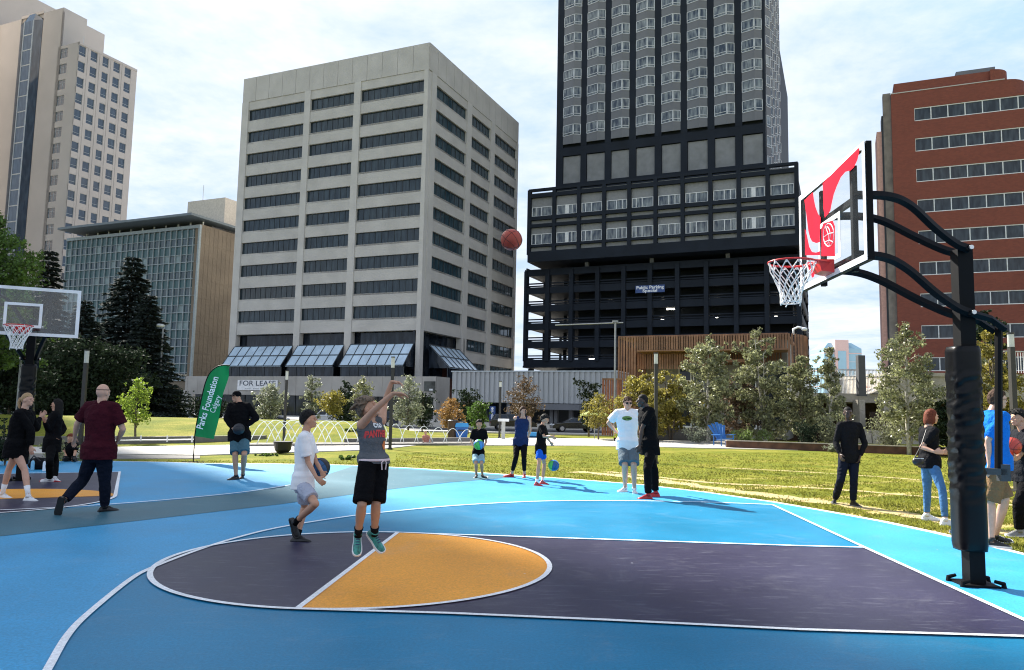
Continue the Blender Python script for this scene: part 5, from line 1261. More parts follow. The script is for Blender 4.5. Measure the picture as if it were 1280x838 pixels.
# 5 small boy with ball
P7, *_ = person('small boy in black tee and pale blue shorts standing with a blue and green ball', 17.7, 1.36, dict(
    head=(599, 530.5), neck=(599, 538), hip=(598, 568), elR=(588.8, 552, -1), wrR=(592.5, 559, -1), elL=(608, 552, -1), wrL=(604.5, 559, -1), handR=(.6, -.6, .2), handL=(-.6, -.6, .2), knR=(595, 580, -1), knL=(602, 580, -1), anR=(595.5, 593, 0), anL=(603, 593, .05), toeR=(-100,), toeL=(-50,)),
    face=-90, look=-85, sk='tan', hair=('short', 'black'), top=('tee', BLACK, .03), bottom=('shorts', LBLUE, .8), shoes=(sW, sB, sW), hs=1.12, build=.9, curl=(.4, .4), voxel=.011, hem=-.15)
ball('blue and green basketball held in front of the small boy', 'basketball', at(598.5, 556, 17.42), .12, [BBL2, BGR], rot=.9)
# 6 woman on phone
P8, *_ = person('woman in navy top and black leggings holding a phone to her ear', 18.0, 1.68, dict(
    head=(654, 514.5), neck=(653, 521.5), hip=(650.5, 554), elR=(656.5, 535, -1), wrR=(656, 522.5, -1), elL=(662.5, 538, 1), wrL=(660.5, 546, 1), handR=(-.3, -.2, .9), knR=(645, 572, -1), knL=(655, 572, -1), anR=(639.5, 590, 0), anL=(655.5, 590, .1), toeR=(-160,), toeL=(-95,)),
    face=-100, look=-60, sk='light', hair=('long', 'brown'), top=('tank', NAVY, .02), bottom=('capri', BLACK, 1.75), shoes=(sR_, sR_, sR_), build=.98, curl=(.9, .4), voxel=.011, hem=-.12)
t = MB(); c = at(656.5, 516, 17.78); t.box(c.x-.012, c.x+.012, c.y-.04, c.y+.04, c.z-.07, c.z+.07); tag(t.build('phone', sB), 'dark phone held to the ear of the woman in navy', 'phone')
# 7 boy in blue shorts
P9, *_ = person('boy in black tee, bright blue shorts and red shoes dribbling', 16.4, 1.42, dict(
    head=(681, 524.5), neck=(678, 533), hip=(676, 562), elR=(680, 546, -1), wrR=(688.5, 545.5, -1), elL=(683, 546, 1), wrL=(688, 553, 1), handR=(.85, -.1, -.4), knR=(673.5, 581, -1), knL=(680.5, 580, 1), anR=(671, 594.5, -.25), anL=(678, 594, .1), toeR=(-35,), toeL=(-25,)),
    face=-15, look=-10, headup=-.3, sk='tan', hair=('short', 'black'), top=('tee', BLACK, .03), bottom=('shorts', ROYAL, .62), shoes=(sR_, sR_, sW), socks=(WHITE, .22), hs=1.1, build=.9, curl=(.25, .4), voxel=.011, hem=-.2)
ball('blue and lime basketball bouncing beside the boy in bright blue shorts', 'basketball', at(692, 582, 16.35), .119, [BBL2, BGR, BBL], rot=.6)
# 8 man in white
P10, _, H10, T10 = person('man in sunglasses, white tee and grey shorts with his hand on his hip', 15.3, 1.87, dict(
    head=(784.8, 504.5), neck=(784, 514.5), hip=(785, 558), elR=(760.5, 529, .4), wrR=(771, 541, .4), elL=(800.5, 533, 1), wrL=(802, 548, 1), handR=(.8, .3, -.4), knR=(781, 581, -1), knL=(792, 581, -1), anR=(781.5, 606, 0), anL=(793, 607, -.15), toeR=(-130,), toeL=(-95,)),
    face=-92, look=-85, sk='light', hair=('short', 'brown'), top=('tee', WHITE, .026), bottom=('shorts', SLATE, .95), shoes=(sW, sW, sW), build=1.13, curl=(.6, .4), hem=-.1)
def shades(H_, P_):
    mb = MB(); k = H_.k
    for s_ in (-1, 1): mb.ell(H_.P(s_*.034, .088, .004), (.027*k, .008*k, .019*k), (H_.r, H_.f, H_.u)); mb.tube([H_.P(s_*.058, .08, .01), H_.P(s_*.078, .0, .008)], .003*k, 5)
    mb.tube([H_.P(-.02, .097, .008), H_.P(.02, .097, .008)], .004*k, 5); mb.build('sunglasses', mat('lens_black', (.006, .006, .008), .1), P_, smooth=True)
shades(H10, P10)
# badge on his shirt
def on_mesh(Tob, rows, mats, d, off=.006, parent=None, name='print'):
    """stick flat pieces (world points) onto a garment along direction d"""
    me = Tob.data; W_ = WM[Tob.name]; bv = BVHTree.FromPolygons([W_ @ v.co for v in me.vertices], [tuple(p.vertices) for p in me.polygons]); out = MB()
    for pts, fs, mi in rows:
        q = []
        for p in pts:
            h = bv.ray_cast(p-d*1.0, d); q.append((h[0] if h[0] else p)-d*off)
        out.add(q, fs, mi)
    return out.build(name, mats, parent)
def disc(c, X, Z, rx, rz, n=16, m_=5):
    pts = [c]; fs = []
    for r_ in range(1, m_+1):
        for j in range(n): a_ = 2*math.pi*j/n; pts.append(c+X*(rx*r_/m_*math.cos(a_))+Z*(rz*r_/m_*math.sin(a_)))
    for j in range(n):
        fs.append((0, 1+j, 1+(j+1) % n))
        for r_ in range(m_-1): b0 = 1+r_*n; fs.append((b0+j, b0+n+j, b0+n+(j+1) % n, b0+(j+1) % n))
    return pts, fs
d_ = Vector((0, 1, 0)); c_ = at(782.5, 523, 15.3); X_ = Vector((1, 0, 0)); Z_ = Vector((0, 0, 1))
on_mesh(T10, [(*disc(c_, X_, Z_, .10, .045), 0), (*disc(c_-Z_*.012, X_, Z_, .075, .022), 1)], [mat('badge_green', (.12, .22, .05), .7), BLACK], d_, .005, P10)
# 9 man in black, red shoes
P11, *_ = person('man dressed all in black with bright red shoes facing left towards the man in white', 14.35, 1.86, dict(
    head=(803, 501.5), neck=(808, 512), hip=(811.5, 560), elL=(800, 541, -1), wrL=(799.5, 558, -1), elR=(818, 541, 1), wrR=(815, 560, 1), knL=(809, 587, -1), knR=(818, 588, 1), anL=(810.5, 616, -.25), anR=(819.5, 613, .15), toeL=(-160,), toeR=(-172,)),
    face=-165, look=178, sk='dark', hair=('buzz', 'black'), top=('tee', BLACK, .035), bottom=('pants', BLACK), shoes=(sR_, sR_, sR_), build=1.0, hem=-.18)
# 10 man in polo
P12, _, H12, _ = person('man in black long-sleeved top and dark trousers standing on the grass', 13.8, 1.77, dict(
    head=(1059.8, 517), neck=(1061.5, 530), hip=(1061.5, 572), elR=(1044.5, 553, -1), wrR=(1050, 568, -1), elL=(1081, 555, -1), wrL=(1075, 571, -1), knR=(1051, 600, -1), knL=(1067, 600, -1), anR=(1044, 625, .3), anL=(1066.5, 629, -.1), toeR=(-115,), toeL=(-80,)),
    face=-88, look=-100, sk='dark', hair=('buzz', 'black'), top=('long', BLACK2, .018), bottom=('pants', DNAVY), shoes=(sGy, sB, sB), build=.95, hem=-.16)
# 11 woman with bag
P13, J13, _, _ = person('woman with auburn bob, black tee and blue jeans looking right', 11.85, 1.72, dict(
    head=(1164.5, 521.5), neck=(1160.5, 536), hip=(1162, 580), elR=(1152.5, 559, -1), wrR=(1168, 565, -.5), elL=(1168, 560, 1), wrL=(1178, 566, 1), handR=(1, -.1, -.02), handL=(1, 0, .05), knR=(1178, 613, -1), knL=(1159, 612, 1), anR=(1181.5, 649, -.35), anL=(1158.5, 643, .2), toeR=(-10,), toeL=(-15,)),
    face=0, look=5, sk='light', hair=('bob', 'auburn'), top=('tee', BLACK2, .018), bottom=('leggings', DENIM), shoes=(sW, sW, sW), build=.97, curl=(.3, .4), hem=-.12)
t = thing('shoulder_bag', 'small black shoulder bag hanging at the side of the woman in jeans', 'bag', at(1147.5, 577, 11.6))
c = at(1147.5, 577, 11.62); mb = MB(); mb.ell(c, (.085, .05, .07), None, 16, 10); mb.build('pouch', mat('bag_leather', (.015, .015, .018), .4), t, smooth=True)
mb = MB(); mb.tube([c+Vector((-.05, 0, .05)), at(1152, 556, 11.58), at(1158, 537.5, 11.70)], .008, 6); mb.build('strap', sB, t)
mb = MB(); mb.tube([c+Vector((-.07, -.05, .045)), c+Vector((.06, -.055, .045))], .006, 6); mb.build('zip', MUL, t)
# 12 man in blue polo
P14, _, H14, _ = person('man in glasses, bright blue polo and brown shorts beside the hoop pole', 9.75, 1.84, dict(
    head=(1247.5, 500), neck=(1241, 518), hip=(1243, 581), elR=(1231, 556, -1), wrR=(1237, 584, -1), elL=(1255, 552, 1), wrL=(1257, 573, 1), knR=(1238, 628, -1), knL=(1256, 624, -1), anR=(1239.5, 676, -.1), anL=(1244, 672, .25), toeR=(-25,), toeL=(-15,)),
    face=5, look=0, sk='light', hair=('short', 'brown'), top=('polo', BRBLUE, .025), bottom=('shorts', KHAKI, .98), shoes=(sW, sB, sGy), build=1.05, hem=-.1)
mb = MB(); k = H14.k
for s_ in (-1, 1):
    mb.tube([H14.P(s_*.034+.022*math.cos(a), .092, .004+.016*math.sin(a)) for a in np.linspace(0, 6.283, 15)], .0028*k, 5, caps=False); mb.tube([H14.P(s_*.056, .09, .008), H14.P(s_*.078, .0, .008)], .003*k, 5)
mb.build('glasses', sB, P14)
# 13 man at right edge with ball
P15, *_ = person('man in charcoal tee and black trousers at the right edge holding a red ball', 10.6, 1.76, dict(
    head=(1272.5, 523), neck=(1280, 541), hip=(1284, 596), elL=(1272, 572, -1), wrL=(1269, 575, -1), elR=(1297, 570, 1), wrR=(1290, 585, -1), handL=(-.75, -.2, .35), knL=(1273, 630, -1), knR=(1290, 628, 1), anL=(1274, 658, -.05), anR=(1290, 655, .3), toeL=(-170,), toeR=(175,)),
    face=178, look=185, sk='tan', hair=('messy', 'black'), top=('tee', CHAR, .03), bottom=('pants', BLACK), shoes=(sW, sGy, sGy), build=1.1, curl=(.4, .35), palm=(None, (0, .4, .8)), hem=-.12)
ball('bright red basketball held by the man at the right edge', 'basketball', at(1264.5, 558, 10.35), .121, [BRR], rot=.35)
# 14 girl
P1, *_ = person('girl with blonde ponytail, black hoodie, short shorts and white socks at the left', 12.3, 1.62, dict(
    head=(34.5, 500), neck=(30, 515), hip=(21, 560), elR=(41, 541, -1), wrR=(39, 564, -1), elL=(45, 535, 1), wrL=(50, 522, 1), handL=(.5, .2, .6), knR=(31, 588, -1), knL=(11, 587, 1), anR=(35.5, 621, -.15), anL=(3, 618, .15), toeR=(-12,), toeL=(-15,)),
    face=5, look=0, sk='light', hair=('pony', 'blonde'), top=('long', BLACK, .05), bottom=('short_shorts', BLACK, .40), shoes=(sW, sW, sW), socks=(WHITE, .40), build=1.0, hem=-.26)
# 15 woman
P2, *_ = person('woman with long black hair dressed in black standing behind the blonde girl', 14.9, 1.68, dict(
    head=(71, 506.5), neck=(69, 517), hip=(65, 557), elL=(60, 537, -1), wrL=(56, 527, -1), elR=(81, 538, 1), wrR=(74, 545, -1), knL=(62, 576, -1), knR=(69, 576, 1), anL=(62, 597, 0), anR=(68, 596, .2), toeL=(-172,), toeR=(-20,)),
    face=-150, look=-170, sk='tan', hair=('long', 'black'), top=('long', BLACK, .035), bottom=('pants', BLACK), shoes=(sR_, sW, sW), build=1.0, hem=-.2)
# 16 seated child at the fountain
P16, *_ = person('small child in a pale striped top sitting on the terrace kerb by the fountain', 33.5, 1.15, dict(
    head=(532, 541.5), neck=(532.5, 545), hip=(533.5, 555.5), elR=(529, 551, -1), wrR=(530, 555, -1), elL=(538, 551, -1), wrL=(539, 555, -1), knR=(530, 556.5, -1), knL=(536, 556.5, -1), anR=(529.5, 563, -.3), anL=(536.5, 563, -.3), toeR=(-100,), toeL=(-80,)),
    face=-90, sk='light', hair=('short', 'blonde'), top=('tee', cloth('coral', (.45, .2, .16)), .03), bottom=('pants', BLACK2), shoes=(sB, sB, sB), build=1.0, voxel=.016, hs=1.15)
# 17 seated adult left
P17, *_ = person('seated person in dark clothes and orange cap beside the flower bed', 20.5, 1.7, dict(
    head=(88, 548), neck=(87, 555), hip=(86, 583), elR=(80, 566, -1), wrR=(84, 573, -1), elL=(94, 566, -1), wrL=(92, 573, -1), knR=(82, 573, -1), knL=(92, 573, -1), anR=(82, 588, -.5), anL=(93, 588, -.5), toeR=(-95,), toeL=(-80,)),
    face=-90, sk='tan', hair=('short', 'auburn'), top=('tee', BLACK, .03), bottom=('pants', BLACK2), shoes=(sB, sB, sB), build=1.0, voxel=.014)
P18, *_ = person('distant person in a lime top standing by the lime parasol', 41, 1.65, dict(
    head=(773, 533), neck=(772.5, 536.5), hip=(771, 547), elR=(768.5, 541, -1), wrR=(769, 545.5, -1), elL=(776, 541, -1), wrL=(776.5, 545, -1), knR=(770, 553, -1), knL=(773, 553, -1), anR=(769, 559, 0), anL=(773, 559, 0), toeR=(-95,), toeL=(-80,)),
    face=-100, sk='tan', hair=('short', 'black'), top=('tee', cloth('lime', (.4, .5, .03)), .03), bottom=('pants', BLACK2), shoes=(sB, sB, sB), build=1.0, voxel=.02)
# print on the jersey
fwj = Vector((math.cos(math.radians(-38)), math.sin(math.radians(-38)), 0)); dj = -fwj; Xj = Vector((fwj.y, -fwj.x, 0)) if False else Vector((-fwj.y, fwj.x, 0))
cj = lerp(at(*(467.5, 578), 7.05), at(462.5, 528, 7.05), .72)
def jersey_text(body, size, dz, mi_, fit, arch=0, dx=0):
    me = text_mesh(body, size, 0, .004); w = max(v.co.x for v in me.vertices)-min(v.co.x for v in me.vertices); sx = fit/w
    b_ = bmesh.new(); b_.from_mesh(me); bmesh.ops.triangulate(b_, faces=b_.faces); bmesh.ops.subdivide_edges(b_, edges=[e for e in b_.edges if e.calc_length() > .02], cuts=1); b_.to_mesh(me); b_.free()
    pts = [cj+Xj*(v.co.x*sx+dx)+Vector((0, 0, dz+v.co.y-arch*(v.co.x*sx)**2)) for v in me.vertices]; return pts, [tuple(p.vertices) for p in me.polygons], mi_
on_mesh(T6, [jersey_text('CYD', .05, .075, 0, .10), jersey_text('PANTHERS', .085, .0, 1, .25, .9), (*disc(cj+Xj*.075+Vector((0, 0, -.105)), Xj, Vector((0, 0, 1)), .03, .045, 6), 2)],
        [mat('print_white', (.75, .75, .75), .7), mat('print_red', (.6, .05, .05), .7), mat('print_orange', (.6, .16, .03), .7)], dj, .006, P6)
# waistband and its tie
mb = MB(); hp = at(467.5, 574.5, 7.05); rtj = Vector((math.sin(math.radians(-38)), -math.cos(math.radians(-38)), 0))
mb.tube([hp+rtj*(.148*math.cos(a))+fwj*(.125*math.sin(a)) for a in np.linspace(0, 2*math.pi, 33)], .011, 6, caps=False)
tie = hp+fwj*.135
for s_ in (-1, 1): mb.tube([tie, tie+rtj*s_*.03-Vector((0, 0, .02)), tie+rtj*s_*.022-Vector((0, 0, .085))], .006, 5)
mb.build('waist_tie', mat('cord_pink_white', (.7, .55, .55), .8), P6)
# ball in flight
ball('worn red-brown basketball in the air on its way to the hoop', 'basketball', at(639.3, 300, 8.2), .119, [BR], rot=1.1)
# ================================================================== HOOPS
BLKS = mat('powder_black', (.004, .004, .005), .55, var=.1, spec=.12); PADM = mat('pad_vinyl', (.003, .003, .004), .30, var=.1, scale=6, spec=.2); RED = mat('hoop_red', (.62, .02, .02), .4); WPT = mat('board_white', (.8, .8, .82), .4); NETM = mat('net_cord', (.78, .78, .76), .8); REDP = mat('art_red', (.80, .008, .03), .8, spec=.05); BOLT = mat('bolt_steel', (.6, .6, .6), .3, metal=.9)
def acrylic():
    M = bpy.data.materials.new('clear_acrylic'); M.use_nodes = True; nt = M.node_tree; N = nt.nodes; L = nt.links
    N.remove(N['Principled BSDF']); t = N.new('ShaderNodeBsdfTransparent'); t.inputs[0].default_value = (.95, .97, .98, 1); g = N.new('ShaderNodeBsdfGlossy'); g.inputs['Roughness'].default_value = .05; d = N.new('ShaderNodeBsdfDiffuse'); d.inputs[0].default_value = (.6, .65, .7, 1)
    m1 = N.new('ShaderNodeMixShader'); m1.inputs[0].default_value = .05; L.new(t.outputs[0], m1.inputs[1]); L.new(g.outputs[0], m1.inputs[2])
    m2 = N.new('ShaderNodeMixShader'); m2.inputs[0].default_value = .01; L.new(m1.outputs[0], m2.inputs[1]); L.new(d.outputs[0], m2.inputs[2]); L.new(m2.outputs[0], N['Material Output'].inputs[0]); return M
ACR = acrylic()
def hoop(label, base, n, D, rimz, bh, bw=.914, lift=.15, near=True, poleh=3.27, lat=0.0):
    t = thing('basketball_hoop', label, 'basketball hoop', base, 'basketball hoops'); n = vhat(n); w = Vector((-n.y, n.x, 0))
    T = lambda x, y, z: base+n*x+w*(y+lat*min(1, max(0, x/D)))+Vector((0, 0, z))
    def bx(mb, x0, x1, y0, y1, z0, z1, mi=None): mb.hexa([T(x0, y0, z0), T(x1, y0, z0), T(x1, y1, z0), T(x0, y1, z0), T(x0, y0, z1), T(x1, y0, z1), T(x1, y1, z1), T(x0, y1, z1)], mi)
    mb = MB(); h = .072; bx(mb, -h, h, -h, h, .02, poleh); o = mb.build('pole', BLKS, t, fix=True)
    for z in (poleh-.35, poleh-.42, poleh-.5, 2.42, 2.5): 
        mb = MB(); mb.tube([T(.03, -h-.012, z), T(.03, -h, z)], .009, 8); mb.build('bolt', BOLT, o)
    mb = MB(); bx(mb, -.16, .16, -.16, .16, 0.012, .035); mb.build('base_plate', BLKS, t, fix=True)
    for sx in (-.2, .17):
        for sy in (-.13, .13): mb = MB(); mb.tube([T(sx, sy, .0), T(sx, sy, .055), T(sx*.6, sy, .075)], [.03, .022, .016], 8); mb.build('anchor_bolt', BLKS, t)
    # wrinkled pad: front and sides of the pole
    mb = MB(); nz_ = 90; z0, z1 = .34, 2.30; nn = 28; vs = []
    for i in range(nz_+1):
        z = z0+(z1-z0)*i/nz_; 
        for j in range(nn):
            a = 2*math.pi*j/nn; c_, s_ = math.cos(a), math.sin(a); e = .55; rx = .135; ry = .135
            x = rx*abs(c_)**e*(1 if c_ > 0 else -1); y = ry*abs(s_)**e*(1 if s_ > 0 else -1)
            tt = (z-z0)/(z1-z0); fold = (.017*noise.noise(Vector((c_*2.2, s_*2.2, z*15+c_*2)))+.010*noise.noise(Vector((c_*5, s_*5, z*32+s_*3))))*smoothstep(.15, .4, tt)*(1-smoothstep(.80, .95, tt))
            end = 1-.5*max(0, 1-(i/3))*.12-.5*max(0, 1-((nz_-i)/2))*.2
            vs.append(T((x*(1+fold*8)+.025)*end, y*(1+fold*8)*end, z))
    fs = [(i*nn+j, i*nn+(j+1) % nn, (i+1)*nn+(j+1) % nn, (i+1)*nn+j) for i in range(nz_) for j in range(nn)]+[tuple(range(nn-1, -1, -1)), tuple(nz_*nn+j for j in range(nn))]
    mb.add(vs, fs); pad = mb.build('pole_pad', PADM, t, smooth=True, fix=True)
    if near: mb = MB(); bx(mb, .08, .14, -.150, -.144, .47, .50) ; mb.build('pad_label', WPT, pad, fix=True)
    # curved extension arms
    dz = rimz-3.05
    for s_ in (-1, 1):
        for pts in ([(-.02, .11, 3.17), (.12, .13, 3.22), (.34, .20, 3.36), (.62, .31, 3.56), (.86, .38, 3.63), (D-.07, .42, 3.63)], [(-.02, .11, 2.53), (.12, .13, 2.58), (.36, .20, 2.72), (.66, .31, 2.93), (.90, .38, 3.03), (D-.07, .42, 3.05)]):
            P_ = spline([T(x, s_*y, z+dz) for x, y, z in pts], 6); mb = MB(); mb.tube(P_, .042, 4, el=Vector((1, 1, 0))); a_ = mb.build('arm', BLKS, t)
            mb = MB(); q = P_[1]+w*s_*.05; mb.tube([q, q+w*s_*.02], .022, 8); mb.build('bolt', BOLT, a_)
    mb = MB()
    for z in (3.17, 2.53): mb.tube([T(0, -.16, z+dz), T(0, .16, z+dz)], .03, 8)
    mb.build('pivot', BLKS, t)
    # counter lever and its screw jack behind the pole
    for s_ in (-1, 1): mb = MB(); mb.tube([T(-.02, s_*.11, 2.53+dz), T(-.20, s_*.10, 2.48+dz), T(-.34, s_*.09, 2.38+dz)], .036, 4); mb.build('lever', BLKS, t)
    mb = MB(); mb.tube([T(-.33, 0, 2.42+dz), T(-.27, 0, 1.12)], .035, 8); o = mb.build('height_strut', BLKS, t)
    mb = MB(); bx(mb, -.33, -.08, -.04, .04, 1.06, 1.12); bx(mb, -.36, -.27, -.04, .04, 1.0, 1.16); mb.build('crank_bracket', mat('zinc', (.05, .052, .055), .5, metal=.3), t, fix=True)
    # backboard
    zb = rimz-lift; zt_ = zb+bh
    mb = MB(); bx(mb, D-.012, D, -bw+.02, bw-.02, zb+.02, zt_-.02); board = mb.build('backboard', ACR, t, fix=True)
    mb = MB()
    for (y0, y1, z0_, z1_) in ((-bw, bw, zb, zb+.035), (-bw, bw, zt_-.035, zt_), (-bw, -bw+.035, zb+.036, zt_-.036), (bw-.035, bw, zb+.036, zt_-.036)): bx(mb, D-.06, D-.013, y0, y1, z0_, z1_)
    mb.build('board_frame', BLKS, t, fix=True)
    mb = MB(); bd = .06; X0, X1 = D+.001, D+.004
    for (y0, y1, z0_, z1_) in ((-bw, bw, zb, zb+bd), (-bw, bw, zt_-bd, zt_), (-bw, -bw+bd, zb+bd, zt_-bd), (bw-bd, bw, zb+bd, zt_-bd)): bx(mb, X0, X1, y0, y1, z0_, z1_)
    sb = .05; hw = .305; q0, q1 = rimz+.0, rimz+.457
    X0 += .002; X1 += .003
    for (y0, y1, z0_, z1_) in ((-hw, hw, q0, q0+sb), (-hw, hw, q1-sb, q1), (-hw, -hw+sb, q0+sb, q1-sb), (hw-sb, hw, q0+sb, q1-sb)): bx(mb, X0, X1, y0, y1, z0_, z1_)
    mb.build('board_lines', WPT, board, fix=True)
    for s_ in (-1, 1): mb = MB(); bx(mb, D-.11, D-.061, s_*.42-.03, s_*.42+.03, zb-.02, zt_-.08); mb.build('back_strut', BLKS, t, fix=True)
    for z in (zb+.12, zb+bh*.62): mb = MB(); bx(mb, D-.10, D-.065, -.389, .389, z-.03, z+.03); mb.build('cross_bar', BLKS, t, fix=True)
    # rim, bracket and net
    mb = MB(); cx_ = D+.15+.229
    C = T(cx_, 0, rimz); mb.tube([T(cx_+.229*math.cos(a), .229*math.sin(a), rimz) for a in np.linspace(0, 2*math.pi, 49)], .0095, 8, caps=False); rim = mb.build('rim', RED, t, smooth=True)
    mb = MB(); mb.hexa([T(D+.005, -.13, rimz-.12), T(D+.12, -.10, rimz-.10), T(D+.12, .10, rimz-.10), T(D+.005, .13, rimz-.12), T(D+.005, -.13, rimz+.012), T(D+.16, -.14, rimz+.008), T(D+.16, .14, rimz+.008), T(D+.005, .13, rimz+.012)])
    for s_ in (-1, 1): mb.tube([T(D+.02, s_*.11, rimz-.01), T(cx_-.02, s_*.226, rimz-.004)], .010, 6)
    mb.build('rim_bracket', RED, t, fix=True)
    mb = MB(); lv = [(0, .226), (-.085, .205), (-.165, .165), (-.24, .128), (-.31, .105), (-.37, .098), (-.41, .10)]; K = 12
    def q(l, i): a = 2*math.pi*i/K; r_ = lv[l][1]*(1+.03*math.sin(3*a+l)); return T(cx_+r_*math.cos(a)+.012*l*.3, r_*math.sin(a), rimz+lv[l][0]-.004)
    for i in range(K):
        for l in range(len(lv)-1):
            o_ = .5*(l % 2); a_ = q(l, i+o_)
            for d_ in (-.5, .5): mb.tube([a_, q(l+1, i+o_+d_)], .0058, 5, caps=False)
        mb.tube([q(0, i)+Vector((0, 0, .01)), q(0, i)-Vector((0, 0, .03))], .008, 5)
    mb.tube([q(6, i) for i in range(K+1)], .0065, 5, caps=False)
    for i in range(0, K, 3): mb.tube([q(6, i), q(6, i+.3)-Vector((0, 0, .03))], .006, 5)
    mb.build('net', NETM, rim)
    return t, T, board, zb, zt_, D, n, w
th = -.05406; eN = Vector((math.cos(th), math.sin(th), 0))
base1 = G(1218, 733); base1.z = 0
t, T, board, zb, zt_, D, n_, w_ = hoop('near basketball hoop on a black padded pole with red art on its glass backboard', base1, -eN, 1.27, 3.137, 1.094, lat=-.05)
# red and white artwork printed on the backboard, measured on the glass itself
fo = T(D+.0075, 0, 3.4)
def zp(x, y, k=0):   # from the enlarged measuring sheet to the glass
    return gplane(940+x/3.4925, 160+y/3.4925, fo+n_*(.0006*k), n_)
def art(polys, mats, name):
    mb = MB()
    for i, (pts, mi) in enumerate(polys): P_ = [zp(x, y, i) for x, y in pts]; mb.add(P_, [tuple(range(len(P_)))], mi)
    return mb.build(name, mats, board)
art([([(229, 316), (266, 281), (270, 312), (277, 345), (288, 375), (300, 392), (297, 430), (296, 500), (280, 503), (262, 496), (253, 478), (246, 450), (240, 400)], 0),
     ([(309, 243), (372, 178), (466, 87), (468, 105), (460, 140), (445, 172), (430, 186), (408, 192), (388, 215), (370, 255), (357, 290), (348, 330), (342, 362), (330, 378), (318, 392), (312, 350)], 0),
     ([(231, 440), (240, 470), (250, 520), (262, 542), (280, 545), (297, 538), (297, 556), (232, 556)], 0),
     ([(310, 418), (352, 404), (362, 430), (362, 560), (304, 560), (304, 440)], 0),
     ([(240, 585), (268, 585), (286, 606), (292, 622), (284, 640), (274, 633), (270, 650), (262, 655), (258, 640), (250, 622)], 0)], [REDP], 'red_artwork')
mb = MB(); 
def el_(cx, cy, rx, ry, a0=0, a1=6.2832, n=28): return [zp(cx+rx*math.cos(a), cy+ry*math.sin(a), 8) for a in np.linspace(a0, a1, n)]
mb.tube(el_(335, 468, 23, 50), .006, 4, caps=False); mb.tube(el_(320, 468, 22, 40, -1.2, 1.2), .005, 4); mb.tube([zp(313, 478, 8), zp(335, 462, 8), zp(357, 458, 8)], .005, 4); mb.tube([zp(316, 500, 8), zp(338, 490, 8), zp(355, 500, 8)], .005, 4); mb.tube([zp(322, 432, 8), zp(334, 468, 8), zp(338, 516, 8)], .005, 4)
mb.build('ball_emblem', WPT, board)
c2 = Vector((-9.60, 15.1, 0))
hoop('far basketball hoop with a clear white-edged backboard at the left edge', c2, Vector((.42, -.907, 0)), 1.25, 2.93, .91, near=False, lat=.0, poleh=3.2)
# ================================================================== FEATHER FLAG
FG_ = mat('flag_green', (.0, .135, .045), .7, var=.08, scale=2, trans=.25); fb = G(241.5, 578); Yf = fb.y
t = thing('feather_flag', 'green feather flag reading Parks Foundation Calgary on a curved black pole', 'flag', (fb.x, fb.y, 0))
q = lambda x, y: at(x, y, Yf)
Lp = spline([q(243.8, 545.6), q(246.5, 528), q(251, 505), q(256.5, 481), q(262.5, 467), q(270, 459.8), q(278, 456.8), q(287.6, 457)], 6)
Rp = spline([q(268, 549), q(271, 533), q(275, 514), q(279, 495), q(283.5, 478), q(286, 468), q(287, 461), q(287.7, 457.5)], 6)
mb = MB(); nn = len(Lp); vs = []
for i in range(nn):
    for j in range(7):
        p = lerp(Lp[i], Rp[i], j/6); p.y += .04*math.sin(i*.35+j*.8)*(j/6); vs.append(p)
mb.add(vs, [(i*7+j, i*7+j+1, (i+1)*7+j+1, (i+1)*7+j) for i in range(nn-1) for j in range(6)])
fl = mb.build('banner', FG_, t, smooth=True)
mb = MB(); mb.tube([Vector((fb.x, Yf, 0)), q(243.3, 549)]+[p+Vector((-.012, 0, 0)) for p in Lp], [.016]*2+[.014]*nn, 6); mb.build('pole', BLKS, t)
mb = MB(); mb.tube([Vector((fb.x, Yf, .03))-Vector((.3, 0, .02)), Vector((fb.x+.3, Yf, .01))], .012, 5); mb.tube([Vector((fb.x, Yf-.3, .01)), Vector((fb.x, Yf+.3, .01))], .012, 5); mb.build('foot', BLKS, t)
O1, O2 = q(251.0, 536), q(270.8, 471.5); X_ = (O2-O1); Lt = X_.length; X_ = X_.normalized(); Zt = Vector((-X_.z, 0, X_.x)); 
text_on('Parks Foundation', .27, (O1+O2)/2+Vector((0, -.06, 0)), X_, Zt, (0, -1, 0), WHT, t, bold=.004, fit=Lt)
O3, O4 = q(266.4, 516), q(274.6, 495); X2 = (O4-O3); text_on('Calgary', .22, (O3+O4)/2+Vector((0, -.06, 0)), X2, Vector((-X2.z, 0, X2.x)), (0, -1, 0), WHT, t, fit=X2.length)
# ================================================================== LAMP POSTS
LHEAD = mat('lamp_lens', (.62, .64, .62), .3, var=.05, trans=.4); POST = mat('bronze_post', (.028, .026, .024), .5)
def lamp(label, px, ytop, yhead, Y, pw=.055):
    p = at(px, ytop, Y); x = xat(px, Y, 0); zt_ = p.z; zh = at(px, yhead, Y).z; g0 = zg(p.x, Y)
    t = thing('lamp_post', label, 'lamp post', (p.x, Y, g0), 'slender park lamp posts')
    mb = MB(); mb.box(p.x-pw, p.x+pw, Y-pw, Y+pw, g0-.05, zh); mb.build('post', POST, t)
    mb = MB(); mb.tube([(p.x, Y, zh+.001), (p.x, Y, zt_-.04)], pw*1.25, 16); mb.build('lamp_head', LHEAD, t, smooth=False)
    mb = MB(); mb.tube([(p.x, Y, zt_-.039), (p.x, Y, zt_)], pw*1.45, 16); mb.build('lamp_cap', POST, t)
    mb = MB(); mb.box(p.x-pw*1.5, p.x+pw*1.5, Y-pw*1.5, Y+pw*1.5, g0-.02, g0+.06); mb.build('base', POST, t)
lamp('park lamp post behind the shooting boy, its head against the glass canopy', 491.5, 446, 460, 29)
lamp('park lamp post right of the feather flag and the man in the cap', 359, 463, 475, 31, .045)
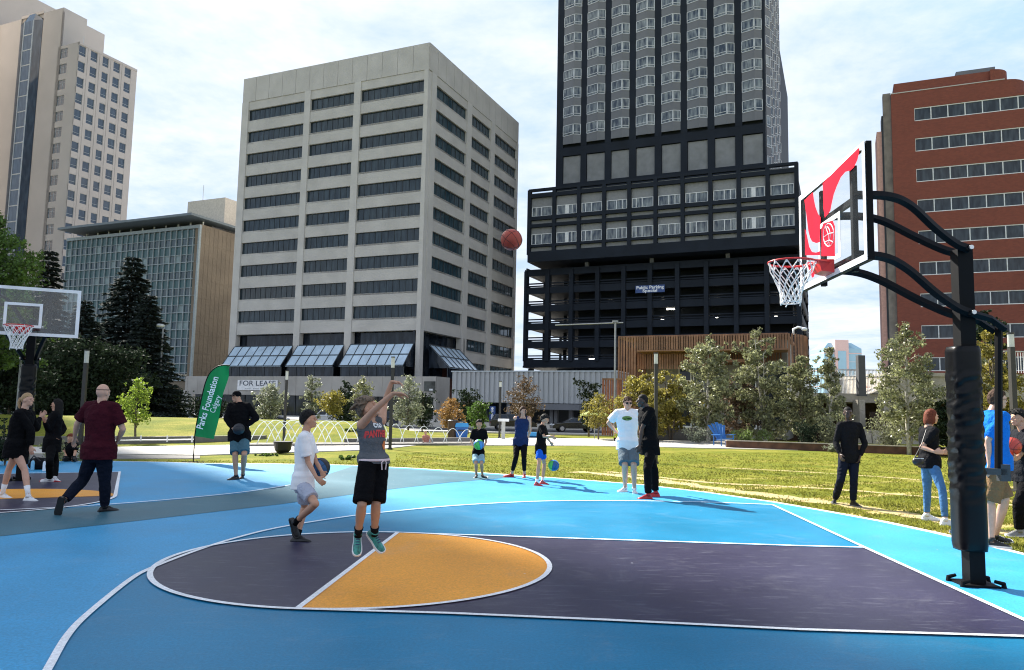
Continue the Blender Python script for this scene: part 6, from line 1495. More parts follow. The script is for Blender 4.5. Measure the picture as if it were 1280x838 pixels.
lamp('park lamp post in front of the dark spruces beside the left backboard', 109, 437.5, 454, 28, .065)
lamp('short park lamp post under the left backboard near its pole', 31, 458, 470, 34, .05)
lamp('park lamp post rising behind the man dressed in black', 820, 441, 455, 24, .05)
lamp('park lamp post at the right edge behind the man in the blue polo', 1263, 416, 434, 17, .055)
lamp('park lamp post in front of the corrugated wall near the white post box', 625.7, 476.5, 484, 43, .06)
t = thing('light_mast', 'tall thin grey light mast with a long crossbar left of the pavilion', 'light mast', at(769, 560, 46)*1.0); t.location.z = 0; WM[t.name] = Matrix.Translation(t.location)
x = at(769, 440, 46).x; zt_ = at(769, 403, 46).z; GM = mat('galvanised', (.28, .29, .30), .45, metal=.4)
mb = MB(); mb.tube([(x, 46, -.1), (x, 46, zt_)], [.08, .055], 8); mb.build('pole', GM, t)
mb = MB(); mb.tube([at(694, 406.7, 46), at(779, 403.5, 46)], .035, 6); mb.build('crossbar', GM, t)
mb = MB(); mb.box(x-.16, x+.16, 45.9, 46.1, zt_, zt_+.1); mb.build('lamp_head', GM, t)
t = thing('street_lamp', 'pale street lamp pole among the spruces before the green office', 'street lamp', (at(198, 500, 62).x, 62, -.5)); x = t.location.x
mb = MB(); mb.tube([(x, 62, -.5), (x, 62, at(198, 410, 62).z)], [.11, .07], 8); mb.build('pole', GM, t); mb = MB(); p = at(200, 407, 62); mb.ell(p, (.4, .2, .16)); mb.build('lamp_head', WHT, t, smooth=True)
t = thing('utility_pole', 'thin bare grey pole left of the near park lamps at the left edge', 'pole', (at(22, 500, 40).x, 40, 0)); x = t.location.x
mb = MB(); mb.tube([(x, 40, 0), (x, 40, at(22, 445, 40).z)], [.06, .05], 8); mb.build('shaft', GM, t)
# ================================================================== FOUNTAIN
WATER = mat('falling_water', (.80, .84, .86), .25, var=.04, trans=.5)
t = thing('fountain', 'arching white water jets leaping over the low park terrace', 'fountain', at(430, 556, 30))
def jet(px0, px1, yb, ya, Y, dy=0, r=.012):
    a = at(px0, yb, Y); c = at(px1, yb, Y+dy); zt_ = at((px0+px1)/2, ya, Y+dy/2).z; z0 = .1; pts = []
    for i in range(17):
        u = i/16; p = lerp(a, c, u); p.z = z0+(zt_-z0)*4*u*(1-u); pts.append(p)
    mb = MB(); mb.tube(pts, [r*(1+.5*abs(i-8)/8+.2*math.sin(i*2.3+px0)) for i in range(17)], 6); mb.build('water_jet', WATER, t, smooth=True)
for i in range(7): jet(300+i*21, 345+i*21, 556, 525+.3*i, 29+.2*i, .5)
for i in range(5): jet(352+i*21, 312+i*21, 556, 526.5, 29.6+.2*i, .5)
for i in range(9): jet(446+i*18, 469+i*18, 553, 527.5+i*1.4, 32+.25*i, .3, .010)
mb = MB(); p, q_ = at(300, 557, 28.6), at(602, 556, 33.8); n__ = Vector((0, 1.6, 0)); p.z = q_.z = 0; mb.prism([p, q_, q_+n__, p+n__], (0, 0, .095)); mb.build('basin', CURB, t, fix=True)
# low rail on the kerb at the left
t = thing('kerb_rail', 'low pale rail on short posts along the terrace kerb left of the flag', 'rail', at(190, 556, 28))
r0, r1 = at(142, 551, 27.5), at(242, 549.5, 27.5); mb = MB(); mb.tube([r0, r1], .022, 6); mb.build('rail', MATS['pale_metal'], t)
for px_ in (143, 176, 209, 240): p = at(px_, 549, 27.5); mb = MB(); mb.tube([(p.x, p.y, .2), (p.x, p.y, p.z+.12)], .03, 6); mb.build('post', MATS['pale_metal'], t)
# ================================================================== SMALL PARK OBJECTS
BLP = mat('bin_blue', (.01, .12, .42), .5)
def bin_(label, px, yb, yt, Y):
    p = at(px, yb, Y); g0 = zg(p.x, Y); t = thing('recycling_bin', label, 'bin', (p.x, Y, g0), 'blue recycling bins'); z1 = at(px, yt, Y).z
    mb = MB(); mb.hexa([(p.x-.27, Y-.25, g0+.02), (p.x+.27, Y-.25, g0+.02), (p.x+.27, Y+.25, g0+.02), (p.x-.27, Y+.25, g0+.02), (p.x-.32, Y-.3, z1-.2), (p.x+.32, Y-.3, z1-.2), (p.x+.32, Y+.3, z1-.2), (p.x-.32, Y+.3, z1-.2)]); mb.build('body', BLP, t, fix=True)
    mb = MB(); mb.hexa([(p.x-.35, Y-.33, z1-.199), (p.x+.35, Y-.33, z1-.199), (p.x+.35, Y+.33, z1-.199), (p.x-.35, Y+.33, z1-.199), (p.x-.3, Y-.2, z1), (p.x+.3, Y-.2, z1), (p.x+.3, Y+.33, z1), (p.x-.3, Y+.33, z1)]); mb.build('lid', mat('bin_light_blue', (.05, .3, .6), .4), t, fix=True)
    mb = MB(); mb.box(p.x-.18, p.x+.18, Y-.345, Y-.325, z1-.42, z1-.34); mb.build('slot', FRD, t)
bin_('blue recycling bin beside the orange-leaved tree', 577, 553, 529, 40)
bin_('blue recycling bin just behind the woman on the phone', 664, 553, 540.5, 44)
t = thing('litter_bin', 'brown slatted litter bin left of the blue bin', 'bin', at(566, 552, 40)); p = at(565.5, 550, 40); g0 = zg(p.x, 40)
mb = MB(); mb.tube([(p.x, 40, g0), (p.x, 40, g0+.95)], .26, 16); mb.build('body', mat('bin_brown', (.06, .035, .02), .7), t); mb = MB(); mb.tube([(p.x, 40, g0+.951), (p.x, 40, g0+1.0)], [.28, .2], 16); mb.build('lid', FRD, t)
t = thing('post_box', 'small white-topped post at the foot of the lamp before the corrugated wall', 'post', at(629, 548, 41)); p = at(629, 545, 41); g0 = 0
mb = MB(); mb.box(p.x-.1, p.x+.1, 40.9, 41.1, 0, at(629, 527, 41).z); mb.build('post', mat('pale_grey_box', (.45, .46, .44), .6), t); mb = MB(); z_ = at(629, 527, 41).z; mb.box(p.x-.3, p.x+.3, 40.85, 41.15, z_+.001, z_+.14); mb.build('top', WHT, t)
# parasol
t = thing('parasol', 'lime green parasol on a thin pole in front of the drive-in', 'parasol', (at(743, 555, 44).x, 44, 0)); x = t.location.x; z1 = at(743, 511.5, 44).z; z0 = at(743, 518.5, 44).z
mb = MB(); K = 8; apex = Vector((x, 44, z1)); ring = [Vector((x+.85*math.cos(2*math.pi*i/K), 44+.85*math.sin(2*math.pi*i/K), z0)) for i in range(K)]
mb.add([apex]+ring+[p-Vector((0, 0, .08)) for p in ring], [(0, 1+i, 1+(i+1) % K) for i in range(K)]+[(1+i, 1+K+i, 1+K+(i+1) % K, 1+(i+1) % K) for i in range(K)]); mb.build('canopy', mat('lime_canvas', (.42, .50, .16), .8, trans=.4), t)
mb = MB(); mb.tube([(x, 44, 0), (x, 44, z1)], .025, 8); mb.build('pole', GM, t)
# blue fan-backed garden chairs
def adir(label, px, Y, face):
    p = at(px, 555, Y); t = thing('garden_chair', label, 'garden chair', (p.x, Y, 0)); R = Matrix.Rotation(face, 3, 'Z'); F = lambda x, y, z: Vector((p.x, Y, .02))+R @ Vector((x, y, z)); B = mat('chair_blue', (.01, .12, .38), .5)
    for i in range(5):
        a = (i-2)*.16; mb = MB(); b0, b1 = Vector((.06*(i-2)*1.3, .18, .3)), Vector((.06*(i-2)*1.3+math.sin(a)*.8, .62, 1.15-abs(i-2)*.07)); mb.hexa([F(b0.x-.045, b0.y, b0.z), F(b0.x+.045, b0.y, b0.z), F(b0.x+.045, b0.y+.03, b0.z), F(b0.x-.045, b0.y+.03, b0.z), F(b1.x-.08, b1.y, b1.z), F(b1.x+.08, b1.y, b1.z), F(b1.x+.08, b1.y+.03, b1.z), F(b1.x-.08, b1.y+.03, b1.z)]); mb.build('back_slat', B, t, fix=True)
    mb = MB(); mb.hexa([F(-.28, -.4, .36), F(.28, -.4, .36), F(.28, .25, .26), F(-.28, .25, .26), F(-.28, -.4, .4), F(.28, -.4, .4), F(.28, .25, .3), F(-.28, .25, .3)]); mb.build('seat', B, t, fix=True)
    for s_ in (-1, 1):
        mb = MB(); mb.hexa([F(s_*.36-.06, -.45, .56), F(s_*.36+.06, -.45, .56), F(s_*.36+.06, .4, .52), F(s_*.36-.06, .4, .52), F(s_*.36-.06, -.45, .59), F(s_*.36+.06, -.45, .59), F(s_*.36+.06, .4, .55), F(s_*.36-.06, .4, .55)]); mb.build('armrest', B, t, fix=True)
        for y_ in (-.38, .32): mb = MB(); mb.tube([F(s_*.33, y_, 0), F(s_*.33, y_, .54)], .03, 4); mb.build('leg', B, t)
adir('bright blue fan-backed garden chair at the foot of the grove', 904, 37.5, math.radians(15))
t = thing('black_planter', 'round black planter bowl on the path behind the boy in white', 'planter', at(353, 566, 25.5)); p = at(353, 572, 25.3)
mb = MB(); mb.tube([(p.x, 25.3, .03), (p.x, 25.3, .12), (p.x, 25.3, .36)], [.18, .26, .3], 20); mb.build('bowl', sB, t, smooth=False); mb = MB(); mb.tube([(p.x, 25.3, .361), (p.x, 25.3, .40)], [.32, .32], 20); mb.build('rim', sB, t)
# things left by the far hoop
t = thing('backpack', 'dark backpack lying at the edge of the far court under the hoop', 'bag', (at(48, 580, 17.6).x, 17.6, 0)); p = at(48, 584, 17.6)
mb = MB(); mb.ell((p.x, 17.6, .15), (.24, .16, .15), None, 16, 10); me_ = bake(mb, .02, 1, [BLACK2]); 
for v in me_.vertices: v.co += me_.vertices[0].normal*0+v.normal*.02*noise.noise(v.co*9)
me_.materials.clear(); me_.materials.append(BLACK2); link('bag_body', me_, t); mb = MB(); mb.tube([(p.x-.12, 17.45, .22), (p.x, 17.4, .34), (p.x+.12, 17.45, .22)], .015, 6); mb.build('handle', sB, t)
def bottle(label, px, Y, M_):
    p = at(px, 580, Y); t = thing('water_bottle', label, 'bottle', (p.x, Y, 0)); mb = MB(); mb.tube([(p.x, Y, .02), (p.x, Y, .2), (p.x, Y, .24)], [.037, .037, .02], 12); mb.build('bottle_body', M_, t); mb = MB(); mb.tube([(p.x, Y, .241), (p.x, Y, .28)], .018, 10); mb.build('cap', sB, t)
bottle('pale blue water bottle standing left of the backpack', 41, 17.3, mat('bottle_blue', (.2, .45, .6), .3)); bottle('white water bottle standing right of the backpack', 56, 17.2, WHT)
# ================================================================== VEHICLES
def tyremat(): return mat('tyre', (.02, .02, .021), .8)
def car(kind, label, px, yb, Y, ang, paint, L_=4.6, g0=-.495):
    p = at(px, yb, Y); c = Vector((p.x, Y, g0)); t = thing(kind, label, {'pickup_truck': 'pickup truck', 'parked_van': 'van'}.get(kind, 'car'), c, 'vehicles on the street beyond the park'); ca, sa = math.cos(ang), math.sin(ang)
    F = lambda x, y, z: c+Vector((x*ca-y*sa, x*sa+y*ca, z))
    hw = .9
    if kind == 'pickup_truck': L_ = 5.4; prof = [(-L_/2, .45), (-L_/2, 1.02), (-.75, 1.05), (-.7, 1.12), (1.35, 1.12), (2.5, 1.02), (L_/2, .85), (L_/2, .42)]; cab = [(-.75, 1.1), (-.6, 1.78), (.7, 1.8), (1.4, 1.1)]
    elif kind == 'parked_van': L_ = 4.9; prof = [(-L_/2, .4), (-L_/2, 1.2), (1.5, 1.2), (L_/2-.15, .95), (L_/2, .4)]; cab = [(-L_/2+.02, 1.2), (-L_/2+.12, 1.95), (1.0, 1.95), (1.75, 1.15)]
    elif kind == 'parked_suv': prof = [(-L_/2, .42), (-L_/2, 1.0), (-2.1, 1.08), (1.1, 1.05), (2.05, .92), (L_/2, .7), (L_/2, .4)]; cab = [(-2.1, 1.07), (-1.8, 1.62), (.3, 1.66), (1.15, 1.04)]
    else: prof = [(-L_/2, .38), (-L_/2, .85), (-1.6, .98), (.95, .95), (2.0, .82), (L_/2, .62), (L_/2, .34)]; cab = [(-1.75, .97), (-1.05, 1.38), (.15, 1.42), (1.05, .94)]
    # lower body with rounded shoulders
    mb = MB(); sec = [(-hw, -.0), (-hw+.0, .0)]
    def loft_side(profile, w0, w1, zb_):
        n = len(profile); top = [F(x, -w1, z) for x, z in profile]; return top
    n = len(prof); vs = []; zmid = .72
    for s_, wv in ((-1, hw-.06), (-1, hw), (1, hw), (1, hw-.06)):
        pass
    rows = []
    for y, sh_ in ((-hw+.07, 1), (-hw, .90), (hw, .90), (hw-.07, 1)):
        rows.append([F(x, y, z if z < .5 else .5+(z-.5)*sh_) for x, z in prof])
    for r_ in rows: vs += r_
    fs = [(r_*n+i, r_*n+(i+1) % n, (r_+1)*n+(i+1) % n, (r_+1)*n+i) for r_ in range(3) for i in range(n)]+[tuple(range(n-1, -1, -1)), tuple(3*n+i for i in range(n))]
    mb.add(vs, fs)
    m2 = len(cab); lo = hw-.1; hi = hw-.24; mb.add([F(x, -(lo if i in (0, m2-1) else hi), z) for i, (x, z) in enumerate(cab)]+[F(x, (lo if i in (0, m2-1) else hi), z) for i, (x, z) in enumerate(cab)], [tuple(range(m2)), tuple(range(2*m2-1, m2-1, -1))]+[(i, (i+1) % m2, (i+1) % m2+m2, i+m2) for i in range(m2)])
    mb.build('body', paint, t, fix=True)
    def lp(a, b, u): return (a[0]+(b[0]-a[0])*u, a[1]+(b[1]-a[1])*u)
    for s_ in (-1, 1):
        mb = MB(); A, B, C_, D_ = cab; xm = (B[0]+C_[0])/2
        for (u0, u1) in ((.06, .47), (.53, .94)):
            q = []
            for (bu, tv) in ((u0, .12), (u1, .12), (u1, .88), (u0, .88)):
                bot = lp(A, D_, bu); top = lp(B, C_, bu); pt = lp(bot, top, tv); wy = lo+(hi-lo)*tv; q.append(F(pt[0], s_*(wy+.012), pt[1]))
            mb.add(q, [(0, 1, 2, 3)])
        mb.build('side_window', GL_DARK, t)
    mb = MB(); 
    for a_, b_ in ((cab[3], cab[2]), (cab[0], cab[1])):
        q = [F(*(lambda pt: (pt[0]+(.015 if a_ is cab[3] else -.015), s_*(lo-.1+(hi-lo)*v), pt[1]+.012))(lp(a_, b_, v))) for s_, v in ((-1, .12), (1, .12), (1, .88), (-1, .88))]; mb.add(q, [(0, 1, 2, 3)])
    mb.build('windscreen', GL_DARK, t)
    for x in (-L_/2+.95, L_/2-.95):
        for s_ in (-1, 1):
            r_ = .34 if kind in ('parked_car',) else .38; w0 = MB(); w0.tube([F(x, s_*(hw-.18), r_), F(x, s_*(hw+.02), r_)], r_, 20); wh_ = w0.build('wheel', tyremat(), t)
            w1 = MB(); w1.tube([F(x, s_*(hw+.02), r_), F(x, s_*(hw+.035), r_)], r_*.62, 14); w1.build('rim', mat('alloy', (.5, .5, .52), .35, metal=.7), wh_)
    for s_ in (-1, 1):
        mb = MB(); z_ = .66; mb.hexa([F(L_/2-.12, s_*.62-.18, z_), F(L_/2+.012, s_*.62-.18, z_-.02), F(L_/2+.012, s_*.62+.18, z_-.02), F(L_/2-.12, s_*.62+.18, z_), F(L_/2-.2, s_*.62-.18, z_+.12), F(L_/2-.0, s_*.62-.18, z_+.08), F(L_/2-.0, s_*.62+.18, z_+.08), F(L_/2-.2, s_*.62+.18, z_+.12)]); mb.build('headlight', WHT, t, fix=True)
        mb = MB(); mb.hexa([F(-L_/2-.012, s_*.7-.12, .72), F(-L_/2+.1, s_*.7-.12, .72), F(-L_/2+.1, s_*.7+.12, .72), F(-L_/2-.012, s_*.7+.12, .72), F(-L_/2-.012, s_*.7-.12, .84), F(-L_/2+.1, s_*.7-.12, .84), F(-L_/2+.1, s_*.7+.12, .84), F(-L_/2-.012, s_*.7+.12, .84)]); mb.build('tail_light', mat('tail_red', (.35, .01, .01), .4), t, fix=True)
PB = mat('paint_black', (.01, .011, .013), .2, var=.0, spec=.7); PW = mat('paint_white', (.65, .66, .67), .3, var=.02); PS = mat('paint_silver', (.28, .29, .31), .3, metal=.4); PDB = mat('paint_dark_blue', (.015, .025, .05), .25)
car('parked_car', 'black sedan on the street right of the boy in bright blue shorts', 718, 535, 76, 0.12+math.pi, PB, 4.7)
car('parked_suv', 'black SUV on the street left of the woman on the phone', 641, 534, 77, .12, PB, 4.7)
car('pickup_truck', 'white pickup truck on the street beyond the mound', 412, 525, 80, .1+math.pi, PW)
car('parked_van', 'white van on the street left of the feather flag', 216, 524, 79, .08, PW)
car('parked_car', 'dark car on the street between the spruces and the yellow-leaved sapling', 118, 523, 79, .1, PS)
car('parked_car', 'dark blue car on the street behind the lamp post by the flag', 332, 524, 79, .1, PDB)
car('parked_suv', 'dark SUV on the street behind the shooting boy', 470, 528, 79, .1+math.pi, PDB)
# ================================================================== TREES AND PLANTS
BARK = mat('grey_bark', (.13, .105, .08), .9, var=.3, scale=9, bump=.5, bscale=30); BARKW = mat('birch_bark', (.42, .39, .34), .8, var=.35, scale=14); BARKD = mat('dark_bark', (.045, .034, .026), .9, var=.3, scale=8)
LEAF = {'birch': mat('leaf_birch', (.21, .22, .11), .42, var=.35, scale=.8, trans=.4, isl=.7, spec=.6), 'gold': mat('leaf_gold', (.24, .21, .045), .5, var=.35, scale=.8, trans=.45, isl=.45, spec=.4),
 'fresh': mat('leaf_fresh', (.24, .33, .045), .5, var=.25, scale=1.2, trans=.5, isl=.4, spec=.4), 'silver': mat('leaf_silver', (.24, .26, .18), .5, var=.3, scale=1, trans=.35, isl=.5, spec=.5), 'orange': mat('leaf_orange', (.33, .19, .06), .55, var=.3, scale=1, trans=.4, isl=.45),
 'rust': mat('leaf_rust', (.13, .085, .05), .6, var=.3, scale=1, trans=.35, isl=.45), 'dark': mat('leaf_dark', (.026, .040, .022), .75, var=.35, scale=.6, trans=.15, isl=.5, spec=.08), 'green': mat('leaf_green', (.085, .15, .03), .5, var=.3, scale=.5, trans=.45, isl=.5, spec=.4),
 'needle': mat('needle_spruce', (.034, .046, .040), .8, var=.35, scale=.5, trans=.12, isl=.5, spec=.1), 'shrub': mat('leaf_shrub', (.12, .17, .04), .5, var=.3, scale=2, trans=.4, isl=.5), 'flower': mat('leaf_pale_flower', (.42, .40, .18), .6, var=.4, scale=3, trans=.4, isl=.4)}
def leaves(cl, n, size, seed, name, M_, parent, flat=.0, aspect=.55):
    """cl: clump centres with radii (x,y,z,r); n leaves shared by clump volume, each a bent two-facet blade"""
    r = np.random.default_rng(seed); C = np.array(cl); wgt = C[:, 3]**2; wgt = wgt/wgt.sum(); id_ = r.choice(len(C), n, p=wgt)
    d = r.normal(0, 1, (n, 3)); d /= np.linalg.norm(d, axis=1)[:, None]; rad = C[id_, 3]*r.uniform(.15, 1.05, n)**.6
    P = C[id_, :3]+d*rad[:, None]*np.array([1, 1, .8])
    a = r.normal(0, 1, (n, 3)); a[:, 2] *= (1-flat); a /= np.linalg.norm(a, axis=1)[:, None]; b = r.normal(0, 1, (n, 3)); b -= a*(a*b).sum(1)[:, None]; b /= np.linalg.norm(b, axis=1)[:, None]
    s = size*r.uniform(.6, 1.3, n)[:, None]; nn = np.cross(a, b)*s*.15
    V = np.stack([P-a*s, P+b*s*aspect+nn, P+a*s, P-b*s*aspect+nn], 1).reshape(-1, 3)
    me = bpy.data.meshes.new(name); me.vertices.add(n*4); me.vertices.foreach_set('co', V.reshape(-1)); me.loops.add(n*4); me.loops.foreach_set('vertex_index', np.arange(n*4)); me.polygons.add(n); me.polygons.foreach_set('loop_start', np.arange(n)*4); me.update(calc_edges=True); me.materials.append(M_)
    return link(name, me, parent)
def tree(kind, label, cat, px, ybase, ytop, wpx, Y, leaf, bark=None, n=5000, size=.07, base=.22, seed=1, shape='oval', stems=1, group=None, clumps=None, g0=None, lean=0):
    rn = random.Random(seed); b = at(px, ybase, Y); z0 = zg(b.x, Y) if g0 is None else g0; H = at(px, ytop, Y).z-z0; Wd = wpx/2*Y/FOC; x0 = b.x
    t = thing(kind, label, cat, (x0, Y, z0), group); bark = bark or BARK; cl = []; O = Vector((x0, Y, z0))
    K = clumps or 26
    trunkm = MB(); tips = []
    for s_ in range(stems):
        a = rn.uniform(0, 6.28); sp = (.0 if stems == 1 else .35)*Wd; top = O+Vector((math.cos(a)*sp+lean, math.sin(a)*sp*.7, H*(.93 if s_ == 0 else rn.uniform(.7, .88)))); P_ = []
        for i in range(9): u = i/8; P_.append(lerp(O+Vector((math.cos(a)*.06*(stems > 1), math.sin(a)*.06, -.1)), top, u)+Vector((rn.gauss(0, .012*H), rn.gauss(0, .012*H), 0))*(u*(1-u)*4*.6))
        r0 = .016*H/(1 if stems == 1 else 1.5)+.012; trunkm.tube(P_, [r0*(1-.85*i/8) for i in range(9)], 8); tips.append(P_)
    for i in range(K):
        u = base+(1-base)*((i+.5)/K); P_ = tips[i % stems]; j = min(7, int(u*8)); c0 = lerp(P_[j], P_[j+1], u*8-j)
        v = (u-base)/(1-base)
        prof = {'oval': math.sin(math.pi*min(1, v*.92+.10))**.75, 'cone': (1-v)**.8+.06, 'round': math.sin(math.pi*min(1, v*.88+.12))**.5, 'column': .85*(1-max(0, v-.75)*2.4)+.05, 'umbrella': .4+.6*v}[shape]
        a = i*2.399+rn.uniform(-.4, .4); rr_ = Wd*prof*rn.uniform(.45, .92); q = c0+Vector((math.cos(a)*rr_, math.sin(a)*rr_, rn.uniform(.02, .10)*H*(1-v*.5)))
        if q.z > z0+H*.99: q.z = z0+H*.98
        trunkm.tube([c0-Vector((0, 0, .06*H*(1-v))), lerp(c0, q, .5)+Vector((0, 0, .02*H)), q], [.006*H*(1-.6*v)+.004, .004*H*(1-.6*v)+.003, .003], 5)
        cr = Wd*rn.uniform(.22, .40)*(.6+.5*prof)*(.74 if group == GR else 1); cl.append((q.x, q.y, q.z, cr)); m_ = lerp(c0, q, .55); cl.append((m_.x, m_.y, m_.z, cr*.8))
        for _ in range(2): g = q+Vector((rn.gauss(0, cr*.9), rn.gauss(0, cr*.9), rn.gauss(0, cr*.8))); cl.append((g.x, g.y, min(g.z, z0+H), cr*.45))
    trunkm.build('trunk', bark, t, smooth=True); leaves(cl, n, size, seed, 'crown', LEAF[leaf], t); return t
def spruce(label, px, ybase, ytop, wpx, Y, seed, n=16000, g0=-.3, lowest=.06):
    rn = random.Random(seed); r = np.random.default_rng(seed); b = at(px, 500, Y); H = at(px, ytop, Y).z-g0; Wd = wpx/2*Y/FOC; O = Vector((b.x, Y, g0)); t = thing('spruce_tree', label, 'spruce tree', O, 'dark spruces by the left hoop')
    tm = MB(); tm.tube([O, O+Vector((0, 0, H))], [.02*H, .01], 10); V = []
    nl = 30
    for i in range(nl):
        u = lowest+(1-lowest)*(i/nl)**.92; L_ = Wd*(1-u)**.85*rn.uniform(.8, 1.1)+.12; nb = max(5, int(11*(1-u)+5))
        for k in range(nb):
            a = 6.283*k/nb+i*.7+rn.uniform(-.2, .2); Lb = L_*rn.uniform(.6, 1.15); z = g0+H*u; pts = []
            for q in range(7): s_ = q/6; pts.append(Vector((O.x+math.cos(a)*Lb*s_, Y+math.sin(a)*Lb*s_, z+Lb*(.10*s_-.42*s_*s_+.18*s_**4))))
            tm.tube(pts[::2], [.02+.01*(1-u), .012, .008, .004], 4, caps=False)
            m_ = int(n/(nl*11)*(.4+Lb/Wd*1.6)); ss = r.uniform(.08, 1, m_)**.75
            for s_ in ss:
                q = s_*6; j = min(5, int(q)); p = lerp(pts[j], pts[j+1], q-j); wd = .20*Lb*(1-s_*.75)+.06; side = Vector((-math.sin(a), math.cos(a), 0)); off = r.normal(0, .5)*wd
                c = p+side*off+Vector((0, 0, -abs(r.normal(0, .07))*H*.06)); dr = (side*(1 if off > 0 else -1)*.8+Vector((math.cos(a), math.sin(a), -.35+r.normal(0, .25)))).normalized(); w2_ = dr.cross(Vector((r.normal(0, .6), r.normal(0, .6), 1))).normalized(); ln = r.uniform(.25, .55)*(H/15)**.5; ww = .085*(H/15)**.5
                V += [c, c+dr*ln*.5+w2_*ww, c+dr*ln, c+dr*ln*.5-w2_*ww+Vector((0, 0, -.03))]
    tm.build('trunk', BARKD, t); k = len(V)//4; me = bpy.data.meshes.new('crown'); me.from_pydata([tuple(v) for v in V], [], [(4*i, 4*i+1, 4*i+2, 4*i+3) for i in range(k)]); me.materials.append(LEAF['needle']); link('crown', me, t)
GR = 'young trees of the right-hand grove'
# right grove
tree('young_tree', 'yellow-green young tree at the left end of the grove beside the man in white', 'tree', 800, 556, 463, 78, 43, 'gold', n=6370, size=0.088, base=.12, seed=3, shape='round', group=GR, stems=2)
tree('young_tree', 'yellowish bushy tree behind the lamp post and the man in black', 'tree', 838, 556, 457, 70, 44, 'gold', n=5635, size=0.088, base=.14, seed=5, shape='oval', group=GR, stems=2)
tree('birch_tree', 'tall pointed silvery birch in front of the pavilion windows', 'tree', 886, 560, 414, 78, 41, 'birch', BARKW, n=9187, size=0.083, base=.10, seed=8, shape='oval', group=GR, clumps=34)
tree('birch_tree', 'tallest birch of the grove reaching past the pavilion roof', 'tree', 958, 560, 408, 74, 42, 'birch', BARKW, n=9555, size=0.083, base=.05, seed=12, shape='column', group=GR, clumps=38, stems=2)
tree('birch_tree', 'brownish young tree between the two tallest birches', 'tree', 921, 558, 466, 66, 43, 'rust', n=5145, size=0.083, base=.12, seed=14, shape='round', group=GR)
tree('birch_tree', 'dense green tree at the right shoulder of the tallest birch', 'tree', 1002, 560, 440, 66, 42.5, 'birch', BARK, n=7594, size=0.083, base=.06, seed=17, shape='oval', group=GR, clumps=32)
tree('birch_tree', 'slim pale-stemmed birch left of the plaza pillar', 'tree', 1040, 562, 428, 54, 40, 'birch', BARKW, n=5635, size=0.077, base=.06, seed=21, shape='cone', group=GR, clumps=32)
tree('birch_tree', 'airy birch standing between the pillar and the hoop pole', 'tree', 1136, 566, 402, 92, 33, 'birch', BARKW, n=8820, size=0.068, base=.12, seed=23, shape='oval', group=GR, clumps=36)
tree('young_tree', 'low dark bushy tree behind the woman with auburn hair', 'tree', 1190, 566, 500, 60, 32, 'dark', n=4410, size=0.071, base=.08, seed=26, shape='round', group=GR)
tree('young_tree', 'golden tree at the right edge behind the lamp post', 'tree', 1258, 570, 402, 92, 30, 'gold', n=8575, size=0.068, base=.12, seed=29, shape='oval', group=GR, clumps=36, stems=2)
tree('young_tree', 'green tree between the hoop strut and the golden tree', 'tree', 1220, 560, 420, 60, 42, 'birch', n=6125, size=0.077, base=.1, seed=31, shape='oval', group=GR, clumps=30)
tree('young_tree', 'dark green tree rising in front of the brick office windows', 'tree', 1240, 560, 386, 50, 47, 'dark', n=5145, size=0.1, base=.4, seed=37, shape='round', group=GR)
def shrub(label, px, yb, yt, wpx, Y, leaf, n=900, size=.05, seed=1, kind='shrub'):
    b = at(px, yb, Y); z0 = zg(b.x, Y); H = at(px, yt, Y).z-z0; Wd = wpx/2*Y/FOC; rn = random.Random(seed); t = thing(kind, label, 'shrub', (b.x, Y, z0)); mb = MB(); cl = []
    for i in range(11):
        a = rn.uniform(0, 6.28); r_ = Wd*rn.uniform(.1, .8); q = Vector((b.x+math.cos(a)*r_, Y+math.sin(a)*r_*.6, z0+H*rn.uniform(.45, .9))); mb.tube([(b.x, Y, z0-.02), q], [.012, .004], 5); cl.append((q.x, q.y, q.z, min(H*.35, Wd*.4))); cl.append(((q.x+b.x)/2, (q.y+Y)/2, z0+H*.3, H*.25))
    mb.build('stems', BARK, t); leaves(cl, n, size, seed, 'foliage', LEAF[leaf], t)
shrub('light green rounded shrub at the foot of the tallest birch', 938, 558, 537, 60, 38, 'shrub', 1800, .05, 2)
shrub('pale shrub around the foot of the pointed birch', 872, 556, 536, 44, 40, 'silver', 900, .05, 3)
shrub('low green shrub left of the man in the black top', 1008, 560, 528, 60, 38.5, 'dark', 1600, .055, 4)
shrub('dense dark shrub behind the man in the black top', 1040, 562, 515, 56, 38, 'birch', 1900, .055, 5)
shrub('pale tuft of grass at the edge of the steel planter', 1040, 566, 556, 30, 33.7, 'silver', 500, .035, 6)
shrub('green shrub under the airy birch', 1115, 566, 520, 64, 36, 'birch', 2200, .05, 8)
shrub('flowering shrub with cream blossoms beside the seated person', 68, 578, 548, 38, 19.5, 'flower', 1300, .035, 9)
shrub('cream and yellow flower clump right of the seated person', 106, 577, 553, 26, 19.8, 'flower', 800, .035, 10)
shrub('leafy dark shrub left of the blonde girl at the left edge', 6, 580, 515, 26, 18.5, 'dark', 1500, .045, 11)
shrub('small green shrub on the terrace behind the shooting boy', 440, 549, 536, 30, 36, 'shrub', 700, .05, 12)
shrub('low green plants in front of the boy in white', 330, 576, 568, 54, 24, 'green', 900, .04, 13)
shrub('low green plants at the court edge behind the shooting boy', 430, 578, 570, 50, 23, 'green', 900, .04, 14)
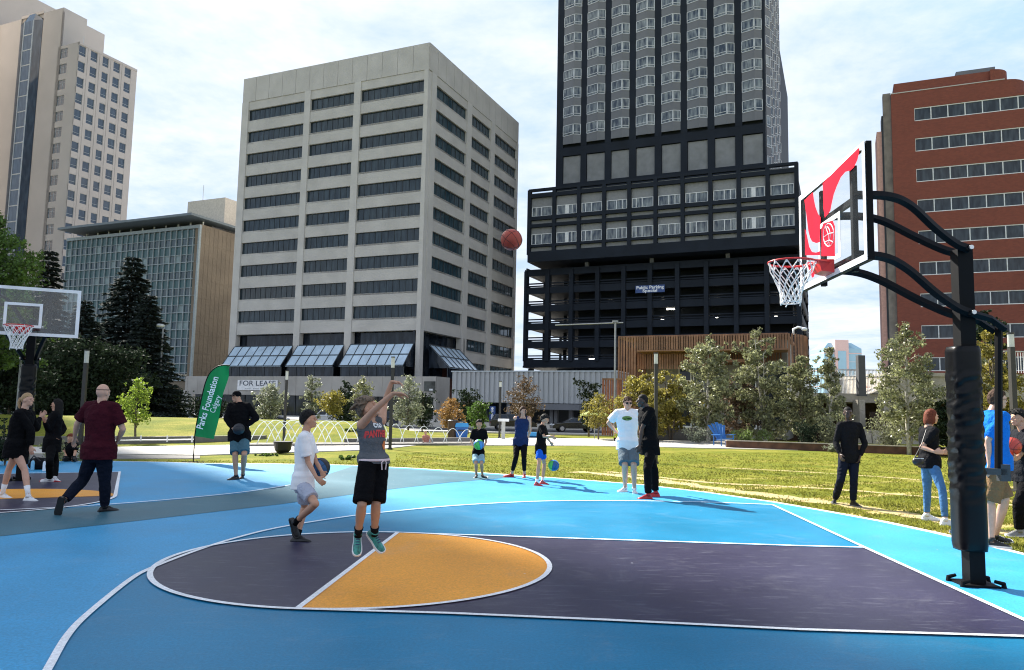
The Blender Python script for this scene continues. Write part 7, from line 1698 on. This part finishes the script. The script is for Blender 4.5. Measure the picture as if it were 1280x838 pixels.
# saplings and small trees of the middle distance
MG = 'small trees along the street side of the park'
tree('sapling', 'bright yellow-green sapling on the mound right of the bald man', 'tree', 168, 551, 470, 44, 30.5, 'fresh', n=1500, size=.062, base=.25, seed=41, shape='oval', group=MG, clumps=22)
tree('young_tree', 'silvery young tree behind the lamp post by the flag', 'tree', 336, 535, 478, 42, 62, 'silver', n=2600, size=.10, base=.2, seed=43, shape='oval', group=MG)
tree('young_tree', 'slender pale-leaved tree above the pickup truck', 'tree', 388, 535, 467, 26, 62, 'silver', n=1800, size=.10, base=.1, seed=45, shape='column', group=MG)
tree('young_tree', 'small golden round tree right of the pickup truck', 'tree', 415, 541, 489, 34, 52, 'gold', n=1900, size=.08, base=.28, seed=47, shape='round', group=MG)
tree('young_tree', 'green tree behind the raised arms of the shooting boy', 'tree', 452, 535, 470, 36, 60, 'birch', n=2300, size=.10, base=.15, seed=49, shape='oval', group=MG)
tree('young_tree', 'dark green tree behind the pale trees at the office base', 'tree', 430, 535, 476, 40, 66, 'dark', n=2400, size=.11, base=.1, seed=50, shape='oval', group=MG)
tree('young_tree', 'tall silver-green tree right of the lamp post behind the shooting boy', 'tree', 510, 540, 469, 44, 58, 'silver', n=3000, size=.09, base=.08, seed=51, shape='oval', group=MG)
tree('young_tree', 'small dark tree under the billboard', 'tree', 528, 535, 490, 34, 62, 'dark', n=1800, size=.10, base=.15, seed=52, shape='round', group=MG)
tree('young_tree', 'orange-leaved rounded tree left of the blue recycling bin', 'tree', 562, 553, 498, 34, 41, 'orange', n=2000, size=.062, base=.3, seed=53, shape='round', group=MG)
tree('young_tree', 'dark spiky tree against the left part of the corrugated wall', 'tree', 585, 535, 488, 32, 60, 'dark', n=1500, size=.11, base=.2, seed=55, shape='umbrella', group=MG)
tree('young_tree', 'small fresh green tree left of the upright parking sign', 'tree', 598, 540, 500, 30, 52, 'green', n=1500, size=.085, base=.2, seed=57, shape='round', group=MG)
tree('young_tree', 'reddish-brown airy tree before the middle of the corrugated wall', 'tree', 654, 545, 470, 46, 48, 'rust', n=2400, size=.07, base=.28, seed=59, shape='oval', group=MG)
tree('young_tree', 'spiky dark green tree against the right part of the corrugated wall', 'tree', 736, 540, 476, 32, 56, 'dark', n=1500, size=.10, base=.15, seed=61, shape='umbrella', group=MG)
tree('young_tree', 'small yellowing tree beside the lime parasol', 'tree', 748, 556, 492, 44, 42.5, 'gold', n=1900, size=.065, base=.3, seed=63, shape='round', group=MG)
tree('young_tree', 'dark tree low against the base of the green office', 'tree', 214, 535, 484, 50, 66, 'dark', n=2400, size=.12, base=.12, seed=65, shape='round', group=MG)
tree('young_tree', 'dark bushy tree behind the feather flag', 'tree', 262, 535, 490, 46, 66, 'dark', n=2200, size=.12, base=.12, seed=66, shape='round', group=MG)
# dark masses at the left
spruce('tall dark spruce with a pointed top before the green office', 154, 520, 316, 168, 66, 71, 42000)
spruce('shorter dark spruce at the right shoulder of the tallest one', 178, 520, 366, 128, 62, 73, 26000)
spruce('dark spruce in front of the beige tower behind the left backboard', 47, 520, 308, 120, 60, 75, 28000)
spruce('broad dark spruce behind the left backboard', 96, 520, 372, 140, 57, 77, 30000)
tree('leafy_tree', 'sunlit leafy tree at the upper left edge of the picture', 'tree', -28, 545, 262, 124, 38, 'green', n=15000, size=.10, base=.25, seed=81, shape='oval', clumps=44)
tree('leafy_tree', 'dark leafy tree filling the gap under the spruces', 'tree', 70, 535, 420, 120, 52, 'dark', n=9000, size=.13, base=.12, seed=83, shape='round', clumps=36)
tree('leafy_tree', 'dark leafy tree low at the left edge below the sunlit tree', 'tree', 8, 545, 430, 90, 46, 'dark', n=8000, size=.11, base=.12, seed=85, shape='round', clumps=34)
tree('leafy_tree', 'dark leafy tree behind the sapling on the mound', 'tree', 138, 535, 430, 100, 55, 'dark', n=7000, size=.13, base=.14, seed=87, shape='round', clumps=34)
